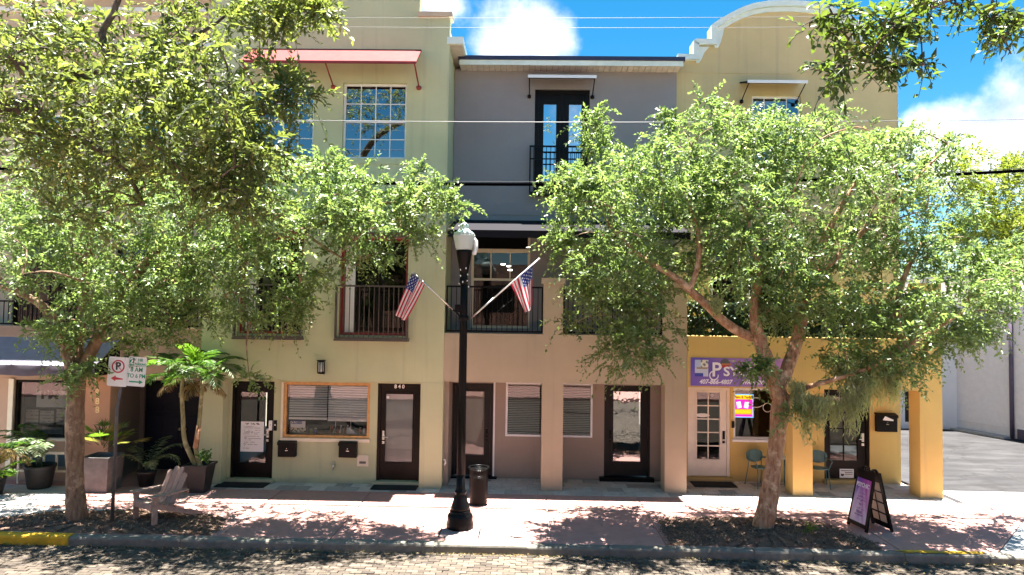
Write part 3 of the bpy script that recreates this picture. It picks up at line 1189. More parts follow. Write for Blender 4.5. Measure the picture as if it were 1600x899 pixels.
door(green, d1, SY + .03, 'door_black', (d1[0] + .19, d1[1] - .19, .44, 2.13), 'glass_dark', hside=1)
door(green, d2, SY + .03, 'door_brown', (d2[0] + .19, d2[1] - .19, .52, 2.14), 'glass_clear', hside=-1)
box('door_curtain', d2[0] + .17, d2[1] - .17, SY + .13, SY + .14, .45, 2.2, 'curtain_grey', green)
write('house_number', '8 4 0', (d2[0] + d2[1]) / 2 + .0, SY + .023, 2.325, .125, 'sign_white', green, bold=.004, sx=.95)
box('door_sticker', d2[0] + .215, d2[0] + .275, SY + .008, SY + .013, 2.04, 2.10, 'sign_white', green)
# shop window with venetian blinds
pf = MB()
ring(pf, sw_[0] + .002, sw_[1] - .002, sw_[2] + .002, sw_[3] - .002, .065, SY + .01, SY + .12)
shopw = pf.build('shop_window', 'pine_frame', green)
box('window_ledge', sw_[0] - .06, sw_[1] + .02, SY - .05, SY + .012, sw_[2] - .08, sw_[2] - .002, 'cream', shopw)
box('window_ledge', sw_[0] - .055, sw_[0] - .003, SY - .03, SY + .01, sw_[2], sw_[3], 'cream', shopw)
MB().add([(sw_[0], SY + .06, sw_[2]), (sw_[1], SY + .06, sw_[2]), (sw_[1], SY + .06, sw_[3]), (sw_[0], SY + .06, sw_[3])], [(0, 1, 2, 3)]).build('pane', 'glass_clear', shopw)
xm = at(509, 640, SY)[0]
for (a, c, bot, tilt, dx) in ((sw_[0] + .085, xm - .012, at(475, 656, SY)[1], .95, 0), (xm + .012, sw_[1] - .085, at(545, 659, SY)[1], 1.12, .02)):
    z = sw_[3] - .11
    wd = c - a
    sm = MB().add([(-wd / 2, -.026, -.004), (wd / 2, -.026, -.004), (wd / 2, 0, .003), (-wd / 2, 0, .003), (-wd / 2, .026, -.004), (wd / 2, .026, -.004)],
                  [(0, 1, 2, 3), (3, 2, 5, 4)]).mesh('blind_slat', MATS['blind_white'])
    k = 0
    while z > bot + .05:
        inst('blind_slat', sm, ((a + c) / 2, SY + .16, z), shopw, (tilt, dx + rng.normal(0, .003), 0))
        z -= .0585
        k += 1
    box('blind_rail', a, c, SY + .145, SY + .175, bot - .02, bot + .035, 'blind_white', shopw)
    box('blind_head', a - .01, c + .01, SY + .135, SY + .19, sw_[3] - .075, sw_[3] - .066 + .0, 'blind_white', shopw)
cords = MB()
for px in (522, 546):
    x = at(px, 660, SY)[0]
    cords.tube([(x, SY + .13, sw_[2] + .1), (x, SY + .13, sw_[3] - .5)], .006, 5)
cords.build('blind_cord', 'blind_white', shopw)
box('shop_counter', sw_[0] + .02, sw_[1] - .02, SY + .23, SY + .7, .5, sw_[2] + .068, 'pine_frame', green)
# display on the sill behind the glass
zs_ = sw_[2] + .069
xs_ = lambda px: at(px, 675, SY + .3)[0]
t = thing('closed_sign', 'small white card reading closed in the shop window', 'sign', (xs_(468), SY + .2, zs_))
box('card', xs_(457), xs_(480), SY + .14, SY + .15, zs_ + .15, zs_ + .32, 'paper', t)
write('lettering', 'CLOSED', xs_(466.5), SY + .135, zs_ + .265, .085, 'dull_blue', t, bold=.003, sx=.85)
box('blue_band', xs_(457), xs_(480), SY + .132, SY + .138, zs_ + .305, zs_ + .322, 'dull_blue', t)
pb = thing('patterned_box', 'black and cream patterned box under the closed card', 'box', (xs_(468), SY + .32, zs_))
printed('patterned_front', lambda u, v: (xs_(454) + (xs_(480) - xs_(454)) * u, SY + .20, zs_ + .002 + .15 * v),
        lambda u, v: ((.6, .55, .42) if (sin(u * 40 + 3 * sin(v * 14)) * cos(v * 22 + 2 * sin(u * 17)) > -.1) else (.03, .03, .03)), 'print', pb, 26, 10)
box('carton', xs_(454), xs_(480), SY + .203, SY + .34, zs_, zs_ + .15, 'paper_dark', pb)
for (px, r_, h, m, lab) in ((486, .04, .10, 'dull_green', 'pale green tub beside the patterned box'), (493, .05, .12, 'dull_blue', 'dark blue jar right of the green tub'),
                            (563, .03, .15, 'dull_red', 'red tin near the right end of the shop window'), (569, .035, .16, 'paper', 'white bottle with red cap at the right end of the shop window')):
    t = thing('display_jar', lab, 'jar', (xs_(px), SY + .3, zs_), group='goods on the shop window ledge')
    MB().lathe([(r_ * .9, 0), (r_, .01), (r_, h * .75), (r_ * .7, h * .85)], (xs_(px), SY + .3, zs_), 12).build('jar', m, t)
    MB().lathe([(r_ * .72, h * .85), (r_ * .72, h)], (xs_(px), SY + .3, zs_), 12).build('lid', 'dull_red' if m == 'paper' else 'cream', t)
bs = thing('card_stack', 'fan of orange and white cards on the shop ledge', 'cards', (xs_(530), SY + .3, zs_))
for k in range(12):
    x = xs_(515 + k * 2.6)
    MB().bar((x, SY + .3, zs_), (x + .03, SY + .33, zs_ + .10 + .1 * rng.random()), .05, .006).build('card', ('dull_orange', 'dull_red', 'cream', 'paper_dark')[k % 4], bs)
wb = thing('white_box', 'open white carton standing right of the orange cards', 'box', (xs_(551), SY + .3, zs_))
MB().prism([(xs_(543), zs_), (xs_(558), zs_), (xs_(551), zs_ + .10), (xs_(547), zs_ + .15), (xs_(543), zs_ + .13)], SY + .26, SY + .36).build('carton', 'paper', wb)
# notices in the first door
dn = thing('paper_notice', 'printed white notice taped inside the glass of the left black door', 'notice', (d1[0] + .45, SY + .07, .9))
nx0, nx1, nz0, nz1 = rect((376, 659, 412, 706), SY + .07)


def notice(u, v):
    if .90 < v < .96 and .12 < u < .8 and rng.random() < .6:
        return (.06, .06, .08)
    if .08 < v < .85 and int(v * 30) % 2 and .1 < u < .12 + .75 * (.6 + .4 * sin(v * 90)) and rng.random() < .8:
        return (.42, .42, .46)
    return (.78, .78, .80)


printed('sheet', lambda u, v: (nx0 + (nx1 - nx0) * u, SY + .072, nz0 + (nz1 - nz0) * v), notice, 'print', dn, 26, 40)

# ------------------------------------------------------------------ grey townhouse
HX0, HX1 = GX1 + .004, 3.812
AY = FY + .006
BY = 17.27      # porch and balcony rear wall
UY = 17.35      # upper wall
grey = thing('grey_townhouse', 'dark grey three-storey townhouse with taupe arcade and black french doors', 'townhouse', (.96, FY, 0))
p1 = (at(845, 768, FY)[0], at(878.5, 768, FY)[0])
p2 = (at(1038.5, 770, FY)[0], HX1)
bz = at(770, 521.5, FY)[1]
ptop = at(864, 444, FY)[1]
b1 = (at(849, 480, FY)[0], at(880, 480, FY)[0])
b2x = at(1036, 500, FY)[0]
MB().wall(HX0, HX1, 0, ptop, AY, AY + .47, [(HX0 - .1, p1[0], -1, 2.50), (p1[1], p2[0], -1, 2.50), (HX0 - .1, b1[0], bz, 9), (b1[1], b2x, bz, 9)]).build('arcade', 'taupe', grey)
cp = MB()
cp.box(b1[0] - .05, b1[1] + .05, AY - .05, AY + .52, ptop + .002, ptop + .14)
cp.build('pier_cap', 'taupe', grey)
cp = MB()
cp.box(b2x - .05, HX1 - .002, AY - .05, AY + .52, ptop + .002, ptop + .14)
cp.build('pier_cap', 'taupe', grey)
box('porch_ceiling', HX0 + .01, HX1 - .01, AY + .475, BY - .003, 2.56, bz - .16, 'taupe', grey)
box('balcony_floor', HX0 + .01, HX1 - .01, AY + .475, BY - .003, bz - .158, bz - .06, 'slab_pale', grey)
sdw = MB()
sdw.box(HX0, HX0 + .10, AY + .30, BY - .004, 0, 2.555)
sdw.build('porch_side_wall', 'porch_grey', grey)
sdw = MB()
sdw.box(HX1 - .08, HX1 - .003, AY + .475, BY - .004, 0, 2.555)
sdw.build('porch_side_wall', 'porch_grey', grey)
# rear wall of porch
e1 = rect((706, 598, 770, 745), BY)
e1 = (e1[0], e1[1], .05, 2.36)
wv = rect((790, 597, 926, 683), BY)
wv = (wv[0], wv[1], wv[2], 2.40)
e2 = rect((944, 602, 1016, 744), BY)
e2 = (e2[0], e2[1], .1, 2.36)
MB().wall(HX0 + .002, HX1 - .002, -.02, 2.555, BY, BY + .22, [wv, (e1[0], e1[1], -.1, e1[3]), (e2[0], e2[1], -.1, e2[3])]).build('porch_wall', 'porch_grey', grey)
# balcony storey
lw = rect((736, 366, 828, 513), BY)
zawn = at(800, 341, BY)[1]
MB().wall(HX0 + .002, HX1 - .002, 2.557, zawn - .05, BY + .003, BY + .22, [lw, (HX0, HX1, 2.5, bz - .17)]).build('balcony_wall', 'slate', grey)
# upper storeys
fd = rect((835, 140, 921, 306), UY)
ztop = at(850, 115, UY)[1]
MB().wall(HX0 + .004, HX1 - .004, zawn - .045, ztop + .1, UY, UY + .25, [fd]).build('wall', 'slate', grey)
for zz in (at(800, 318, UY)[1],):
    box('string_course', HX0 + .006, HX1 - .006, UY - .012, UY - .001, zz - .30, zz, 'slate', grey)
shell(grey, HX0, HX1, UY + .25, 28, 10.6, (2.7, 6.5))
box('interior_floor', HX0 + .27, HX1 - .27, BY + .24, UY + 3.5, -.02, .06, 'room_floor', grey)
# eave
EY = UY - .47
ez = ztop
ev = MB()
ev.box(HX0 + .16, HX1 + .06, EY, EY + .03, ez + .045, ez + .17)
ev.build('fascia', 'mint', grey)
box('drip_edge', HX0 + .13, HX1 + .10, EY - .03, EY + .3, ez + .172, ez + .27, 'navy_edge', grey)
box('roof_deck', HX0 + .16, HX1 + .06, EY + .301, 28, ez + .20, ez + .262, 'roof_membrane', grey)
n_s = 38
for i in range(n_s):
    a = HX0 + .17 + (HX1 - HX0 - .14) * i / n_s
    c = HX0 + .17 + (HX1 - HX0 - .14) * (i + 1) / n_s - .012
    MB().box(a, c, EY + .034, UY - .003, ez + .05, ez + .07).build('soffit_panel', 'soffit', grey)
# french doors and juliet railing
xm = (fd[0] + fd[1]) / 2
fr = MB()
ring(fr, fd[0] + .002, fd[1] - .002, fd[2] + .002, fd[3] - .002, .10, UY + .06, UY + .18)
fr.box(xm - .05, xm + .05, UY + .061, UY + .17, fd[2] + .1, fd[3] - .1)
frd = fr.build('french_door', 'door_black', grey)
for (a, c) in ((fd[0] + .10, xm - .05), (xm + .05, fd[1] - .10)):
    lf = MB()
    lf.wall(a + .003, c - .003, fd[2] + .103, fd[3] - .103, UY + .09, UY + .13, [(a + .13, c - .10, fd[2] + .4, fd[3] - .26)])
    lf.box(a + .13, c - .10, UY + .095, UY + .125, fd[3] - .36, fd[3] - .26)
    lf.build('door_leaf', 'door_black', frd)
    MB().add([(a + .13, UY + .115, fd[2] + .4), (c - .1, UY + .115, fd[2] + .4), (c - .1, UY + .115, fd[3] - .36), (a + .13, UY + .115, fd[3] - .36)], [(0, 1, 2, 3)]).build('pane', 'glass_teal', frd)
jz0, jz1 = at(877, 304, UY - .2)[1], at(877, 228, UY - .2)[1]
jx0, jx1 = at(827, 265, UY - .2)[0], at(927, 265, UY - .2)[0]
railing(grey, jx0, jx1, UY - .2, jz0, jz1, 'black_metal', .105, .2, jz1 - .34, 'juliet_railing')
box('juliet_floor', jx0, jx1, UY - .22, UY - .002, jz0 - .02, jz0 + .015, 'black_metal', grey)


def slim_awning(parent, px0, px1, py, Y, out, mtop, medge):
    x0, x1 = at(px0, py, Y - out)[0], at(px1, py, Y - out)[0]
    z = at((px0 + px1) / 2, py, Y - out)[1]
    a = MB()
    a.prismx([(Y, z + .22), (Y - out, z + .03), (Y - out, z), (Y, z + .18)][::-1], x0, x1)
    aw = a.build('awning', mtop, parent)
    box('edge_bar', x0, x1, Y - out - .02, Y - out - .001, z - .02, z + .055, medge, aw)
    for xx in (x0 + .04, x1 - .04):
        m_ = MB().tube([(xx, Y - .02, z - .28), (xx, Y - out + .02, z - .01)], .014, 6)
        m_.lathe([(.02, -.05), (.05, -.03), (.05, .03), (.02, .05)], (xx, Y - .03, z - .30), 8)
        m_.build('arm', 'black_metal', aw)
    return aw


slim_awning(grey, 825, 932, 121, UY, .62, 'black_fabric', 'white_trim')
# balcony awning
ax0, ax1 = at(699, 360, 15.6)[0], HX1 - .05
zo = at(790, 360, 15.6)[1]
ba = MB()
ba.prismx([(BY - .003, zawn - .06), (15.6, zo), (15.6, zo - .03), (BY - .003, zawn - .1)][::-1], ax0, ax1)
ba.box(ax0, ax1, 15.592, 15.599, zo - .17, zo)
baw = ba.build('balcony_awning', 'black_fabric', grey)
for xx in (ax0 + .04, ax1 - .04):
    MB().tube([(xx, BY - .02, zo - .15), (xx, 15.63, zo - .04)], .02, 6).build('arm', 'black_metal', baw)
# balcony window
f = MB()
ring(f, lw[0] + .002, lw[1] - .002, lw[2] + .002, lw[3] - .002, .06, BY + .03, BY + .12)
zt = at(780, 392, BY)[1]
zm_ = at(780, 437, BY)[1]
f.box(lw[0] + .06, lw[1] - .06, BY + .031, BY + .118, zt - .05, zt + .05)
f.box(lw[0] + .06, lw[1] - .06, BY + .033, BY + .11, zm_ - .03, zm_ + .03)
for px in (767, 797):
    x = at(px, 415, BY)[0]
    f.box(x - .014, x + .014, BY + .04, BY + .1, zm_ + .03, zt - .05)
bw_ = f.build('window', 'cream', grey)
for (za, zb, nn) in ((lw[2] + .06, zm_ - .03, 1), (zm_ + .03, zt - .05, 3), (zt + .05, lw[3] - .06, 1)):
    for i in range(nn):
        a = lw[0] + .06 + (lw[1] - lw[0] - .12) * i / nn
        c = lw[0] + .06 + (lw[1] - lw[0] - .12) * (i + 1) / nn
        MB().add([(a, BY + .07, za), (c, BY + .07, za), (c, BY + .07, zb), (a, BY + .07, zb)], [(0, 1, 2, 3)]).build('pane', 'glass_dark', bw_)
for (px, py) in ((795, 417), (797, 423), (786, 414)):
    x, z = at(px, py, BY + 1.6)
    MB().lathe([(.055, 0), (.06, .03)], (x, BY + 1.6, z), 10).build('downlight', 'spot_light', grey)
railing(grey, HX0 + .02, b1[0] - .005, AY + .10, bz + .01, at(770, 447, AY)[1], 'black_metal', .118, 0, None)
railing(grey, b1[1] + .005, b2x - .005, AY + .10, bz + .01, at(770, 447, AY)[1], 'black_metal', .118, 0, None)
# porch doors, window
box('door_curtain', e1[0] + .17, e1[1] - .19, BY + .13, BY + .14, .5, 2.2, 'curtain_brown', grey)
door(grey, e1, BY + .03, 'charcoal_door', (e1[0] + .20, e1[1] - .22, .55, 2.14), 'glass_clear', hside=1, handle='black_metal', lever=False)
ex = MB().box(e1[1] + .01, e1[1] + .05, BY - .03, BY + .05, .05, 2.4)
ex.build('door_jamb', 'white_trim', grey)
door(grey, e2, BY + .03, 'charcoal_door', (e2[0] + .235, e2[1] - .235, .46, 2.20), 'glass_mirror', hside=-1, handle='black_metal', lever=False)
tb = MB()
tb.box(e2[0] - .12, e2[1] + .08, BY - .16, BY + .2, 0, .095)
tb.build('door_threshold', 'black_metal', grey)
tb = MB()
tb.box(e1[0] - .05, e1[1] + .12, BY - .12, BY + .2, 0, .045)
tb.build('door_threshold', 'black_metal', grey)
wf = MB()
ring(wf, wv[0] + .002, wv[1] - .002, wv[2] + .002, wv[3] - .002, .05, BY - .012, BY + .1)
xmid = (wv[0] + wv[1]) / 2
wf.box(xmid - .04, xmid + .04, BY - .01, BY + .09, wv[2] + .05, wv[3] - .05)
wwn = wf.build('window', 'white_trim', grey)
for (a, c) in ((wv[0] + .05, xmid - .04), (xmid + .04, wv[1] - .05)):
    MB().add([(a, BY + .03, wv[2] + .05), (c, BY + .03, wv[2] + .05), (c, BY + .03, wv[3] - .05), (a, BY + .03, wv[3] - .05)], [(0, 1, 2, 3)]).build('pane', 'glass_dark', wwn)
    wd = c - a - .02
    sm = MB().add([(-wd / 2, -.02, 0), (wd / 2, -.02, 0), (wd / 2, .02, 0), (-wd / 2, .02, 0)], [(0, 1, 2, 3)]).mesh('blind_slat', MATS['blind_white'])
    z = wv[3] - .08
    while z > wv[2] + .09:
        inst('blind_slat', sm, ((a + c) / 2, BY + .09, z), wwn, (.55, rng.normal(0, .002), 0))
        z -= .044
    box('blind_rail', a + .01, c - .01, BY + .075, BY + .105, wv[2] + .055, wv[2] + .085, 'blind_white', wwn)

# ------------------------------------------------------------------ yellow townhouse
YX0, YX1 = 3.818, 9.70
WY = 17.42
yel = thing('yellow_townhouse', 'yellow townhouse with curved mission gable and arcade beside the alley', 'townhouse', (6.7, FY, 0))
q1 = (at(1239, 770, FY)[0], at(1270, 770, FY)[0])
q2 = (at(1438.5, 770, FY)[0], YX1)
yz = at(1200, 527, FY)[1]
MB().wall(YX0, YX1, 0, ptop + .14, FY, FY + .46, [(YX0 - 1, q1[0], -1, 2.47), (q1[1], q2[0], -1, 2.47), (YX0 + .0, q2[0], yz, 9)]).build("arcade", "yellow_bounce", yel)
sb = MB()
sb.box(q2[0], YX1, FY + .463, WY - .003, 2.47, yz)
sb.build('side_beam', 'yellow_bounce', yel)
box('porch_ceiling', YX0 + .02, q2[0] - .003, FY + .463, WY - .003, 2.56, yz - .08, 'yellow_bounce', yel)
f1 = rect((1075, 606, 1141, 743), WY)
f1 = (f1[0], f1[1], .10, 2.33)
sw2 = rect((1146, 608, 1228, 687), WY)
sw2 = (sw2[0], sw2[1], sw2[2], 2.33)
f2 = rect((1288, 608, 1359, 750), WY)
f2 = (f2[0], f2[1], .10, 2.33)
WX1 = 9.46
MB().wall(YX0 + .002, WX1, -.02, 2.555, WY, WY + .22, [sw2, (f1[0], f1[1], -.1, f1[3]), (f2[0], f2[1], -.1, f2[3])]).build('porch_wall', 'yellow_bounce', yel)
uw = rect((1174, 151, 1250, 258), WY + .05)
pw = rect((1110, 372, 1230, 524), WY)
gz = at(1100, 113, WY)[1]
MB().wall(YX0 + .004, WX1, 2.557, gz, WY + .003, WY + .25, [uw, (pw[0], pw[1], yz, pw[3])]).build('wall', 'yellow_skylit', yel)
side = MB().box(WX1 - .25, WX1 - .002, WY + .255, 29, -.02, gz)
side.build('side_wall', 'yellow_skylit', yel)
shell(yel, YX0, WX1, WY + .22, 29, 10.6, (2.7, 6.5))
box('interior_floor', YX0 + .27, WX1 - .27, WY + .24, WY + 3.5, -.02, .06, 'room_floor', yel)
# gable outline
GC = (YX0 + WX1) / 2
left = [(1057, 96), (1057.5, 87), (1082, 87), (1082, 66), (1086, 63.5), (1110, 63.5), (1110, 42), (1115, 38), (1126, 31), (1140, 23), (1158, 14), (1176, 8), (1198, 4.5), (1222, 3.5)]
gl_ = [at(px, py, WY) for px, py in left]
gl_[0] = (YX0 + .01, gl_[0][1])
gl_[1] = (YX0 + .01, gl_[1][1])
outl = gl_ + [(2 * GC - x, z) for x, z in gl_[::-1]]
poly = [(YX0 + .01, gz + .002)] + outl + [(WX1 - .01, gz + .002)]
# fill the gable column by column so that the outline may step
gm = MB()
for i in range(len(outl) - 1):
    (xa, za), (xb, zb) = outl[i], outl[i + 1]
    if abs(xb - xa) < .004:
        continue
    gm.prism([(xa, gz + .002), (xb, gz + .002), (xb, zb - .02), (xa, za - .02)], WY + .003, WY + .3)
gm.build('gable', 'yellow_skylit', yel)


def strip(line, th, y0, y1, m, name, parent, close=.0):
    mbs = MB()
    n = len(line)
    inner = []
    for i in range(n):
        p = Vector((line[i][0], line[i][1]))
        a = Vector((line[max(0, i - 1)][0], line[max(0, i - 1)][1]))
        c = Vector((line[min(n - 1, i + 1)][0], line[min(n - 1, i + 1)][1]))
        d0 = (p - a).normalized() if i else (c - p).normalized()
        d1 = (c - p).normalized() if i < n - 1 else d0
        n0, n1 = Vector((d0.y, -d0.x)), Vector((d1.y, -d1.x))
        nn = (n0 + n1)
        nn = nn / max(.5, nn.length_squared / 2) if nn.length > .01 else n0
        inner.append(p + nn * th)
    for i in range(n - 1):
        mbs.prism([(line[i][0], line[i][1]), (line[i + 1][0], line[i + 1][1]), tuple(inner[i + 1]), tuple(inner[i])], y0, y1)
    return mbs.build(name, m, parent)


strip(outl[1:-1], .14, WY - .12, WY + .33, 'mint', 'coping', yel)
arc = [p for p in outl if True][7:-7]
lower = [(x, z - .152) for x, z in arc]
strip(lower, .11, WY - .05, WY + .0015, 'mint', 'moulding', yel)
for sgn in (1, -1):
    def bx(px, py):
        x, z = at(px, py, WY)
        return (x if sgn > 0 else 2 * GC - x, z)
    for shp in ([(1116, 45), (1132, 40), (1129, 55), (1126, 66), (1122, 75), (1116, 76)], [(1087, 74), (1108, 74), (1100, 83), (1096, 93), (1092, 99), (1087, 99)]):
        MB().prism([bx(*p) for p in shp], WY - .04, WY + .0012).build('scroll_bracket', 'mint', yel)
box('string_course', YX0 + .01, WX1 - .003, WY - .008, WY + .001, gz - .03, gz, 'yellow_skylit', yel)
window(yel, uw, WY + .06, 4, 4, 'white_trim', 'glass_sky')
ts = MB().box(uw[0] + .05, uw[1] - .05, WY + .1, WY + .14, uw[3] - .2, uw[3] - .05)
ts.build('roller_blind', 'cream', yel)
slim_awning(yel, 1168, 1262, 129, WY, .62, 'black_fabric', 'white_trim')
f = MB()
ring(f, pw[0] + .002, pw[1] - .002, yz + .06, pw[3] - .002, .07, WY + .05, WY + .15)
f.box((pw[0] + pw[1]) / 2 - .05, (pw[0] + pw[1]) / 2 + .05, WY + .051, WY + .149, yz + .13, pw[3] - .07)
pd = f.build('patio_door', 'white_trim', yel)
MB().add([(pw[0], WY + .1, yz), (pw[1], WY + .1, yz), (pw[1], WY + .1, pw[3]), (pw[0], WY + .1, pw[3])], [(0, 1, 2, 3)]).build('pane', 'glass_dark', pd)
railing(yel, YX0 + .02, q2[0] - .01, FY + .2, yz + .01, at(1200, 474, FY)[1], 'black_metal', .12)
# side awning seen end-on over the alley
sa = MB().add([(WX1, 18.2, 0), (WX1, 19.6, 0), (WX1, 18.2, 0), (WX1, 19.6, 0)], [])
xA, zA = at(1400, 147, 18.2)
xB, zB = at(1418, 156, 18.2)
xC, zC = at(1401, 166, 18.2)
sa = MB().prism([(WX1 + .002, zA), (WX1 + .002, zC), (WX1 + (xB - xA) + .02, zB)], 18.2, 19.8)
sa.build('side_awning', 'black_fabric', yel)
# balcony awning over the yellow balcony
yb0, yb1 = YX0 + .05, at(1160, 779, 15.6)[0]
# white door with ten lights
door(yel, f1, WY + .03, 'white_door', (f1[0] + .24, f1[1] - .25, .52, 2.20), 'glass_dark', 2, 5, handle='black_metal', hside=1, lever=False)
door(yel, f2, WY + .03, 'door_black', (f2[0] + .17, f2[1] - .28, .55, 2.14), 'glass_dark', 2, 4, handle='silver', hside=1)
stp = MB()
stp.box(f1[0] - .05, f1[1] + .05, WY - .14, WY + .2, 0, .09)
stp.build('door_step', 'yellow_bounce', yel)
stp = MB()
stp.box(f2[0] - .05, f2[1] + .05, WY - .14, WY + .2, 0, .09)
stp.build('door_step', 'yellow_bounce', yel)
f = MB()
ring(f, sw2[0] + .002, sw2[1] - .002, sw2[2] + .002, sw2[3] - .002, .05, WY + .02, WY + .12)
swn = f.build('shop_window', 'white_trim', yel)
MB().add([(sw2[0], WY + .08, sw2[2]), (sw2[1], WY + .08, sw2[2]), (sw2[1], WY + .08, sw2[3]), (sw2[0], WY + .08, sw2[3])], [(0, 1, 2, 3)]).build('pane', 'glass_dark', swn)
box('sill', sw2[0] - .04, sw2[1] + .04, WY - .06, WY + .019, sw2[2] - .06, sw2[2] + .002, 'white_trim', swn)
# second shop window, mostly behind the pier
pn = MB()
write('door_decal', 'o', f1[0] + .62, WY + .075, 2.14, .14, 'paper', yel)
dc = MB().prism([(f1[0] + .25 + .36 * .5 + .18 * cos(2 * pi * k / 14) - .05, 1.62 + .05 * sin(2 * pi * k / 14)) for k in range(14)], WY + .068, WY + .073)
dc.build('door_decal', 'paper', yel)
kp = MB().box(f1[1] + .03, f1[1] + .10, WY - .03, WY - .001, 1.33, 1.50)
kp.build('door_bell', 'mail_black', yel)
# warning card low on the black door
wc = thing('warning_card', 'white warning card with a dog silhouette low on the black door', 'sign', ((f2[0] + f2[1]) / 2, WY + .05, .3))
wx0, wx1, wz0, wz1 = rect((1312, 733, 1334, 747), WY + .05)
box('card', wx0, wx1, WY + .050, WY + .058, wz0, wz1, 'sign_white', wc)
for k in range(3):
    zz = wz1 - .045 - .042 * k
    box('print_line', wx0 + (.03 if k == 0 else .13), wx1 - .03, WY + .047, WY + .0495, zz - .008, zz + .008, 'ink', wc)
dz_ = (wz0 + wz1) / 2 - .05
MB().prism([(wx0 + .03, dz_), (wx0 + .03, dz_ + .05), (wx0 + .045, dz_ + .035), (wx0 + .09, dz_ + .035), (wx0 + .10, dz_ + .045), (wx0 + .11, dz_ + .03),
            (wx0 + .10, dz_ + .0), (wx0 + .085, dz_ - .015), (wx0 + .05, dz_ - .015)], WY + .046, WY + .0495).build('dog_silhouette', 'ink', wc)
# ------------------------------------------------------------------ left shop building
LX0, LX1 = -17.0, GX0 - .004
LY = FY + .02
left_b = thing('brown_shop_building', 'brown and tan shop building with lilac awning and number 888 on its pillar', 'building', (-11, FY, 0))
lo = rect((22, 592, 131, 684), LY)
lz = 2.42
pil = (at(133, 660, LY)[0], at(172, 660, LY)[0])
top_l = at(280, 513, LY)[1]
MB().wall(LX0, LX1, lz, top_l, LY, LY + .3, []).build('wall', 'brown_render', left_b)
MB().wall(LX0, pil[1], 0, lz - .003, LY + .004, LY + .3, [(lo[0], pil[0], lo[2], 2.38), (lo[0], pil[0], .28, lo[2] - .34)]).build('storefront_wall', 'brown_render', left_b)
box('pillar', pil[0], pil[1] - .002, LY - .03, LY + .003, 0, 2.75, 'terracotta', left_b)
for k, ch in enumerate('888'):
    x, z = at(152, 614 + 13.5 * k, LY - .04)
    write('house_number', ch, x, LY - .036, z, .21, 'brass', left_b, bold=.004, ext=.004)
x, z = at(152, 594, LY - .04)
MB().prism([(x - .06, z - .05), (x - .02, z + .06), (x, z), (x + .04, z + .06), (x + .06, z - .03), (x + .0, z - .06)], LY - .04, LY - .032).build('number_emblem', 'dull_orange', left_b)
f = MB()
ring(f, lo[0] + .002, pil[0] - .002, lo[2] + .002, 2.378, .06, LY + .03, LY + .13)
lsw = f.build('shop_window', 'black_metal', left_b)
MB().add([(lo[0], LY + .09, lo[2]), (pil[0], LY + .09, lo[2]), (pil[0], LY + .09, 2.38), (lo[0], LY + .09, 2.38)], [(0, 1, 2, 3)]).build('pane', 'glass_dark', lsw)
box('sill', lo[0] - .06, pil[0] - .004, LY - .07, LY + .003, lo[2] - .07, lo[2] - .004, 'cream', lsw)
px0 = at(14, 640, LY)[0]
box('window_post', px0, lo[0] - .003, LY - .05, LY + .003, lo[2] - .9, 2.40, 'cream', lsw)
# lettered board and papers behind the glass
bx0, bx1, bz0, bz1 = rect((57, 611, 130, 637), LY + .3)
sbd = thing('window_board', 'white lettered board hanging inside the left shop window', 'sign', (bx0, LY + .3, bz0))
box('board', bx0, bx1, LY + .30, LY + .32, bz0, bz1, 'sign_white', sbd)
write('lettering', 'PM', bx0 + .33, LY + .295, (bz0 + bz1) / 2 + .09, .27, 'ink', sbd, bold=.012, sx=1.25)
for (a, b_, c, d, lab) in ((40, 640, 60, 668, 'leftmost pale poster in the left shop window, under the palm fronds'), (62, 642, 84, 664, 'middle pale poster right below the lettered board in the left shop window'),
                          (88, 640, 104, 664, 'pale poster nearest the street tree trunk in the left shop window'), (66, 668, 98, 682, 'low wide pale poster just above the left shop window sill')):
    r_ = rect((a, b_, c, d), LY + .4)
    t = thing('poster', lab, 'poster', (r_[0], LY + .4, r_[2]), group='posters inside the left shop window')
    printed('sheet', lambda u, v, r_=r_: (r_[0] + (r_[1] - r_[0]) * u, LY + .4, r_[2] + (r_[3] - r_[2]) * v),
            lambda u, v: (.30, .28, .25) if (int(v * 14) % 3 == 0 and rng.random() < .7) else (.62, .60, .55), 'print', t, 10, 14)
# recessed entrance with navy double door
RY = LY + 1.25
nd = rect((224, 585, 316, 737), RY)
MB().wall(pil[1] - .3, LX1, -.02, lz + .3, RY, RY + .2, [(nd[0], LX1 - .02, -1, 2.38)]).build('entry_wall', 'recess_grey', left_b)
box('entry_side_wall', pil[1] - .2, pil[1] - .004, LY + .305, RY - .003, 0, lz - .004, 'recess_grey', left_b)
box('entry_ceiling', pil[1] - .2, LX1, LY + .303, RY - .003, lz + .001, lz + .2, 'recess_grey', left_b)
ndx = LX1 - .025
xm = (nd[0] + ndx) / 2
for (a, c) in ((nd[0] + .004, xm - .004), (xm + .004, ndx)):
    dm = MB()
    dm.box(a, c, RY + .06, RY + .1, .03, 2.37)
    dl = dm.build('door_leaf', 'navy_door', left_b)
    wd = (c - a)
    for (z0, z1) in ((.2, .62), (.75, 1.35), (1.48, 2.2)):
        for q in range(2):
            xa = a + wd * (.1 + .42 * q)
            pm_ = MB().box(xa, xa + wd * .38, RY + .045, RY + .0595, z0, z1)
            pm_.build('door_panel', 'navy_door', dl, bevel=.012)
    hb = MB().lathe([(.02, -.03), (.035, -.01), (.035, .02), (.01, .04)], (c - .07 if a < xm - .5 else a + .07, RY + .02, 1.05), 10)
    hb.build('handle', 'brass', dl)
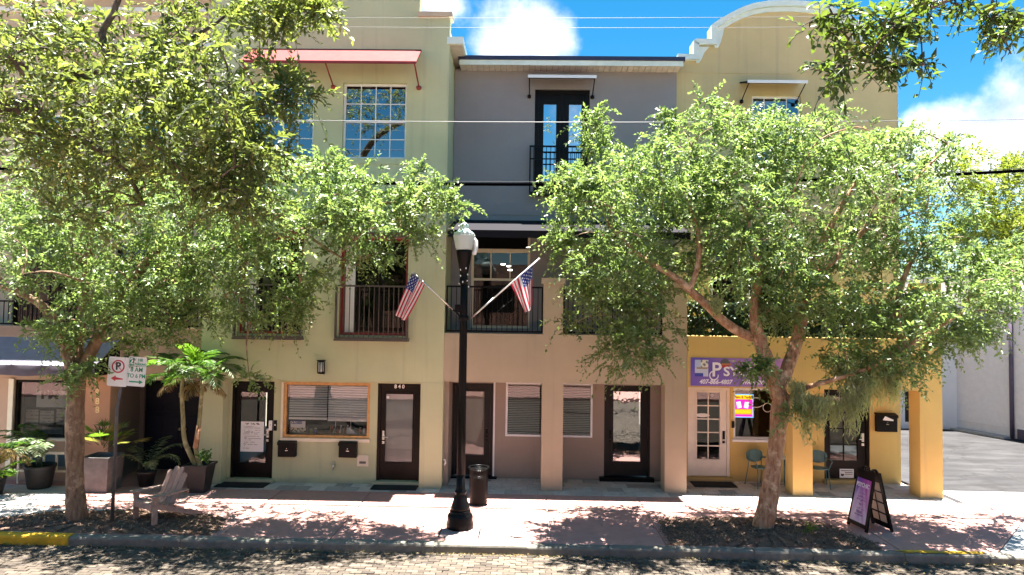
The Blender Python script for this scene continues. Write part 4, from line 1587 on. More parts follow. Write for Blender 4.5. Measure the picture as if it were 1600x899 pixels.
# upper storeys
UYL = FY + .95
balz = at(60, 470, LY)[1]
box('balcony_floor', LX0, LX1 - .01, LY + .303, UYL - .003, top_l - .28, top_l - .08, 'slab_pale', left_b)
w1 = rect((20, 380, 130, 512), UYL)
w2 = rect((180, 380, 300, 512), UYL)
u1 = rect((52, 178, 110, 250), UYL)
u2 = rect((180, 170, 260, 250), UYL)
ltop = 12.6
w1 = (w1[0], w1[1], top_l - .06, w1[3])
w2 = (w2[0], w2[1], top_l - .06, w2[3])
MB().wall(LX0, LX1, top_l - .079, ltop, UYL, UYL + .25, [w1, w2, u1, u2]).build('upper_wall', 'tan_render', left_b)
for r_ in (u1, u2):
    window(left_b, r_, UYL + .06, 3, 4)
for r_ in (w1, w2):
    window(left_b, r_, UYL + .06, 2, 2, 'black_metal', 'glass_dark', .06, False, 'patio_door')
shell(left_b, LX0, LX1, UYL + .25, 27, ltop, (2.75, 6.5))
for (px, py) in ((190, 17), (115, 71)):
    z = at(px, py, UYL)[1]
    box('cornice', LX0, LX1 - .01, UYL - .10, UYL - .002, z - .05, z + .05, 'white_trim', left_b)
box('roof_eave', LX0, LX1 - .05, 15.72, UYL + 10, ltop, ltop + .18, 'roof_membrane', left_b)  # out of view, overhang sized to leave the awning's outer half sunlit
railing(left_b, LX0 + .02, LX1 - .03, LY + .06, top_l + .004, balz, 'black_metal', .115)
# lilac awning over the shop window
aw0, aw1 = at(-30, 560, 15.2)[0], at(150, 580, 15.2)[0]
zt_, zo_ = at(60, 527, LY)[1], at(60, 571, 15.15)[1]
awn = MB()
awn.prismx([(LY - .032, zt_), (15.15, zo_), (15.15, zo_ - .02), (LY - .032, zt_ - .03)][::-1], aw0 - 3, aw1)
awo = awn.build('awning', 'lilac_fabric', left_b)
vm_ = MB()
nv = 60
for i in range(nv + 1):
    x = aw0 - 3 + (aw1 - aw0 + 3) * i / nv
    yy = 15.146 - .012 * sin(i * .9) - .008 * sin(i * 2.3)
    vm_.v += [(x, 15.147, zo_ - .004), (x, yy - .02, zo_ - .13), (x, yy, zo_ - .235 + .012 * sin(i * .55))]
for i in range(nv):
    for j in range(2):
        k = i * 3 + j
        vm_.f.append((k, k + 1, k + 4, k + 3))
        vm_.smooth.append(True)
vm_.build('valance', 'lilac_valance', awo)
ae = MB().prismx([(LY - .032, zt_ - .04), (15.16, zo_ - .02), (15.16, zo_ - .22), (LY - .032, zo_ - .24)][::-1], aw1 - .012, aw1 - .002)
ae.build('awning_end', 'black_fabric', awo)
# mail boxes and meter in the recess
t = thing('mailbox', 'small black mailbox in the shadowed entry beside the orange pillar', 'mailbox', (at(180, 664, RY)[0], RY, 1))
r_ = rect((172, 658, 188, 670), RY - .1)
MB().box(r_[0], r_[1], RY - .12, RY - .002, r_[2], r_[3]).build('box', 'mail_black', t, bevel=.01)
MB().prismx([(RY - .14, r_[3] - .02), (RY - .002, r_[3] + .05), (RY - .002, r_[3] + .002), (RY - .14, r_[3] - .05)][::-1], r_[0] - .02, r_[1] + .02).build('lid', 'mail_black', t)
t = thing('wall_meter', 'grey utility meter with round dial on the entry wall', 'meter', (at(203, 664, RY)[0], RY, 1))
r_ = rect((194, 660, 213, 685), RY - .1)
MB().box(r_[0], r_[1], RY - .10, RY - .002, r_[2], r_[3]).build('box', 'stone_pot', t, bevel=.01)
x, z = at(204, 676, RY - .1)
dm = MB()
dm.tube([(x, RY - .103, z), (x, RY - .17, z)], [.07, .06], 14)
dm.build('dial', 'silver', t)
cv_ = MB().tube([(r_[0] + .05, RY - .04, r_[2]), (r_[0] + .05, RY - .04, .0)], .02, 8)
cv_.build('conduit', 'stone_pot', t)
# low cream rail in front of the window
lr = thing('low_bench', 'low cream metal bench frame under the left shop window', 'bench', (-11.1, 15.9, 0))
c0, c1, cz0, cz1 = rect((27, 706, 129, 738), 15.85)
fr_ = MB()
fr_.box(c0, c1, 15.84, 15.88, cz1 - .06, cz1)
fr_.box(c0, c1, 15.842, 15.878, cz0, cz0 + .04)
fr_.build('rail', 'cream', lr)
for i in range(6):
    x = c0 + .02 + (c1 - c0 - .04) * i / 5
    box('leg', x - .02, x + .02, 15.843, 15.877, 0 if i in (0, 5) else cz0 + .04, cz1 - .06, 'cream', lr)

# ------------------------------------------------------------------ beyond the alley
sid = thing('siding_building', 'pale lilac weatherboard building across the alley', 'building', (17, 25, 0))
A_, B_ = Vector((15.55, 29.5)), Vector((18.35, 21.2))
dirw = (B_ - A_)
Lw = dirw.length
du = dirw / Lw
nrm = Vector((-du.y, du.x))
if nrm.x > 0:
    nrm = -nrm
H_ = 5.6


def sp_(s_, d_, z):
    p = A_ + du * s_ + nrm * d_
    return (p.x, p.y, z)


wn0, wn1 = 4.35 - .9, 4.35 + .1
nb = 40
for k in range(nb):
    z0, z1 = .35 + (H_ - .35) * k / nb, .35 + (H_ - .35) * (k + 1) / nb
    m = MB()
    m.add([sp_(0, .04, z0), sp_(Lw, .04, z0), sp_(Lw, .002, z1), sp_(0, .002, z1), sp_(0, -.02, z0), sp_(Lw, -.02, z0)], [(0, 1, 2, 3), (4, 5, 1, 0)])
    m.build('siding_board', 'siding_lilac', sid)
m = MB()
pts = [sp_(0, 0, 0), sp_(Lw, 0, 0), sp_(Lw, -9, 0), sp_(0, -9, 0)]
m.prismz([(p[0], p[1]) for p in pts], 0, H_)
m.build('wall', 'siding_lilac', sid)
m = MB()
pts = [sp_(Lw * .62, .05, 0), sp_(Lw, .05, 0), sp_(Lw, -.01, 0), sp_(Lw * .62, -.01, 0)]
m.prismz([(p[0], p[1]) for p in pts], 0, .36)
m.build('plinth', 'siding_purple', sid)
m = MB()
pts = [sp_(0, .55, 0), sp_(Lw * .6, .45, 0), sp_(Lw * .6, .026, 0), sp_(0, .026, 0)]
m.prismz([(p[0], p[1]) for p in pts], -.05, .06)
m.build('sunlit_strip', 'slab_pale', sid)  # pale strip added to draw the sunlit line along the wall base
m = MB()
pts = [sp_(-.3, .35, 0), sp_(Lw + .3, .35, 0), sp_(Lw + .3, -9, 0), sp_(-.3, -9, 0)]
m.prismz([(p[0], p[1]) for p in pts], H_, H_ + .2)
m.build('roof', 'roof_membrane', sid)
# downpipe at photo column 1580, and a white window
for s_ in np.linspace(0, Lw, 400):
    p = Vector(sp_(s_, .06, 2.0))
    v = CM.transposed() @ (p - EYE)
    if 800 + 1067 * v.x / -v.z > 1580:
        break
m = MB().tube([sp_(s_, .07, .0), sp_(s_, .07, H_)], .07, 8)
m.build('downpipe', 'siding_purple', sid)
for s2 in np.linspace(0, Lw, 400):
    p = Vector(sp_(s2, .06, 3.2))
    v = CM.transposed() @ (p - EYE)
    if 800 + 1067 * v.x / -v.z > 1511:
        break
wm = MB()
for (a, b_, z0, z1) in ((0, .75, 3.05, 3.13), (0, .75, 4.25, 4.33), (0, .08, 3.13, 4.25), (.67, .75, 3.13, 4.25), (.34, .41, 3.13, 4.25)):
    q = [sp_(s2 + a, .05, 0), sp_(s2 + b_, .05, 0), sp_(s2 + b_, .0, 0), sp_(s2 + a, .0, 0)]
    wm.prismz([(p[0], p[1]) for p in q], z0, z1)
wn_ = wm.build('window', 'white_trim', sid)
MB().add([sp_(s2, .03, 3.05), sp_(s2 + .75, .03, 3.05), sp_(s2 + .75, .03, 4.33), sp_(s2, .03, 4.33)], [(0, 1, 2, 3)]).build('pane', 'glass_sky', wn_)
wg = thing('white_garage', 'white rendered garage at the far end of the alley', 'garage', (14.5, 26.3, 0))
gx = at(1419, 645, 26.3)[0]
MB().wall(10.0, 16.4, 0, 4.4, 26.3, 26.5, [(gx - .12, gx + .13, .25, 1.6)]).build('wall', 'far_white', wg)
box('window', gx - .12, gx + .13, 26.35, 26.4, .25, 1.6, 'dark_room', wg)
box('roof', 9.8, 16.6, 26.1, 31, 4.402, 4.6, 'roof_membrane', wg)

# opposite side of the street, seen only in reflections
op = box('opposite_pavement', -60, 60, -5, .2, -.34, -.03, 'slab_pink')
tag(op, kind='structure')
ob = thing('opposite_building', 'plain cream row of shops on the other side of the street', 'building', (0, -6, 0))
hl = []
for i in range(16):
    x = -38 + i * 5
    hl += [(x, x + 3, .5, 2.8), (x + .4, x + 2.4, 4.2, 5.8)]
MB().wall(-42, 42, 0, 7, -6.0, -5.0, hl).build('wall', 'brown_render', ob)
box('back', -42, 42, -12, -6.3, 0, 6.9, 'dark_room', ob)

# ------------------------------------------------------------------ street lamp and flags
LPX, LPY = -1.185, 13.24
lamp = thing('street_lamp', 'black fluted street lamp with frosted acorn globe on the pavement', 'street lamp', (LPX, LPY, 0))
zz = lambda py: at(724, py, LPY)[1]
px = 1 / (1067 / LPY)
MB().lathe([(.255, 0), (.265, .03), (.265, .10), (.245, .15), (.25, .22), (.225, .27), (.20, .285), (.205, .32), (.195, .345)], (LPX, LPY, .001), 24).build('base', 'black_metal', lamp)
MB().lathe([(.19, .34), (.18, .40), (.145, .50), (.115, .62), (.105, .655), (.118, .675), (.118, .70), (.098, .72), (.088, .76), (.082, 1.0)], (LPX, LPY, 0), 24, .05).build('pedestal', 'black_metal', lamp)
MB().lathe([(.082, 1.0), (.078, 2.6), (.072, 4.2), (.07, zz(440))], (LPX, LPY, 0), 32, .12).build('pole', 'black_metal', lamp)
fit = MB()
fit.lathe([(.072, zz(445)), (.085, zz(442)), (.085, zz(436)), (.074, zz(433)), (.088, zz(425)), (.115, zz(412)), (.14, zz(402)), (.155, zz(396)), (.16, zz(392)), (.15, zz(391))], (LPX - .01, LPY, 0), 24, .03)
fit.build('lamp_holder', 'black_metal', lamp)
MB().lathe([(.145, zz(391.5)), (.165, zz(388)), (.19, zz(378)), (.212, zz(371)), (.215, zz(368.5)), (.205, zz(367))], (LPX - .015, LPY, 0), 24, .012).build('globe', 'globe_glass', lamp)
MB().lathe([(.208, zz(367.2)), (.198, zz(365)), (.16, zz(362.5)), (.115, zz(360)), (.085, zz(357.5)), (.08, zz(355)), (.088, zz(353.5)), (.082, zz(351.5)), (.05, zz(349)), (.035, zz(348)), (.01, zz(347))], (LPX - .018, LPY, 0), 24).build('globe_cap', 'lamp_glass_cap', lamp)
# string of small bulbs wound round the neck
wz0, wz1 = zz(447), zz(412)
hx = [(LPX - .01 + (.085 + .05 * max(0, t_ - .6)) * cos(t_ * 22), LPY + (.085 + .05 * max(0, t_ - .6)) * sin(t_ * 22), wz0 + (wz1 - wz0) * t_) for t_ in np.linspace(0, 1, 60)]
cable = MB().tube(hx, .008, 5).build('light_string', 'black_metal', lamp)
bm2 = MB().lathe([(.004, -.022), (.012, -.012), (.014, .004), (.006, .016)], n=6).mesh('bulb', MATS['sign_white'])
for k in range(0, 60, 4):
    inst('bulb', bm2, (hx[k][0] + .012 * cos(k), hx[k][1] - .012, hx[k][2] - .012), cable)
pcx, pcz = at(742, 385, LPY)
MB().tube([(pcx - .07, LPY, pcz + .12), (pcx - .02, LPY, pcz + .15), (pcx + .015, LPY, pcz + .10), (pcx + .02, LPY, pcz - .05), (pcx - .01, LPY, pcz - .14), (pcx - .05, LPY, pcz - .15)],
          [.02, .035, .04, .042, .045, .03], 8).build('photocell_arm', 'bag_white', lamp)
sx_, sz_ = at(716, 482, LPY)
MB().box(sx_ - .06, sx_ + .075, LPY - .06, LPY + .06, sz_ - .075, sz_ + .075).build('junction_box', 'black_metal', lamp, bevel=.015)
MB().lathe([(.086, -.05), (.10, -.04), (.10, .04), (.086, .05)], (LPX, LPY, at(728, 497, LPY)[1]), 16).build('flag_bracket', 'black_metal', lamp)


def flag(name, label, p0, p1, hoist, drop, ends, m_pole, split=.48):
    """p0,p1: pole ends; hoist: two fractions along the pole; the cloth hangs from the pole along drop"""
    t = thing(name, label, 'flag', tuple(p0), group='flags on the street lamp')
    pole = MB()
    mid = p0.lerp(p1, split)
    pole.tube([p0, mid], .017, 8)
    pole.build('pole', m_pole[0], t)
    pole = MB().tube([mid, p1], .014, 8)
    pole.lathe([(.0, -.02), (.022, -.01), (.022, .012), (.0, .022)], tuple(p1), 8)
    pole.build('pole', m_pole[1], t)
    ha, hb = p0.lerp(p1, hoist[0]), p0.lerp(p1, hoist[1])

    def pt(u, v):
        top = ha.lerp(hb, u)
        e0, e1 = Vector(ends[0]), Vector(ends[1])
        bot = e0.lerp(e1, u)
        p = top.lerp(bot, v)
        amp = .022 + .030 * v
        p.y += amp * sin(u * 9.5 + v * 1.5) + .03 * v * sin(v * 5 + u * 3)
        p.x += .5 * amp * cos(u * 9.5 + v * 1.3)
        p.z -= .02 * sin(pi * u) * v
        return p

    def colr(u, v):
        # u runs along the hoist towards the pole tip, v along the fly
        if u > 6 / 13 and v < .36:
            gx_, gy_ = (u - 6 / 13) / (7 / 13) * 7, v / .36 * 8
            if (int(gx_) + int(gy_)) % 2 == 0 and abs(gx_ % 1 - .5) < .28 and abs(gy_ % 1 - .5) < .28:
                return (.75, .75, .78)
            return (.03, .045, .20)
        return (.55, .03, .06) if int(u * 13) % 2 == 0 else (.78, .76, .76)
    printed('cloth', pt, colr, 'flag_print', t, 52, 60)
    return t


def P(px, py, Y):
    x, z = at(px, py, Y)
    return Vector((x, Y, z))


flag('flag', 'american flag hanging from the pole on the left of the street lamp', P(723, 498, LPY), P(645, 426, LPY - .25), (.76, 1.0), 1,
     (P(634, 501, LPY - .20), P(619, 492, LPY - .25)), ('black_metal', 'silver'), .2)
flag('flag', 'american flag hanging from the pole on the right of the street lamp', P(735, 498, LPY), P(842, 405, LPY - .3), (.58, .92), 1,
     (P(821, 490, LPY - .30), P(832, 477, LPY - .33)), ('silver', 'sign_white'), .35)

# ------------------------------------------------------------------ wires
for (nm, pts, r_, m, lab) in (
        ('power_cable', [(390, 187.5), (700, 191.5), (1055, 190.5), (1598, 188.5)], .0075, 'wire_grey', 'pale grey cable crossing the facades below the upper windows'),
        ('power_cable', [(430, 283), (700, 287), (950, 288), (1540, 271), (1598, 266)], .036, 'wire_black', 'thick black cable bundle crossing the grey facade above the balcony awning'),
        ('power_cable', [(350, 27), (700, 29.5), (1100, 27), (1598, 25)], .0035, 'wire_grey', 'thin pale wire highest across the sky'),
        ('power_cable', [(350, 41), (700, 44), (1100, 43), (1598, 41)], .0035, 'wire_grey', 'thin pale wire second from the top across the sky')):
    Yw = 14.9 if r_ > .005 else 12.6
    P3 = [P(a, b_, Yw) for a, b_ in pts]
    xs3 = np.array([p.x for p in P3])
    cz = np.polyfit(xs3, np.array([p.z for p in P3]), 2)
    cz[0] = max(cz[0], .0008)
    Q = [Vector((x, Yw, float(np.polyval(cz, x)))) for x in np.linspace(-26, 30, 60)]
    t = thing(nm, lab, 'cable', tuple(P3[1]), group='overhead cables')
    if r_ > .02:
        MB().tube(Q, r_, 7).build('cable', m, t)
        MB().tube([q + Vector((.0, -.01, .052)) for q in Q], .008, 6).build('messenger_wire', 'wire_dull', t)
    else:
        MB().tube(Q, r_, 6).build('cable', m, t)

# ------------------------------------------------------------------ litter bin
TX, TY = -.945, 14.89
tb = thing('litter_bin', 'dark brown perforated metal litter bin beside the street lamp', 'trash can', (TX, TY, 0))
R_, Hb = .205, .80
shell_ = MB()
for (a, b_, c, d) in ((.0, .0, R_ * .94, 0),):
    pass
MB().lathe([(R_ * .90, .03), (R_ * .93, .04), (R_ * .93, .06)], (TX, TY, 0), 28).build('foot', 'black_metal', tb)
# sheet with rows of punched slots
bd = MB()
nR, nA = 19, 30
for i in range(nR):
    z0, z1 = .06 + (Hb - .08) * i / nR, .06 + (Hb - .08) * (i + 1) / nR
    r0, r1 = R_ * (.94 + .06 * i / nR), R_ * (.94 + .06 * (i + 1) / nR)
    for j in range(nA):
        a0, a1 = 2 * pi * (j + (i % 2) * .5) / nA, 2 * pi * (j + 1 + (i % 2) * .5) / nA
        am0, am1 = a0 + (a1 - a0) * .28, a1 - (a1 - a0) * .28
        zm0, zm1 = z0 + (z1 - z0) * .28, z1 - (z1 - z0) * .28
        q = lambda a, z: (TX + (r0 + (r1 - r0) * (z - z0) / (z1 - z0)) * cos(a), TY + (r0 + (r1 - r0) * (z - z0) / (z1 - z0)) * sin(a), z)
        o4 = [q(a0, z0), q(a1, z0), q(a1, z1), q(a0, z1)]
        i4 = [q(am0, zm0), q(am1, zm0), q(am1, zm1), q(am0, zm1)]
        bd.add(o4 + i4, [(0, 1, 5, 4), (1, 2, 6, 5), (2, 3, 7, 6), (3, 0, 4, 7)])
bd.build('basket', 'litter_can', tb)
MB().lathe([(R_ * .84, .07), (R_ * .90, Hb - .04), (R_ * .86, Hb - .05), (R_ * .8, .09)], (TX, TY, 0), 24).build('liner', 'black_metal', tb)
rm = MB().tube([(TX + R_ * 1.02 * cos(a), TY + R_ * 1.02 * sin(a), Hb - .015) for a in np.linspace(0, 2 * pi, 29)], .02, 8, False)
rm.build('rim', 'black_metal', tb)

# ------------------------------------------------------------------ adirondack chair
ad = thing('adirondack_chair', 'weathered grey wooden adirondack chair on the mulch by the kerb', 'chair', (-7.0, 13.36, .02), R(-31))
# local frame: -Y is the front, X to the right, seat width .56
WD = .56


def AB(name, mb, parent=ad):
    return mb.build(name, 'wood_grey', parent, local=True, bevel=.004)


for s_ in (-1, 1):
    x = s_ * (WD / 2 + .012)
    AB('leg', MB().cbox((x + s_ * .024, -.36, .27), (.04, .10, .54)))
    sr = MB().prismx([(-.40, .30), (-.40, .39), (-.30, .40), (.12, .24), (.62, .06), (.62, .0), (.50, .0), (.05, .17), (-.30, .29)], x - .016, x + .016)
    AB('side_rail', sr)
    am = MB().prismz([(x - s_ * .03, -.46), (x + s_ * .11, -.46), (x + s_ * .135, -.40), (x + s_ * .125, -.05), (x + s_ * .075, .30), (x - s_ * .0, .30), (x - s_ * .015, 0)][::(1 if s_ > 0 else -1)], .545, .572)
    AB('armrest', am)
    AB('arm_brace', MB().prismx([(-.41, .545), (-.31, .545), (-.345, .36), (-.385, .36)], x + s_ * .046, x + s_ * .072))
for k in range(5):
    y = -.385 + .088 * k
    z = .405 - max(0, k - 1) * .031
    AB('seat_slat', MB().bar((-WD / 2 - .03, y, z), (WD / 2 + .03, y, z), .078, .022, (0, -.35 if k > 1 else 0, 1)))
AB('front_apron', MB().cbox((0, -.415, .345), (WD + .05, .022, .10)))
# back: four wide slats with rounded tops, leaning to the rear
lean = R(24)
bw4 = [(-.30, -.162, .86), (-.140, -.010, .97), (.010, .140, .97), (.162, .30, .86)]
for (a, c, top) in bw4:
    f = lambda x, s_: (x * (1 + .10 * s_), -.02 + .30 * 0 + .03 + s_ * sin(lean), .27 + s_ * cos(lean))
    pts = []
    for i in range(7):
        u = i / 6
        x = a + (c - a) * u
        # crown of the slat: arc of the whole back plus own rounded corner
        e = top - .045 * (abs(u - .5) * 2) ** 2.5 - .30 * max(0, abs(x) - .02) ** 2
        pts.append((x, e))
    base = [(a * .9, 0.0), (c * .9, 0.0)]
    front = [f(base[0][0], base[0][1])] + [f(x, s_ * .78) for x, s_ in pts] + [f(base[1][0], base[1][1])]
    n = len(front)
    back = [(p[0], p[1] + .02, p[2] - .008) for p in front]
    m = MB().add(front + back, [tuple(range(n - 1, -1, -1)), tuple(range(n, 2 * n))] + [(i, (i + 1) % n, n + (i + 1) % n, n + i) for i in range(n)])
    AB('back_slat', m)
AB('back_brace', MB().bar((-.36, .28, .53), (.36, .28, .53), .03, .06))
AB('back_brace', MB().bar((-.28, .10, .24), (.28, .10, .24), .03, .06))

# ------------------------------------------------------------------ a-frame sign
af = thing('a_frame_sign', 'folding black sandwich board with purple psychic poster on the pavement', 'sandwich board', (6.85, 13.75, 0))
yA, yB = 13.46, 14.05
xl, xr, xt, zt3 = 6.58, 7.12, 6.85, 1.10


AR = R(10)


def afr(p):
    dx, dy = p[0] - 6.85, p[1] - 13.755
    return Vector((6.85 + dx * cos(AR) - dy * sin(AR), 13.755 + dx * sin(AR) + dy * cos(AR), p[2]))


def afp(side, u, v):
    """u along the width, v up the leaf"""
    xb = xl if side < 0 else xr
    x = xb + (xt + side * .045 - xb) * v
    y = (yB + (yA - yB) * u)
    y = yB + (yA - yB) * (.5 + (u - .5) * (1 - .16 * v))
    return afr((x, y, .015 + zt3 * v))


for side in (-1, 1):
    m = MB()

    def plate(u0, u1, v0, v1, d0, d1):
        n_ = Vector((side * .95 * cos(AR), side * .95 * sin(AR), .3))
        vs = []
        for d in (d0, d1):
            for (u, v) in ((u0, v0), (u1, v0), (u1, v1), (u0, v1)):
                vs.append(afp(side, u, v) + n_ * d)
        m.add(vs, [(0, 1, 2, 3), (7, 6, 5, 4), (0, 4, 5, 1), (1, 5, 6, 2), (2, 6, 7, 3), (3, 7, 4, 0)])
    plate(0, .09, -.01, 1, -.018, .022)
    plate(.91, 1, -.01, 1, -.018, .022)
    plate(.09, .91, .03, .09, -.017, .021)
    plate(.09, .91, .86, 1.0, -.017, .021)
    plate(.09, .91, .09, .86, -.006, .008)
    lf = m.build('leaf', 'black_metal', af)
    # ribs moulded on the inner face
    m = MB()
    for v in (.28, .47, .66):
        plate(.09, .91, v - .012, v + .012, -.02, -.0065)
    plate(.485, .515, .09, .86, -.021, -.0067)
    m.build('rib', 'black_metal', lf)
    m = MB()
    plate(.16, .84, .12, .82, -.0105, -.0072)
    m.build('backing_sheet', 'cream' if side > 0 else 'paper_dark', lf)
for u in (.22, .78):
    yh = yB + (yA - yB) * (.5 + (u - .5) * .84)
    MB().tube([afr((xt - .06, yh - .02, 1.115)), afr((xt - .03, yh, 1.16)), afr((xt + .03, yh, 1.16)), afr((xt + .06, yh - .02, 1.115))], .024, 8).build('hinge', 'black_metal', af)
hd = MB().tube([afr((xt - .04, 13.70, 1.12)), afr((xt - .04, 13.70, 1.18)), afr((xt - .04, 13.81, 1.18)), afr((xt - .04, 13.81, 1.12))], .018, 8)
hd.build('handle', 'black_metal', af)


def poster(u, v):
    n1 = .5 + .25 * sin(u * 5 + 3 * v + 1.2 * sin(7 * v)) + .25 * sin(9 * u - 6 * v + 2 * sin(5 * u))
    n2 = .5 + .5 * sin(11 * v + 4 * sin(6 * u + 2) + 3 * u)
    blue, mag, wht = np.array((.06, .06, .45)), np.array((.50, .05, .42)), np.array((.74, .66, .84))
    c = blue * (1 - u) + mag * u
    k = max(0, min(1, 1.25 * (1 - v) + .6 * (n1 - .5) - .12 + .35 * (n2 - .5)))
    c = c * (1 - k) + wht * k
    if .14 < v < .66 and int(v * 34) % 3 != 0:
        wdt = .30 * (.55 + .45 * sin(int(v * 34) * 2.7))
        if abs(u - .5) < wdt and rng.random() < .85:
            c = c * .35 + np.array((.10, .02, .22)) * .65
    return tuple(c)


printed('poster', lambda u, v: afp(-1, .10 + .80 * u, .10 + .75 * v) + Vector((-.0215, 0, .007)), poster, 'print', af, 34, 60)
p = afp(-1, .5, .735) + Vector((-.031, 0, .010))
ang = math.atan2(xt - .045 - xl, zt3)
write('lettering', 'PSYCHIC', p.x, p.y, p.z, .115, 'banner_white', af, rot=(pi / 2 - ang, 0, -pi / 2 + AR), bold=.003, sx=.82)

# ------------------------------------------------------------------ parking signs
sg = thing('parking_sign', 'street sign post with a red no parking plate and a green two hour parking plate', 'street sign', (-7.8, 13.0, 0))
SX, SYy = gr(175, 820)
p0 = Vector((SX, SYy, 0))
p1 = P(183, 640, SYy)
p2 = P(198, 556, SYy - .02)
MB().tube([p0, p1, p2], .032, 8).build('post', 'galvanised', sg)
sa_ = R(-3.2)


def local(c, dx, dz, dy=0):
    return (c.x + dx * cos(sa_) - dz * sin(sa_) * 1, c.y + dy, c.z + dx * sin(sa_) + dz * cos(sa_))


def plate_poly(c, w_, h_, y0, y1, m, nm, parent, r_=.03):
    pts = []
    for (sx, sz, a0) in ((1, 1, 0), (-1, 1, 90), (-1, -1, 180), (1, -1, 270)):
        for k in range(4):
            a = R(a0 + 30 * k)
            pts.append(local(c, sx * (w_ / 2 - r_) + r_ * cos(a), sz * (h_ / 2 - r_) + r_ * sin(a)))
    return MB().prism([(p[0], p[2]) for p in pts], c.y + y0, c.y + y1).build(nm, m, parent)


def sq(c, dx0, dx1, dz0, dz1, y0, y1, m, nm, parent):
    pts = [local(c, a, b_) for a, b_ in ((dx0, dz0), (dx1, dz0), (dx1, dz1), (dx0, dz1))]
    return MB().prism([(p[0], p[2]) for p in pts], c.y + y0, c.y + y1).build(nm, m, parent)


Yp = SYy - .05
c1 = P(184, 581, Yp)
c2 = P(213.5, 581, Yp)
pw_, ph_ = .385, .56
pl1 = plate_poly(c1, pw_, ph_, 0, .006, 'sign_white', 'no_parking_plate', sg)
pl2 = plate_poly(c2, pw_ * .92, ph_, 0, .006, 'sign_white', 'two_hour_plate', sg)
# ring, slash, P and arrow on the left plate
rg = MB()
cc = local(c1, .0, .10)
for k in range(28):
    a0, a1 = 2 * pi * k / 28, 2 * pi * (k + 1) / 28
    rg.prism([(cc[0] + .125 * cos(a0), cc[2] + .125 * sin(a0)), (cc[0] + .125 * cos(a1), cc[2] + .125 * sin(a1)), (cc[0] + .10 * cos(a1), cc[2] + .10 * sin(a1)), (cc[0] + .10 * cos(a0), cc[2] + .10 * sin(a0))], c1.y - .004, c1.y - .001)
rg.build('prohibition_ring', 'sign_red', pl1)
write('letter', 'P', cc[0], c1.y - .003, cc[2], .20, 'ink', pl1, bold=.006)
MB().bar((cc[0] - .08, c1.y - .005, cc[2] + .08), (cc[0] + .08, c1.y - .005, cc[2] - .08), .002, .024, (0, 1, 0)).build('slash', 'sign_red', pl1)
ar = [(-.12, -.13), (-.03, -.075), (-.03, -.105), (.11, -.125), (.11, -.145), (-.03, -.155), (-.03, -.185)]
MB().prism([(local(c1, a, b_)[0], local(c1, a, b_)[2]) for a, b_ in ar], c1.y - .004, c1.y - .001).build('arrow', 'sign_red', pl1)
# green plate
w2_ = pw_ * .92
sq(c2, -w2_ / 2 + .02, -w2_ / 2 + .115, .115, .262, -.003, -.0005, 'sign_green', 'number_block', pl2)
lc = local(c2, -w2_ / 2 + .067, .188)
write('lettering', '2', lc[0], c2.y - .006, lc[2], .155, 'sign_white', pl2, rot=(pi / 2, -sa_, 0), bold=.005)
for (tx, dx, dz, sz_) in (('HR', .06, .222, .085), ('PARKING', .063, .14, .062), ('8 AM', 0, .035, .125), ('TO 6 PM', 0, -.085, .11)):
    lc = local(c2, dx, dz)
    write('lettering', tx, lc[0], c2.y - .003, lc[2], sz_, 'sign_green', pl2, rot=(pi / 2, -sa_, 0), bold=.001, sx=.86)
ar = [(.14, -.195), (.065, -.155), (.065, -.182), (-.13, -.182), (-.13, -.208), (.065, -.208), (.065, -.235)]
MB().prism([(local(c2, a, b_)[0], local(c2, a, b_)[2]) for a, b_ in ar], c2.y - .004, c2.y - .001).build('arrow', 'sign_green', pl2)
sq(c2, -w2_ / 2 + .012, w2_ / 2 - .012, .098, .106, -.003, -.0005, 'sign_green', 'divider', pl2)

# ------------------------------------------------------------------ banner and lit sign of the yellow shop
bn0, bn1, bnz0, bnz1 = rect((1079, 560, 1228, 605), FY - .01)
bnz0 = max(bnz0, 2.50)
BYn = FY - .012
bn = thing('shop_banner', 'purple psychic shop banner on the yellow arcade above the white door', 'banner', (bn0, BYn, bnz0))


def bcol(u, v):
    a, c = np.array((.13, .095, .50)), np.array((.45, .24, .47))
    k = min(1, max(0, u * 1.05 + .12 * sin(5 * v + 7 * u)))
    return tuple(a * (1 - k) + c * k)


printed('sheet', lambda u, v: (bn0 + (bn1 - bn0) * u, BYn, bnz0 + (bnz1 - bnz0) * v), bcol, 'print', bn, 30, 12)
BW, BH = bn1 - bn0, bnz1 - bnz0


def pic(u, v):
    if abs(v - .5) < .05 and .1 < u < .95:
        return (.35, .25, .18)
    if v > .5:
        s_ = sin(u * 13 + 2) * sin(v * 17 + 3 * u)
        return (.45, .55, .80) if u < .45 else ((.72, .72, .62) if s_ > -.2 else (.20, .22, .25))
    return (.05, .07, .40) if v < .22 and u < .6 else (.55, .60, .78)


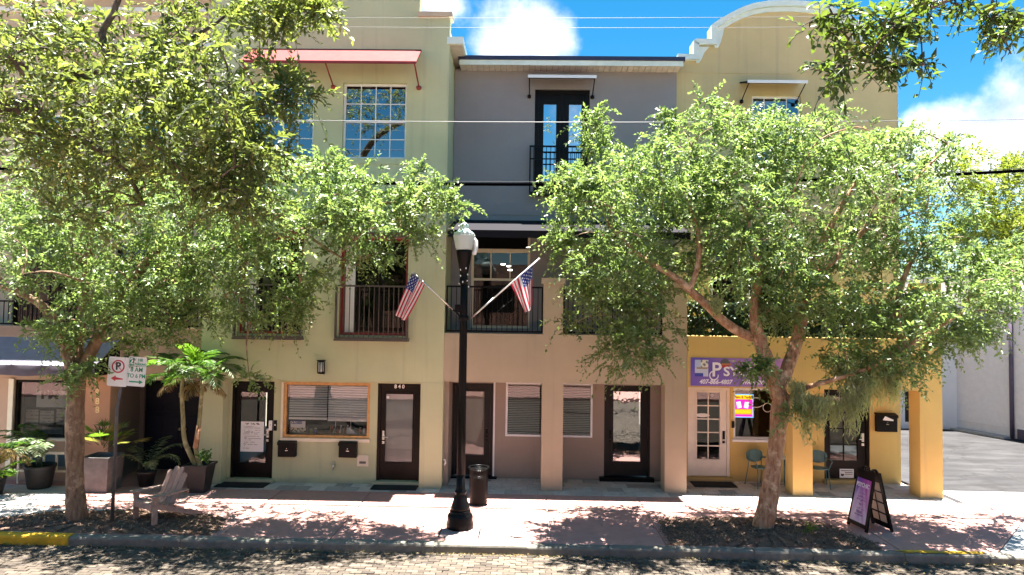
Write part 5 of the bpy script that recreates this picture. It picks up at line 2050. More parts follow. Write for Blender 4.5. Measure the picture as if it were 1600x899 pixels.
printed('picture', lambda u, v: (bn0 + .10 + .31 * u, BYn - .003, bnz0 + .22 + (BH - .27) * v), pic, 'print', bn, 16, 20)
cx_, cz_ = bn0 + BW * .245, bnz0 + BH * .53
for (off, mm, dy) in ((.012, 'banner_shadow', -.003), (0, 'banner_white', -.008)):
    write('lettering', 'P', bn0 + .60 + off, BYn + dy, cz_ + .02 - off, .46, mm, bn, bold=.008, sx=1.0)
    write('lettering', 'SYCHIC', bn0 + .76 + off, BYn + dy, cz_ - .015 - off, .30, mm, bn, bold=.008, sx=1.1, align='LEFT')
sw_p = [(bn0 + .60 + .10 * cos(a) - .06, BYn - .009, cz_ - .10 + .10 * sin(a)) for a in np.linspace(R(80), R(370), 14)]
MB().tube(sw_p, .014, 6).build('swash', 'banner_white', bn)
write('lettering', '407-866-4807', bn0 + .20, BYn - .006, bnz0 + .095, .145, 'banner_white', bn, bold=.004, shear=.25, align='LEFT', sx=.92)
write('lettering', 'WALK-INS WELCOME', bn0 + 1.19, BYn - .006, bnz0 + .10, .135, 'banner_white', bn, bold=.003, shear=.25, align='LEFT', sx=.83)
em = MB()
ec = (bn0 + .80, bnz1 - .13)
em.prism([(ec[0] + .115 * cos(a), ec[1] + .115 * sin(a)) for a in np.linspace(0, 2 * pi, 20)[:-1]], BYn - .006, BYn - .001)
em.build('emblem', 'paper_dark', bn)
box('emblem_stripe', ec[0] - .08, ec[0] + .14, BYn - .009, BYn - .0065, ec[1] - .035, ec[1] + .005, 'dull_orange', bn)
box('emblem_stripe', ec[0] - .07, ec[0] + .08, BYn - .009, BYn - .0065, ec[1] - .09, ec[1] - .04, 'sign_red', bn)
lsx0, lsx1, lsz0, lsz1 = rect((1147, 616, 1178, 653), WY + .03)
ls = thing('lit_sign', 'lit pink and yellow palm and tarot sign in the shop window', 'lit sign', (lsx0, WY + .03, lsz0))


def lit(u, v):
    if u > .93 or v < .05 or v > .95:
        return (.15, .45, .9)
    if v > .78:
        return (.85, .65, .0)
    if .15 < v < .36:
        return (.95, .35, .02)
    return (.85, .02, .45)


printed('face', lambda u, v: (lsx0 + (lsx1 - lsx0) * u, WY + .055, lsz0 + (lsz1 - lsz0) * v), lit, 'lit_print', ls, 16, 22)
xc = (lsx0 + lsx1) / 2
LW = lsx1 - lsx0
write('lettering', 'Palm & Tarot', xc - .02, WY + .05, lsz1 - .085, .092, 'sign_red', ls, bold=.003, sx=.85)
write('lettering', 'READINGS', xc - .02, WY + .05, lsz0 + .145, .095, 'lit_yellow', ls, bold=.004, sx=.88)
for (dx, an) in ((-.10, 12), (0, 0), (.09, -12)):
    c_ = cos(R(an))
    s_ = sin(R(an))
    pts = [(a * c_ - b_ * s_, a * s_ + b_ * c_) for a, b_ in ((-.055, -.08), (.055, -.08), (.055, .08), (-.055, .08))]
    MB().prism([(xc - .02 + dx + a, lsz0 + .32 + b_) for a, b_ in pts], WY + .046 + abs(dx) * .01, WY + .052).build('card', 'lit_white' if dx else 'print', ls) if dx else None
# circular drawing on the glass
ig = MB()
xg, zg = at(1199, 637, WY + .07)
ig.tube([(xg + .11 * cos(a), WY + .066, zg + .11 * sin(a)) for a in np.linspace(0, 2 * pi, 24)], .008, 5, False)
ig.tube([(xg - .12 - .16 + .18 * cos(a), WY + .066, zg + .12 + .12 * sin(a)) for a in np.linspace(R(60), R(330), 20)], .008, 5)
wgd = thing('window_drawing', 'white line drawing of a crescent and ring on the shop window', 'decal', (xg, WY + .06, zg))
ig.build('line', 'paper', wgd)

# ------------------------------------------------------------------ small wall fittings
wl = thing('wall_lantern', 'dark bronze wall lantern on the green facade above the shop window', 'wall lamp', (at(502, 573, FY)[0], FY, 2.8))
r_ = rect((494.5, 563, 509, 584), FY - .12)
xm = (r_[0] + r_[1]) / 2
zc = (r_[2] + r_[3]) / 2
MB().box(xm - .05, xm + .06, FY - .03, FY - .001, r_[2] - .02, zc + .02).build('back_plate', 'mail_black', wl, bevel=.008)
MB().box(xm - .02, xm + .03, FY - .10, FY - .03, r_[2] - .01, r_[2] + .03).build('arm', 'mail_black', wl)
MB().lathe([(.06, 0), (.105, .03), (.105, .045), (.0, .05)], (xm, FY - .13, r_[3] - .045), 10).build('hood', 'mail_black', wl)
MB().lathe([(.075, 0), (.08, .02), (.08, .03), (.02, .035)], (xm, FY - .13, r_[2]), 10).build('foot', 'mail_black', wl)
MB().lathe([(.065, 0), (.065, r_[3] - r_[2] - .08)], (xm, FY - .13, r_[2] + .036), 10).build('glass', 'globe_glass', wl)
cg = MB()
for k in range(8):
    a = 2 * pi * k / 8
    cg.box(xm + .082 * cos(a) - .007, xm + .082 * cos(a) + .007, FY - .13 + .082 * sin(a) - .007, FY - .13 + .082 * sin(a) + .007, r_[2] + .02, r_[3] - .04)
cg.build('cage', 'mail_black', wl)


def mailbox(r, Y, label, m='mail_black', deep=.14):
    t = thing('mailbox', label, 'mailbox', ((r[0] + r[1]) / 2, Y, r[2]), group='black wall mailboxes')
    MB().box(r[0] + .012, r[1] - .012, Y - deep, Y - .002, r[2], r[3] - .06).build('box', m, t, bevel=.01)
    MB().prismx([(Y - .001, r[3]), (Y - deep - .02, r[3] - .05), (Y - deep - .02, r[3] - .11), (Y - deep - .004, r[3] - .11), (Y - deep - .004, r[3] - .062), (Y - .001, r[3] - .03)][::-1], r[0], r[1]).build('lid', m, t)
    x = (r[0] + r[1]) / 2
    MB().box(x - .012, x + .012, Y - deep - .006, Y - deep - .0005, (r[2] + r[3]) / 2 - .0, (r[2] + r[3]) / 2 + .02).build('lock', 'silver', t)
    box('name_plate', x - .035, x + .035, Y - deep - .004, Y - deep - .0005, (r[2] + r[3]) / 2 - .05, (r[2] + r[3]) / 2 - .03, 'silver', t)
    return t


mailbox(rect((434, 688, 463, 714), SY - .1), SY, 'black wall mailbox under the left end of the wooden shop window')
mailbox(rect((529, 689, 558, 715), SY - .1), SY, 'black wall mailbox under the right end of the wooden shop window')
mailbox(rect((1369, 646, 1402, 675), WY - .1), WY, 'black wall mailbox on the yellow wall with a letter sticking out')
lx, lz_ = at(1388, 655, WY - .17)
t = thing('letter', 'white letter sticking out of the mailbox on the yellow wall', 'letter', (lx, WY - .17, lz_))
MB().prism([(lx - .14, lz_ - .03), (lx + .12, lz_ - .05), (lx + .13, lz_ - .02), (lx - .08, lz_ + .07)], WY - .178, WY - .172).build('envelope', 'paper', t)
# mailbox on the right wall of the porch
mx_ = HX1 - .08
t = thing('mailbox', 'narrow black mailbox on the side wall of the grey porch', 'mailbox', (mx_, 16.95, 1.4), group='black wall mailboxes')
za, zb = at(1027, 668, 16.95)[1], at(1027, 642, 16.95)[1]
MB().box(mx_ - .12, mx_ - .002, 16.76, 17.10, za, zb - .05).build('box', 'mail_black', t, bevel=.01)
MB().box(mx_ - .14, mx_ - .002, 16.74, 17.12, zb - .048, zb).build('lid', 'mail_black', t, bevel=.008)
# hose tap, vent, intercom, keypad
tx, tz = at(522, 727, SY)
t = thing('hose_tap', 'grey outdoor hose tap low on the green wall', 'tap', (tx, SY, tz))
MB().tube([(tx, SY - .002, tz), (tx, SY - .09, tz)], .022, 8).build('pipe', 'silver', t)
MB().tube([(tx, SY - .08, tz + .06), (tx, SY - .09, tz), (tx, SY - .10, tz - .09)], [.018, .028, .02], 8).build('spout', 'silver', t)
MB().lathe([(.045, 0), (.045, .012)], (tx, SY - .08, tz + .065), 10).build('handle', 'silver', t)
t = thing('outlet_cover', 'cream weatherproof outlet cover under the right mailbox', 'outlet cover', (at(567, 720, SY)[0], SY, .8))
r_ = rect((558, 711, 576, 729), SY)
MB().box(r_[0], r_[1], SY - .025, SY - .002, r_[2], r_[3]).build('frame', 'cream', t, bevel=.012)
for k in range(2):
    zc = r_[2] + .07 + .1 * k
    box('socket', r_[0] + .06, r_[1] - .06, SY - .034, SY - .026, zc, zc + .055, 'stone_pot' if k == 0 else 'cream', t)
for (px, py, h, m, lab) in ((423, 664, .13, 'sign_white', 'white keypad beside the left black door'), (430.5, 664, .14, 'mail_black', 'small black doorbell beside the left black door')):
    x, z = at(px, py, SY)
    t = thing('door_entry_unit', lab, 'doorbell', (x, SY, z))
    MB().box(x - .04, x + .04, SY - .03, SY - .001, z - h, z + h * .8).build('body', m, t, bevel=.008)
    box('button', x - .015, x + .015, SY - .036, SY - .031, z - .02, z + .02, 'silver', t)
x, z = at(1360, 662, WY)
# door mats
for (a, c, y0, y1, Y_, lab) in ((d1[0] - .12, d1[1] + .02, 15.84, 16.30, 0, 'black door mat before the left black door'), (d2[0] - .02, d2[1] + .02, 15.88, 16.30, 0, 'black door mat before door 840'),
                                (f1[0] + .0, f1[1] - .02, 16.72, 17.25, 0, 'dark door mat before the white door')):
    t = tag(MB().box(a, c, y0, y1, .009, .026).build('door_mat', 'mat_black', None, bevel=.004), lab, 'door mat', 'door mats')
# camera-less bits: conduit ring on pier
tx, tz = at(693, 722, FY + .15)
t = thing('pipe_elbow', 'small white pipe elbow low on the pier beside the grey porch', 'pipe', (GX1, FY + .15, tz))
MB().tube([(GX1 + .004, FY + .15, tz + .05), (GX1 + .06, FY + .15, tz + .05), (GX1 + .07, FY + .15, tz - .02), (GX1 + .04, FY + .15, tz - .08)], .02, 8).build('elbow', 'sign_white', t)


# ------------------------------------------------------------------ bistro chairs and table
def bistro(x, y, rz, label):
    t = thing('bistro_chair', label, 'chair', (x, y, 0), rz, group='teal bistro chairs')
    B = lambda nm, mb: mb.build(nm, 'teal_paint', t, local=True)
    pts = [(.21 * cos(a), .21 * sin(a) * (1 if sin(a) < 0 else 1)) for a in np.linspace(0, 2 * pi, 25)[:-1]]
    B('seat', MB().prismz([(p[0] * 1.0, p[1]) for p in pts], .455, .475))
    bk = [(.235 * cos(a), .70 + .15 * math.copysign(abs(sin(a)) ** .6, sin(a))) for a in np.linspace(0, 2 * pi, 29)[:-1]]
    m = MB()
    fr_ = [(p[0], .20 + .10 * (p[1] - .5) - .35 * p[0] ** 2, p[1]) for p in bk]
    n = len(fr_)
    m.add(fr_ + [(p[0], p[1] + .012, p[2]) for p in fr_], [tuple(range(n)), tuple(range(2 * n - 1, n - 1, -1))] + [((i + 1) % n, i, n + i, n + (i + 1) % n) for i in range(n)])
    B('backrest', m)
    for s_ in (-1, 1):
        B('leg', MB().tube([(s_ * .17, .17, .80), (s_ * .19, .19, .46), (s_ * .23, .27, 0)], .012, 7))
        B('leg', MB().tube([(s_ * .18, -.16, .455), (s_ * .22, -.22, 0)], .012, 7))
        B('armrest', MB().tube([(s_ * .21, .20, .66), (s_ * .27, .05, .67), (s_ * .27, -.15, .655), (s_ * .23, -.19, .60), (s_ * .185, -.165, .455)], .012, 7))
    return t


bx1, by1 = gr(1172, 749)
bistro(bx1, 16.95, R(18), 'teal metal bistro chair under the yellow shop window')
bx2 = at(1279, 700, 17.0)[0]
bistro(bx2, 16.98, R(-12), 'teal metal bistro chair beside the black door, half behind the pier')
tx_ = at(1226, 705, 16.95)[0]
t = thing('bistro_table', 'small round white topped table between the teal chairs', 'table', (tx_, 16.95, 0))
MB().lathe([(.01, .0), (.26, .005), (.27, .015), (.26, .028), (.01, .03)], (tx_, 16.95, .70), 22).build('tabletop', 'white_trim', t)
MB().lathe([(.02, .02), (.02, .70)], (tx_, 16.95, 0), 10).build('leg', 'teal_paint', t)
for k in range(3):
    a = 2 * pi * k / 3 + .5
    MB().bar((tx_, 16.95, .06), (tx_ + .22 * cos(a), 16.95 + .22 * sin(a), .012), .03, .012).build('foot', 'teal_paint', t)
# ------------------------------------------------------------------ foliage
def unit(a):
    return a / np.maximum(1e-9, np.linalg.norm(a, axis=-1, keepdims=True))


def leaf_object(name, base, d, nrm, Ls, Ws, rnd, m, parent=None, fold=.18, local_off=None, kind=None, stems=None, curl=.12):
    """one small folded blade (two triangles) per row"""
    n = len(base)
    d = unit(d)
    s_ = unit(np.cross(d, nrm))
    up = np.cross(s_, d)
    Ls, Ws = Ls[:, None], Ws[:, None]
    mid = base + d * Ls * .45
    v = np.empty((n, 4, 3), np.float32)
    v[:, 0] = base
    v[:, 1] = mid + s_ * Ws * .5 + up * Ws * fold
    v[:, 2] = base + d * Ls - up * Ls * curl
    v[:, 3] = mid - s_ * Ws * .5 + up * Ws * fold
    v = v.reshape(-1, 3)
    if parent is not None:
        v = v - np.array(wpos(parent), np.float32)
    k = np.arange(n, dtype=np.int32)[:, None] * 4
    tri = np.concatenate([k + np.array([[0, 1, 2]]), k + np.array([[0, 2, 3]])], 1).reshape(-1)
    rn = np.repeat(rnd, 2)
    nv = len(v)
    if stems is not None:
        sv, sf = stems
        if parent is not None:
            sv = sv - np.array(wpos(parent), np.float32)
        v = np.concatenate([v, sv])
        tri = np.concatenate([tri, (sf + nv).reshape(-1)])
        rn = np.concatenate([rn, np.zeros(len(sf))])
    me = bpy.data.meshes.new(name)
    nt_ = len(tri) // 3
    me.vertices.add(len(v))
    me.vertices.foreach_set('co', v.astype(np.float32).ravel())
    me.loops.add(len(tri))
    me.loops.foreach_set('vertex_index', tri.astype(np.int32))
    me.polygons.add(nt_)
    me.polygons.foreach_set('loop_start', np.arange(nt_, dtype=np.int32) * 3)
    a = me.attributes.new('rnd', 'FLOAT', 'FACE')
    a.data.foreach_set('value', rn.astype(np.float32))
    me.materials.append(MATS[m])
    me.update(calc_edges=True)
    o = bpy.data.objects.new(name, me)
    COL.objects.link(o)
    if parent is not None:
        o.parent = parent
    if kind:
        o['kind'] = kind
    return o


def stem_tris(a, b, r):
    """three-sided twigs from a to b"""
    n = len(a)
    d = unit(b - a)
    h = np.where(np.abs(d[:, 2:3]) < .9, np.array([[0, 0, 1.]]), np.array([[1., 0, 0]]))
    x = unit(np.cross(d, h))
    y = np.cross(d, x)
    vs = []
    for p, rr in ((a, r), (b, r * .55)):
        for k in range(3):
            an = 2 * pi * k / 3
            vs.append(p + (x * cos(an) + y * sin(an)) * rr[:, None])
    v = np.stack(vs, 1).reshape(-1, 3)
    k = (np.arange(n) * 6)[:, None, None]
    f = np.array([[0, 1, 4], [0, 4, 3], [1, 2, 5], [1, 5, 4], [2, 0, 3], [2, 3, 5]])[None]
    return v.astype(np.float32), (k + f).reshape(-1, 3)


def foliage(clumps, radii, ntw, nlf, L, W, droop=.35, twl=(.25, .5), up=.45, tone=None):
    """twigs in every clump, leaves along every twig -> arrays"""
    C = np.repeat(np.array(clumps), ntw, 0)
    Rr = np.repeat(np.array(radii), ntw)
    n = len(C)
    q = unit(rng.normal(size=(n, 3))) * (rng.random((n, 1)) ** .5)
    p0 = C + q * Rr[:, None] * np.array([1, 1, .75])
    d = unit(q * .8 + rng.normal(size=(n, 3)) * .55 + np.array([0, 0, up]))
    ln = rng.uniform(*twl, n)
    t_ = (np.arange(nlf) + .5) / nlf
    T = t_[None, :, None]
    dr = (droop * rng.uniform(.3, 1.6, n))[:, None, None]
    pos = p0[:, None] + d[:, None] * ln[:, None, None] * T
    pos = pos + np.array([0, 0, -1.0]) * dr * ln[:, None, None] * T ** 2
    tang = d[:, None] + np.array([0, 0, -2.0]) * dr * T
    tang = unit(tang + 0 * pos)
    sidev = unit(np.cross(tang, rng.normal(size=(n, 1, 3)) + np.array([0, 0, 1.5])))
    sgn = np.where(np.arange(nlf) % 2 == 0, 1., -1.)[None, :, None]
    ld = unit(tang * .65 + sidev * sgn * .8 + rng.normal(size=(n, nlf, 3)) * .38)
    nr = unit(rng.normal(size=(n, 1, 3)) * .6 + rng.normal(size=(n, nlf, 3)) * .26 + np.array([0, 0, .9]))
    Ls = L * rng.uniform(.7, 1.3, (n, 1)) * rng.uniform(.55, 1.2, (n, nlf)) * (1 - .25 * T[..., 0])
    Ws = W * rng.uniform(.7, 1.25, (n, nlf))
    base_t = rng.normal(.40, .19, len(clumps)) if tone is None else tone
    tn = np.repeat(base_t, ntw)[:, None] + rng.normal(0, .17, (n, 1)) + rng.normal(0, .11, (n, nlf)) + .12 * T[..., 0]  # leaves towards the twig tips toned lighter, as if sunlit
    tn = np.clip(tn, 0, 1)
    mid = p0 + d * ln[:, None] * .5 - np.array([0, 0, 1]) * (dr[:, 0] * ln[:, None] * .25)
    end = p0 + d * ln[:, None] - np.array([0, 0, 1]) * (dr[:, 0] * ln[:, None])
    s1 = stem_tris(p0, mid, np.full(n, .005))
    s2 = stem_tris(mid, end, np.full(n, .003))
    return pos.reshape(-1, 3), ld.reshape(-1, 3), nr.reshape(-1, 3), Ls.ravel(), Ws.ravel(), tn.ravel(), (np.concatenate([s1[0], s2[0]]), np.concatenate([s1[1], s2[1] + len(s1[0])]))


def blob_points(blobs):
    out_, rad = [], []
    for b_ in blobs:
        px, py, rx, ry, Yc, Ys, n = b_[:7]
        cr = b_[7] if len(b_) > 7 else .42
        for _ in range(n):
            while True:
                u, v, w_ = rng.uniform(-1, 1, 3)
                if u * u + v * v + w_ * w_ < 1:
                    break
            Y = Yc + w_ * Ys
            x, z = at(px + u * rx, py + v * ry, Y)
            out_.append((x, Y, z))
            rad.append(cr * rng.uniform(.7, 1.25))
    return out_, rad


def smooth_path(pts, k=5):
    P3 = [Vector(p) for p in pts]
    Q = []
    for i in range(len(P3) - 1):
        for j in range(k):
            t_ = j / k
            a, b_, c, d = P3[max(0, i - 1)], P3[i], P3[i + 1], P3[min(len(P3) - 1, i + 2)]
            Q.append(.5 * ((2 * b_) + (c - a) * t_ + (2 * a - 5 * b_ + 4 * c - d) * t_ ** 2 + (3 * b_ - a - 3 * c + d) * t_ ** 3))
    Q.append(P3[-1])
    return Q


def tree(name, label, limbs, blobs, extra, ntw, nlf, L, W, bark, leaf, group=None, droop=.35, up=.45, knots=True, twl=(.25, .5), branch_r=.02, lean=None):
    """limbs: list of (points, radii); the first is the trunk"""
    base = limbs[0][0][0]
    t = thing(name, label, 'tree', tuple(base), group=group)
    tm = MB()
    limb_pts = []
    for li, (pts, rad) in enumerate(limbs):
        Q = smooth_path(pts, 5)
        R0 = np.interp(np.linspace(0, len(rad) - 1, len(Q)), range(len(rad)), rad)
        Qn = []
        for i, q in enumerate(Q):
            wob = (.03 if li == 0 else .07) * R0[i]
            Qn.append(q + Vector((rng.normal(0, wob), rng.normal(0, wob), 0)))
        if li == 0:
            R0 = [r_ * (1 + .05 * rng.normal()) for r_ in R0]
        tm.tube(Qn, list(R0), 14 if li == 0 else 9)
        for q, r_ in zip(Qn, R0):
            if li > 0 or q.z > base[2] + 2:
                limb_pts.append((q, r_))
    cl, rd = blob_points(blobs)
    for (X, Y, Z, rx, ry, rz, n, cr) in extra:
        for _ in range(n):
            while True:
                u, v, w_ = rng.uniform(-1, 1, 3)
                if u * u + v * v + w_ * w_ < 1:
                    break
            cl.append((X + u * rx, Y + v * ry, Z + w_ * rz))
            rd.append(cr * rng.uniform(.7, 1.2))
    # branches reach from the limbs (and earlier branches) to every clump
    nodes = [q for q, r_ in limb_pts]
    order = sorted(range(len(cl)), key=lambda i: min((Vector(cl[i]) - q).length for q in nodes))
    br = MB()
    arr = [tuple(q) for q in nodes]
    for i in order:
        c = np.array(cl[i])
        A = np.array(arr)
        dd = np.linalg.norm(A - c, axis=1) + .6 * np.maximum(0, A[:, 2] - c[2])
        j = int(dd.argmin())
        a, e = Vector(arr[j]), Vector(cl[i])
        ln = (e - a).length
        mid = a.lerp(e, .5) + Vector((rng.normal(0, .08), rng.normal(0, .08), .12)) * ln
        Q = smooth_path([a, mid, e], 3)
        r0 = min(branch_r * 1.6, .007 + branch_r * ln)
        br.tube(Q, list(np.linspace(r0, .005, len(Q))), 5, False)
        for q in Q[2:]:
            arr.append(tuple(q))
    tm.build('trunk', bark, t)
    br.build('branches', 'bark_pale' if bark == 'bark_red' else bark, t)['kind'] = 'stuff'
    f = foliage(cl, rd, ntw, nlf, L, W, droop, twl, up)
    leaf_object('crown', *f[:6], leaf, t, kind='stuff', stems=f[6])
    return t


def PL(pts, Y):
    """path measured in the photograph at distances Y"""
    if not hasattr(Y, '__len__'):
        Y = [Y] * len(pts)
    return [P(a, b_, y) for (a, b_), y in zip(pts, Y)]


# right street tree
TY0 = 13.52
bx, by = gr(1191, 826)
lim = [
    ([Vector((bx, TY0, -.05)), Vector((bx + .01, TY0, .12))] + PL([(1203, 770), (1209, 725), (1218, 655), (1222, 615)], TY0), [.235, .205, .165, .155, .17, .165]),
    (PL([(1219, 622), (1207, 590), (1192, 545), (1183, 515), (1178, 480), (1185, 420), (1170, 350), (1150, 280)], [TY0, TY0, TY0 - .1, TY0 - .1, TY0 - .2, TY0 - .3, TY0 - .3, TY0 - .2]), [.17, .145, .13, .12, .085, .07, .05, .03]),
    (PL([(1186, 528), (1160, 521), (1132, 503), (1104, 476), (1076, 452), (1050, 430), (1000, 400), (950, 350)], [TY0, TY0 - .1, TY0 - .2, TY0 - .3, TY0 - .4, TY0 - .4, TY0 - .3, TY0 - .2]), [.11, .095, .09, .085, .075, .06, .045, .025]),
    (PL([(1076, 452), (1086, 430), (1092, 400), (1088, 350), (1060, 280)], TY0 - .4), [.06, .055, .05, .04, .02]),
    (PL([(1214, 610), (1232, 572), (1248, 520), (1256, 475), (1268, 420), (1300, 350), (1340, 280)], [TY0, TY0 + .05, TY0 + .1, TY0 + .1, TY0 + .2, TY0 + .3, TY0 + .3]), [.14, .125, .12, .115, .09, .065, .03]),
    (PL([(1222, 632), (1255, 608), (1300, 594), (1350, 578), (1420, 540), (1500, 490), (1560, 440)], [TY0, TY0 - .2, TY0 - .4, TY0 - .5, TY0 - .6, TY0 - .6, TY0 - .6]), [.06, .05, .045, .045, .04, .03, .02]),
    (PL([(1262, 440), (1310, 400), (1380, 330), (1440, 270), (1470, 240)], [TY0 + .2, TY0, TY0 - .2, TY0, TY0]), [.07, .06, .045, .03, .015]),
    (PL([(1230, 330), (1270, 230), (1330, 200), (1360, 205)], TY0 - .6), [.016, .016, .013, .008]),
    (PL([(1392, 556), (1408, 535), (1402, 500), (1410, 440), (1440, 380)], TY0 - .5), [.09, .075, .06, .05, .03]),
]
Yc, Ys = 13.5, 1.7
D_blobs = [
    (960, 330, 105, 95, Yc, Ys, 26), (902, 300, 42, 40, Yc, .9, 5, .26), (935, 215, 22, 50, Yc, .5, 5, .20), (1040, 270, 100, 80, Yc, Ys, 22), (1180, 290, 120, 100, Yc, Ys, 30),
    (1140, 205, 80, 35, Yc, 1.2, 8, .30), (1255, 205, 75, 40, Yc, 1.2, 10, .32), (1330, 260, 100, 80, Yc, Ys, 22), (1400, 340, 110, 100, Yc, Ys, 20), (1300, 400, 150, 90, Yc, Ys, 30),
    (1140, 400, 130, 75, Yc, Ys, 26), (970, 430, 90, 70, Yc, Ys, 22), (905, 470, 32, 45, Yc, .9, 5, .28), (1005, 490, 70, 38, Yc, 1.3, 11, .34), (1240, 475, 95, 50, Yc + .3, 1.2, 12, .34),
    (1490, 430, 90, 70, Yc, Ys, 12), (1430, 480, 85, 46, Yc, Ys, 11), (1550, 465, 60, 55, Yc, Ys, 8), (1590, 400, 60, 70, Yc, Ys, 7), (1350, 525, 60, 40, Yc - .3, 1.0, 7, .28),
    (1310, 580, 60, 20, Yc - .3, .6, 3, .2), (1400, 565, 40, 30, Yc - .2, .7, 4, .2), (1475, 270, 50, 55, Yc, .9, 4, .20), (1420, 225, 45, 40, Yc, .9, 4, .20),
    (1000, 548, 75, 25, Yc - .3, .7, 6, .17), (1178, 584, 24, 10, 12.7, .3, 3, .10), (1460, 525, 50, 30, Yc, .8, 5, .22), (1530, 515, 35, 25, Yc, .8, 3, .2), (868, 380, 20, 45, Yc, .5, 3, .2),
    (1110, 160, 14, 20, Yc, .3, 1, .15), (1045, 190, 16, 20, Yc, .3, 2, .14), (1240, 640, 18, 18, 13.1, .2, 1, .10)]
tree('street_tree', 'street tree with forked reddish trunk and wide drooping crown by the sandwich board', lim, D_blobs,
     [(11.9, 13.0, 5.6, 1.0, 2.0, 1.7, 14, .5)], 18, 13, .118, .046, 'bark_red', 'leaf_street', 'street trees along the kerb', droop=.55, up=.30, twl=(.25, .55))

# left street tree
TA = 13.15
bx, by = gr(117, 816)
lim = [
    ([Vector((bx, TA, -.05)), Vector((bx, TA, .1))] + PL([(117, 760), (117, 690), (118, 630), (118, 596)], TA), [.205, .175, .165, .16, .16, .165]),
    (PL([(118, 604), (108, 560), (92, 515), (66, 478), (30, 458), (-20, 440)], [TA, TA, TA - .1, TA - .2, TA - .3, TA - .3]), [.13, .115, .10, .08, .06, .03]),
    (PL([(120, 602), (140, 556), (160, 510), (190, 455), (240, 400), (320, 340), (400, 300)], [TA, TA + .1, TA + .1, TA, TA - .2, TA - .2, TA - .2]), [.13, .115, .10, .085, .07, .05, .025]),
    (PL([(118, 596), (122, 540), (130, 480), (140, 400), (160, 320)], [TA, TA + .2, TA + .3, TA + .3, TA + .2]), [.12, .10, .09, .07, .04]),
    (PL([(215, 425), (300, 400), (400, 375), (470, 360), (540, 335), (620, 315), (690, 310)], [TA, TA - .1, TA - .2, TA - .2, TA - .2, TA - .2, TA - .2]), [.065, .055, .05, .045, .035, .022, .01]),
    (PL([(470, 360), (520, 395), (560, 415)], TA - .3), [.03, .02, .012]),
]
Ya, Yd = 13.0, 1.9
A_blobs = [
    (120, 400, 110, 70, Ya, Yd, 20), (35, 390, 70, 65, Ya, Yd, 13), (220, 420, 110, 70, Ya, Yd, 22), (170, 490, 75, 38, Ya, 1.3, 12, .36), (320, 410, 100, 75, Ya, Yd, 20),
    (420, 390, 80, 62, Ya, 1.5, 14), (390, 320, 110, 70, Ya, Yd, 20), (490, 335, 95, 50, Ya, 1.5, 15, .38), (560, 300, 80, 40, Ya, 1.2, 11, .34), (600, 335, 70, 36, Ya, 1.0, 9, .30),
    (645, 300, 45, 30, Ya, .8, 6, .24), (695, 320, 40, 22, Ya, .6, 4, .18), (480, 275, 70, 35, Ya, 1.2, 9, .32), (60, 300, 90, 80, Ya, Yd, 14), (200, 320, 120, 80, Ya, Yd, 20),
    (300, 290, 90, 55, Ya, Yd, 12), (565, 392, 50, 22, Ya, .7, 5, .20), (440, 462, 50, 34, Ya, .8, 7, .24), (90, 525, 45, 28, Ya, .7, 5, .24), (245, 530, 40, 28, Ya, .7, 4, .2),
    (490, 440, 26, 30, Ya, .5, 3, .17), (640, 372, 36, 18, Ya, .5, 3, .16), (118, 575, 26, 22, Ya - .25, .15, 3, .13), (405, 500, 40, 22, Ya, .4, 3, .15), (385, 590, 8, 12, Ya, .1, 1, .10), (300, 480, 40, 30, Ya, .8, 5, .25),
    (520, 268, 16, 20, Ya, .3, 2, .17), (655, 262, 14, 18, Ya, .3, 1, .14)]
tree('street_tree', 'street tree with straight speckled trunk beside the parking sign', lim, A_blobs,
     [(-11.2, 12.8, 6.2, 1.4, 2.2, 2.4, 24, .5)], 17, 13, .112, .044, 'bark_brown', 'leaf_street', 'street trees along the kerb', droop=.5, up=.3)

# tree whose boughs hang in at the upper left, nearer the camera
lim = [
    ([Vector((-8.6, 3.6, -.1)), Vector((-8.6, 3.7, 1.0)), Vector((-8.5, 4.0, 3.0)), Vector((-8.2, 4.4, 5.0))], [.42, .34, .30, .26]),
    ([Vector((-8.2, 4.4, 4.9))] + PL([(-60, 85), (60, 118), (170, 112), (240, 96), (300, 60)], [6.5, 6.8, 7.0, 7.1, 7.2]), [.2, .12, .075, .05, .035, .02]),
    ([Vector((-8.3, 4.3, 4.6))] + PL([(-40, 170), (60, 195), (130, 220), (190, 260), (225, 320)], [6.6, 6.9, 7.0, 7.0, 7.0]), [.2, .09, .06, .04, .03, .015]),
    ([Vector((-8.2, 4.4, 4.9)), Vector((-7.0, 6.0, 8.2)), Vector((-5.6, 8.2, 10.2)), Vector((-3.4, 10.0, 10.7)), Vector((-.6, 10.8, 10.8))], [.2, .15, .11, .07, .03]),
    (PL([(172, 112), (165, 80), (160, 50), (178, 18), (190, -20)], 7.0), [.04, .04, .036, .032, .03]),
    (PL([(300, 60), (335, 38), (360, 22), (420, 14), (500, 22)], 7.2), [.022, .018, .016, .012, .006]),
    (PL([(200, 200), (290, 160), (380, 165), (450, 135)], 7.4), [.03, .025, .015, .008]),
    (PL([(100, 205), (200, 250), (330, 290), (400, 330)], 7.6), [.03, .025, .015, .008]),
]
Yb = 7.1
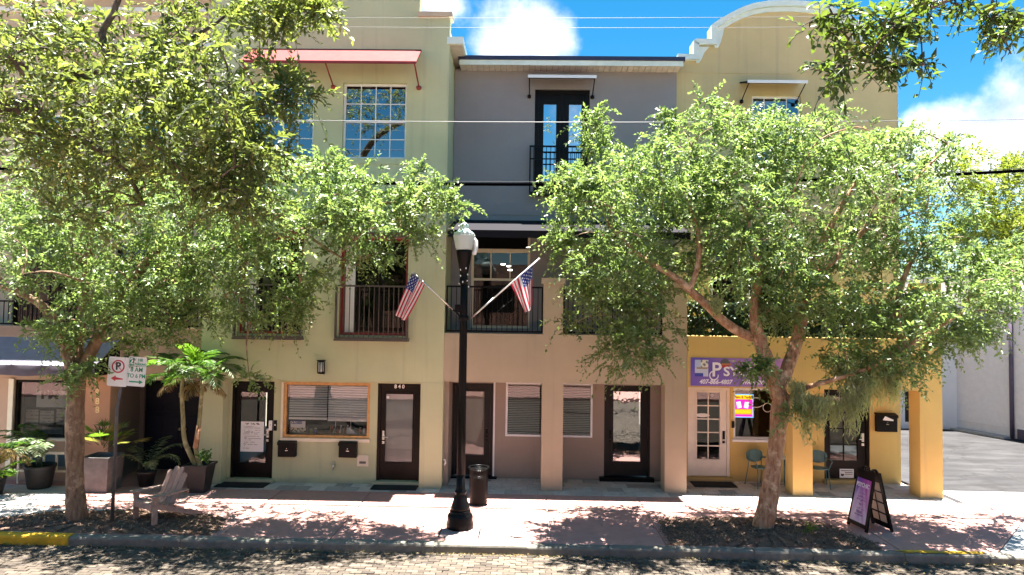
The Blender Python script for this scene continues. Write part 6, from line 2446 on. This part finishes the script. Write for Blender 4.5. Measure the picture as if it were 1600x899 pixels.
B_blobs = [
    (40, 60, 60, 60, Yb, 1.0, 10, .30), (110, 140, 100, 60, Yb, 1.2, 15, .30), (240, 130, 90, 55, Yb, 1.2, 15, .30), (60, 220, 80, 60, Yb, 1.1, 12, .28), (200, 215, 100, 60, Yb, 1.2, 16, .30), (320, 150, 75, 60, Yb, 1.1, 13, .27),
    (330, 230, 80, 60, Yb, 1.1, 14, .27), (305, 62, 48, 34, Yb, 1.0, 6, .22), (400, 22, 60, 18, Yb, .5, 8, .15), (470, 24, 50, 14, Yb, .3, 6, .11), (505, 22, 18, 16, Yb, .2, 3, .09), (415, 104, 30, 14, Yb, .3, 2, .10),
    (400, 165, 50, 30, Yb, .5, 6, .15), (450, 155, 30, 18, Yb, .3, 4, .10), (400, 235, 50, 45, Yb, .8, 7, .2), (290, 290, 90, 45, Yb, 1.0, 10, .25), (110, 300, 90, 45, Yb, 1.0, 9, .25), (210, 60, 60, 30, Yb, .8, 5, .2),
    (380, 300, 60, 45, Yb, .8, 7, .22), (110, 40, 50, 30, Yb, .8, 5, .22), (280, 12, 40, 20, Yb, .6, 4, .18)]
tree('shade_tree', 'large dark shade tree hanging in from the left over the street', lim, B_blobs,
     [(-7.4, 5.0, 7.6, 1.6, 2.0, 1.8, 40, .5), (-4.6, 7.0, 9.1, 2.6, 1.5, .6, 10, .42), (-3.4, 10.3, 10.7, 4.6, 1.7, .5, 50, .42), (-8.5, 7.5, 9.5, 2.5, 2.5, 1.3, 24, .5)], 10, 12, .096, .037, 'bark_dark', 'leaf_olive', droop=.35, up=.2, branch_r=.014, twl=(.2, .42))  # unseen clumps overhead, some added to shade the boughs in view

# tree whose twigs hang in at the upper right, closest to the camera
lim = [
    ([Vector((7.2, 1.6, -.1)), Vector((7.2, 1.7, 2.0)), Vector((7.0, 2.0, 5.0)), Vector((6.4, 2.8, 7.4))], [.4, .33, .27, .2]),
    ([Vector((6.4, 2.8, 7.3)), Vector((5.4, 3.8, 7.9)), Vector((4.2, 4.5, 7.2))] + PL([(1560, -40), (1470, 5), (1400, 40), (1345, 80), (1300, 110)], [4.7, 4.7, 4.7, 4.7, 4.7]), [.18, .11, .06, .03, .014, .010, .007, .004]),
    ([Vector((6.4, 2.8, 7.3)), Vector((6.2, 5.0, 9.2)), Vector((5.6, 8.0, 10.5)), Vector((5.2, 10.2, 10.7)), Vector((3.0, 10.8, 10.8))], [.18, .14, .10, .06, .03]),
    (PL([(1560, -40), (1550, 10), (1565, 50), (1580, 85)], 4.8), [.014, .010, .007, .004]),
    (PL([(1430, 25), (1440, 70), (1440, 120)], 4.7), [.007, .005, .003]),
    (PL([(1400, 40), (1350, 20), (1290, 25), (1255, 40)], 4.7), [.008, .006, .005, .003]),
]
Yn = 4.7
C_blobs = [(1290, 30, 36, 22, Yn, .25, 5, .085), (1350, 30, 40, 25, Yn, .25, 6, .09), (1400, 45, 40, 40, Yn, .3, 8, .09), (1340, 95, 40, 28, Yn, .25, 7, .085), (1295, 115, 22, 14, Yn, .2, 3, .06), (1390, 105, 25, 20, Yn, .2, 3, .06),
           (1440, 105, 12, 25, Yn, .15, 2, .05), (1535, 20, 60, 18, Yn + .1, .25, 8, .09), (1580, 50, 20, 36, Yn + .1, .2, 5, .08), (1470, 12, 35, 14, Yn, .2, 3, .08), (1425, 20, 30, 20, Yn, .2, 4, .08)]
tree('shade_tree', 'large leaved tree dangling twigs in at the upper right of the street', lim, C_blobs,
     [(5.6, 4.2, 8.4, 1.6, 1.6, .7, 26, .4), (5.0, 10.2, 10.7, 4.2, 1.6, .5, 36, .4)], 5, 6, .088, .034, 'bark_dark', 'leaf_near', droop=.4, up=.0, branch_r=.006, twl=(.10, .24))

# yellowing tree beyond the alley
ex, ez = at(1570, 420, 31)
lim = [([Vector((ex + .6, 31, -.1)), Vector((ex + .6, 31, 2)), Vector((ex + .4, 31, 4.5)), Vector((ex, 31, 7))], [.3, .25, .2, .12])]
tree('far_tree', 'yellow green tree beyond the lilac weatherboard building', lim,
     [(1560, 330, 60, 50, 31, 2, 22, .8), (1590, 270, 34, 36, 31, 1.5, 9, .6), (1520, 275, 26, 34, 31, 1.2, 6, .5), (1560, 410, 70, 60, 31, 2, 22, .8), (1490, 390, 30, 50, 31, 1.2, 7, .6), (1550, 460, 80, 30, 31, 2, 14, .8), (1640, 360, 50, 90, 31, 2, 20, .8)],
     [], 26, 14, .17, .07, 'bark_dark', 'leaf_far', droop=.25, up=.5, twl=(.4, .9), branch_r=.03)
ex, ez = at(1440, 470, 36)
lim = [([Vector((ex, 36, -.1)), Vector((ex, 36, 2)), Vector((ex, 36, 4.0))], [.3, .25, .15])]
tree('far_tree', 'dull green tree low behind the white garage', lim, [(1440, 480, 70, 50, 36, 2, 24, .9), (1500, 490, 50, 30, 36, 2, 10, .8)], [], 22, 12, .2, .09, 'bark_dark', 'leaf_olive', droop=.2, up=.5, twl=(.4, .9), branch_r=.03)

# spanish moss on the right street tree
for k, (px, py, ln, wd, Y) in enumerate([(1262, 618, .95, .20, 13.1), (1282, 622, .75, .16, 13.0), (1305, 628, .55, .14, 13.2), (1331, 600, 1.15, .16, 13.1), (1352, 585, .85, .18, 13.0), (1372, 560, 1.0, .22, 13.2),
                                         (1395, 575, .80, .2, 13.1), (1322, 560, .7, .2, 13.2), (1245, 600, .6, .12, 13.2), (1120, 470, .3, .1, 13.0)]):
    x, z = at(px, py, Y)
    ns, sg_ = 120, 9
    a0 = np.stack([x + rng.normal(0, wd * .62, ns), Y + rng.normal(0, wd * .6, ns), z + rng.normal(0, .06, ns)], 1)
    L_ = ln * rng.uniform(.25, 1.0, ns) * np.exp(-((a0[:, 0] - x) / wd) ** 2 * .6)
    T = ((np.arange(sg_) + .0) / sg_)[None, :, None]
    wig = np.cumsum(rng.normal(0, .012, (ns, sg_, 3)), 1)
    pull = np.array([x, Y, 0])[None, None] - np.concatenate([a0[:, None, :2], np.zeros((ns, 1, 1))], 2)
    pull[..., 2] = 0
    pos = a0[:, None] + np.array([0, 0, -1.])[None, None] * L_[:, None, None] * T + wig + pull * .45 * T
    dv = np.broadcast_to(np.array([0, 0, -1.]), pos.shape) + rng.normal(0, .35, pos.shape)
    nr = rng.normal(size=pos.shape)
    t = thing('hanging_moss', ('grey green moss hanging from the right street tree: ' if False else '') + [
        'grey moss tuft hanging above the teal chair beside the black door', 'grey moss tuft hanging next to the left end of the low limb', 'short grey moss tuft over the black door top',
        'longest grey moss strand hanging before the black door', 'broad grey moss tuft between the black door and the letter mailbox', 'thick grey moss beard over the letter mailbox',
        'grey moss beard hanging nearest the right yellow pier', 'grey moss high under the crown above the black door', 'small grey moss tuft beside the tree trunk', 'tiny grey moss wisp under the left limb above the banner'][k],
              'moss', (x, Y, z), group='spanish moss on the right street tree')
    leaf_object('strands', pos.reshape(-1, 3), dv.reshape(-1, 3), nr.reshape(-1, 3), np.full(ns * sg_, ln / sg_ * 1.3) * rng.uniform(.6, 1.1, ns * sg_), np.full(ns * sg_, .017),
                np.clip(rng.normal(.45, .22, ns * sg_), 0, 1), 'moss_grey', t, kind='stuff')

# ivy screen on the yellow balcony
n = 9000
X = rng.uniform(YX0 + .05, q2[0] - .05, n)
Z = rng.uniform(yz + .05, at(1200, 474, FY)[1] + .02, n)
keep = (np.sin(X * 9) * np.sin(Z * 11 + X * 3) > -.75)
X, Z = X[keep], Z[keep]
n = len(X)
ivy = thing('ivy_screen', 'dark green leafy privacy screen along the yellow balcony railing', 'ivy screen', (6.5, FY + .15, yz))
leaf_object('leaves', np.stack([X, FY + .16 + rng.normal(0, .03, n), Z], 1), np.stack([rng.normal(0, .7, n), rng.normal(-.4, .3, n), rng.normal(-.5, .5, n)], 1), np.stack([rng.normal(0, .3, n), -np.ones(n), rng.normal(.3, .3, n)], 1),
            rng.uniform(.06, .10, n), rng.uniform(.05, .08, n), np.clip(rng.normal(.4, .25, n), 0, 1), 'leaf_ivy', ivy, kind='stuff')


# ------------------------------------------------------------------ palms and pots
def frond(parent, base, az, el0, length, bend, m, nl=22, ll=.26, lw=.022, hang=.5, twist=0.0, name='frond', vee=.5, curl=.2):
    """feather frond: arching rachis with two ranks of leaflets"""
    ns = 12
    p = Vector(base)
    pts = [p.copy()]
    el_ = el0
    for i in range(ns):
        dvec = Vector((cos(az) * cos(el_), sin(az) * cos(el_), sin(el_)))
        p = p + dvec * (length / ns)
        pts.append(p.copy())
        el_ -= bend / ns * (.4 + 1.2 * i / ns)
    A = np.array([tuple(q) for q in pts])
    ts = np.linspace(.22, .985, nl)
    idx = ts * ns
    i0 = np.minimum(idx.astype(int), ns - 1)
    fr_ = (idx - i0)[:, None]
    pos = A[i0] * (1 - fr_) + A[i0 + 1] * fr_
    tan_ = unit(A[i0 + 1] - A[i0])
    side = unit(np.cross(tan_, np.array([[0, 0, 1.0]])))
    upv = np.cross(side, tan_)
    B_, D_, N_, L_, W_, R_2 = [], [], [], [], [], []
    for s_ in (-1, 1):
        d = unit(tan_ * .75 + side * s_ * .85 + upv * vee * .4 + np.array([[0, 0, -hang * .55]]) + rng.normal(0, .09, tan_.shape))
        B_.append(pos)
        D_.append(d)
        N_.append(upv + side * s_ * -.35)
        L_.append(ll * np.sin(np.clip(ts, 0, 1) * pi * .80 + .35) * rng.uniform(.85, 1.1, nl))
        W_.append(np.full(nl, lw) * rng.uniform(.8, 1.2, nl))
        R_2.append(np.clip(rng.normal(.45, .2, nl), 0, 1))
    rad = np.linspace(.011, .003, ns)
    st = stem_tris(A[:-1], A[1:], rad)
    return leaf_object(name, np.concatenate(B_), np.concatenate(D_), np.concatenate(N_), np.concatenate(L_), np.concatenate(W_), np.concatenate(R_2), m, parent, stems=st, curl=curl, fold=.3)


def blade(parent, base, az, el0, length, m, w_=.03, name='blade', nseg=1):
    d = np.array([[cos(az) * cos(el0), sin(az) * cos(el0), sin(el0)]])
    return leaf_object(name, np.array([tuple(base)]), d, np.array([[0, 0, 1.0]]), np.array([length]), np.array([w_]), np.array([.5]), m, parent, curl=.25)


def fan(parent, base, az, el0, length, m, n=16, spread=2.2, w_=.035, name='fan_leaf'):
    a = np.linspace(-spread / 2, spread / 2, n)
    ax = Vector((cos(az) * cos(el0), sin(az) * cos(el0), sin(el0)))
    side = ax.cross(Vector((0, 0, 1))).normalized()
    d = np.array([tuple(ax * cos(x) + side * sin(x)) for x in a]) + rng.normal(0, .04, (n, 3))
    st = stem_tris(np.array([tuple(Vector(base) - ax * length * .6)]), np.array([tuple(base)]), np.array([.008]))
    return leaf_object(name, np.repeat(np.array([tuple(base)]), n, 0), d, np.repeat(np.array([tuple(side.cross(ax))]), n, 0), length * (1 - .25 * np.abs(a)) * rng.uniform(.9, 1.1, n), np.full(n, w_), np.clip(rng.normal(.5, .2, n), 0, 1), m, parent, stems=st)


# tall twin-stemmed palm in a tapered square pot
KX, KY = -7.30, 15.48
kp = thing('potted_palm', 'tall twin stemmed palm in a dark tapered square pot against the green pier', 'potted palm', (KX, KY, 0))
ph = at(310, 724, KY)[1]


def square_pot(parent, x, y, h, r0, r1, m, rim=.03):
    b_ = MB()
    vs = []
    for (r_, z) in ((r0, 0), (r1, h - .05), (r1 + rim, h - .05), (r1 + rim, h), (r1 - .02, h), (r1 - .03, h - .10)):
        vs += [(x - r_, y - r_, z), (x + r_, y - r_, z), (x + r_, y + r_, z), (x - r_, y + r_, z)]
    fs = [(3, 2, 1, 0)]
    for k in range(5):
        fs += [(4 * k + i, 4 * k + (i + 1) % 4, 4 * k + 4 + (i + 1) % 4, 4 * k + 4 + i) for i in range(4)]
    b_.add(vs, fs)
    b_.build('pot', m, parent)
    box('soil', x - r1 + .031, x + r1 - .031, y - r1 + .031, y + r1 - .031, h - .14, h - .085, 'soil', parent)


square_pot(kp, KX, KY, ph, .17, .245, 'rubber_pot')
stA = [Vector((KX - .08, KY, ph - .1)), P(289, 690, KY), P(286, 650, KY), P(284, 612, KY), P(286, 590, KY)]
stB = [Vector((KX + .02, KY, ph - .1)), P(306, 700, KY), P(311, 665, KY), P(314, 630, KY), P(317, 595, KY)]
for st_ in (stA, stB):
    MB().tube(smooth_path(st_, 4), list(np.linspace(.055, .038, 17)), 10).build('stem', 'palm_stem', kp)
MB().tube([stB[1] + Vector((0, -.005, .0)), stB[2] + Vector((0, -.005, 0))], [.062, .052], 10).build('leaf_sheath', 'bark_red', kp)
for st_, off in ((stA, 0), (stB, .4)):
    top = st_[-1]
    for k in range(14):
        az = off + 2 * pi * k / 14 + rng.normal(0, .15)
        frond(kp, tuple(top + Vector((0, 0, rng.uniform(-.08, .04)))), az, rng.uniform(.45, 1.2), rng.uniform(.9, 1.3), rng.uniform(1.4, 2.5), ('frond_green', 'frond_green', 'frond_pale', 'frond_green', 'frond_bright')[k % 5], 19, .36, .028, .55, vee=.9)
    for k in range(4):
        az = off + 1.0 + 2 * pi * k / 4
        frond(kp, tuple(top + Vector((0, 0, -.10))), az, .2, .7, 1.9, 'frond_dry', 16, .24, .02, 1.3, name='dead_frond')
up_ = [(c_ + rng.normal(0, .02)) for c_ in (1.2, 2.0, 1.6)]
for k in range(3):
    frond(kp, tuple(stB[-1]), 3.4 + k * .5, 1.25 + .05 * k, 1.0, .9, 'frond_bright', 22, .30, .034, .1)
ud = MB()
f = foliage([(KX + .12, KY - .1, ph + .12), (KX + .16, KY - .14, ph + .22)], [.10, .09], 14, 6, .08, .055, .3, (.08, .16), .6)
leaf_object('underplant', *f[:6], 'frond_green', kp, kind='stuff', stems=f[6])

# round black pot with feather palm
KX2, KY2 = -11.02, 15.55
kp2 = thing('potted_palm', 'feathery palm in a round black pot before the left shop window', 'potted palm', (KX2, KY2, 0))
MB().lathe([(.225, 0), (.24, .03), (.305, .44), (.325, .46), (.325, .52), (.30, .52), (.285, .45)], (KX2, KY2, 0), 28).build('pot', 'rubber_pot', kp2)
MB().lathe([(.28, .42), (.28, .45)], (KX2, KY2, 0), 20).build('soil', 'soil', kp2)
for k in range(12):
    az = rng.uniform(0, 2 * pi)
    frond(kp2, (KX2 + rng.normal(0, .05), KY2 + rng.normal(0, .05), .44), az, rng.uniform(1.05, 1.42), rng.uniform(1.15, 1.6), rng.uniform(1.5, 2.3), ('frond_green', 'frond_pale')[k % 2], 22, .30, .022, .45)
# planter with golden fan palm
KX3, KY3 = -9.52, 15.45
kp3 = thing('potted_palm', 'golden green fan palm in a grey square planter beside the orange pillar', 'potted palm', (KX3, KY3, 0))
ph3 = at(157, 711, KY3)[1]
square_pot(kp3, KX3, KY3, ph3, .27, .31, 'stone_pot', .015)
for k in range(22):
    az = rng.uniform(0, 2 * pi)
    e_ = rng.uniform(.5, 1.35)
    r_ = rng.uniform(.35, .75)
    b3 = (KX3 + cos(az) * cos(e_) * r_, KY3 + sin(az) * cos(e_) * r_, ph3 - .05 + sin(e_) * r_)
    fan(kp3, b3, az, e_ - .3, rng.uniform(.28, .42), 'grass_gold' if k % 3 else 'frond_bright', 14, 2.4, .022)
# dark arching frond plant in the entry
KX4, KY4 = -8.75, 15.9
kp4 = thing('potted_palm', 'dark palm arching out of a low pot in the shaded entry', 'potted palm', (KX4, KY4, 0))
MB().lathe([(.15, 0), (.20, .30), (.215, .30), (.215, .34), (.19, .34)], (KX4, KY4, 0), 20).build('pot', 'rubber_pot', kp4)
MB().lathe([(.185, .28), (.185, .31)], (KX4, KY4, 0), 16).build('soil', 'soil', kp4)
for (az, e_, ln_, bd_) in ((-.2, 1.1, 1.15, 2.6), (.3, 1.25, 1.25, 2.2), (-.9, 1.0, .9, 2.2), (2.6, 1.2, 1.1, 2.2), (1.4, 1.3, 1.2, 1.8), (3.8, 1.2, .9, 2.0)):
    frond(kp4, (KX4, KY4, .32), az, e_, ln_, bd_, 'frond_pale', 20, .22, .02, .9)
# plants at the left edge
KX5, KY5 = -11.62, 14.9
kp5 = thing('potted_palm', 'palm with dry brown fronds and bright fan leaf at the left pavement edge', 'potted palm', (KX5, KY5, 0))
MB().lathe([(.2, 0), (.27, .36), (.29, .36), (.29, .42), (.26, .42)], (KX5, KY5, 0), 22).build('pot', 'rubber_pot', kp5)
MB().lathe([(.25, .36), (.25, .39)], (KX5, KY5, 0), 18).build('soil', 'soil', kp5)
for (az, e_, ln_, bd_, m) in ((.3, 1.35, 1.3, 2.7, 'frond_dry'), (-.5, 1.4, 1.4, 2.9, 'frond_dry'), (.0, 1.3, 1.2, 3.0, 'frond_dry'), (.1, .75, .95, 1.1, 'frond_bright'), (-.4, .55, .8, 1.0, 'frond_bright'), (2.8, 1.2, 1.2, 2.0, 'frond_green'), (1.8, 1.2, 1.2, 2.0, 'frond_green')):
    frond(kp5, (KX5, KY5, .38), az, e_, ln_, bd_, m, 26, .26, .02, .8 if m == 'frond_dry' else .4)
fan(kp5, (KX5 + .32, KY5 - .2, .48), -.4, .1, .42, 'frond_bright', 18, 3.6, .04)


# ------------------------------------------------------------------ mulch beds and litter
def bed(name, label_, poly, n, seed, hump):
    r2 = np.random.default_rng(seed)
    cx, cy = sum(p[0] for p in poly) / len(poly), sum(p[1] for p in poly) / len(poly)
    m = MB()
    rings = 5
    npl = 64
    # resample outline
    per = []
    for i in range(len(poly)):
        a, b_ = poly[i], poly[(i + 1) % len(poly)]
        for k in range(npl // len(poly)):
            t_ = k / (npl // len(poly))
            per.append((a[0] + (b_[0] - a[0]) * t_ + r2.normal(0, .02), a[1] + (b_[1] - a[1]) * t_ + r2.normal(0, .015)))
    q = len(per)
    for j in range(rings + 1):
        s_ = 1 - j / (rings + .5)
        h = .006 + hump * (1 - s_ ** 2)
        for (x, y) in per:
            m.v.append((cx + (x - cx) * s_, cy + (y - cy) * s_, h + r2.normal(0, .004) * (j > 0)))
    for j in range(rings):
        for i in range(q):
            m.f.append((j * q + i, j * q + (i + 1) % q, (j + 1) * q + (i + 1) % q, (j + 1) * q + i))
            m.smooth.append(True)
    m.f.append(tuple(rings * q + i for i in range(q)))
    m.smooth.append(True)
    o_ = m.build(name, 'soil')
    o_['kind'] = 'stuff'
    t_ = np.sqrt(r2.random(n)) * 1.03 + (r2.random(n) < .05) * r2.random(n) * .12
    k_ = r2.integers(0, q, n)
    pp = np.array(per)[k_]
    X_, Y_ = cx + (pp[:, 0] - cx) * t_, cy + (pp[:, 1] - cy) * t_
    Y_ = np.maximum(Y_, 12.47)
    Z_ = .012 + hump * (1 - np.minimum(1, t_) ** 2) + r2.random(n) * .014
    az = r2.uniform(0, 2 * pi, n)
    leaf_object('wood_chips', np.stack([X_, Y_, Z_], 1), np.stack([np.cos(az), np.sin(az), r2.normal(0, .22, n)], 1), np.stack([r2.normal(0, .4, n), r2.normal(0, .4, n), np.ones(n)], 1),
                r2.uniform(.02, .075, n), r2.uniform(.012, .03, n), np.clip(r2.normal(.38, .26, n), 0, 1), 'chips', o_, kind='stuff', curl=.0)


bed('mulch_bed', '', [(-11.2, 12.47), (-8, 12.47), (-5.72, 12.47), (-5.65, 12.9), (-5.85, 13.5), (-6.6, 13.85), (-8.0, 13.95), (-9.4, 13.75), (-10.2, 13.2), (-11.2, 12.9)], 9000, 3, .05)
bed('mulch_bed', '', [(2.68, 12.47), (4.5, 12.47), (6.35, 12.47), (6.45, 12.85), (6.25, 13.5), (6.0, 14.05), (5.1, 14.3), (3.9, 14.2), (2.75, 14.02), (2.70, 13.2)], 9000, 4, .06)
n = 1500
X_ = rng.uniform(-10.5, 10, n)
Y_ = 12.262 - np.abs(rng.normal(0, .05, n)) * (1 + (rng.random(n) < .15) * 5)
az = rng.uniform(0, 2 * pi, n)
leaf_object('leaf_litter', np.stack([X_, Y_, np.full(n, -.143) + rng.random(n) * .012], 1), np.stack([np.cos(az), np.sin(az), rng.normal(0, .3, n)], 1), np.stack([rng.normal(0, .4, n), rng.normal(0, .4, n), np.ones(n)], 1),
            rng.uniform(.03, .06, n), rng.uniform(.012, .024, n), np.clip(rng.normal(.5, .25, n), 0, 1), 'litter', None, kind='stuff')
n = 260
X_, Y_ = rng.uniform(-9, 10, n), rng.uniform(12.5, 16, n)
az = rng.uniform(0, 2 * pi, n)
leaf_object('fallen_leaves', np.stack([X_, Y_, np.full(n, .006) + rng.random(n) * .008], 1), np.stack([np.cos(az), np.sin(az), rng.normal(0, .2, n)], 1), np.stack([rng.normal(0, .4, n), rng.normal(0, .4, n), np.ones(n)], 1),
            rng.uniform(.03, .055, n), rng.uniform(.012, .022, n), np.clip(rng.normal(.4, .25, n), 0, 1), 'litter', None, kind='stuff')
# sprig of weeds at the foot of the right tree
f = foliage([(5.55, 13.35, .08), (5.4, 13.2, .07)], [.08, .06], 10, 5, .06, .03, .2, (.08, .15), .8)
wd_ = thing('weed', 'small green weed sprouting in the mulch right of the forked trunk', 'weed', (5.5, 13.3, .05))
leaf_object('leaves', *f[:6], 'frond_bright', wd_, kind='stuff', stems=f[6])
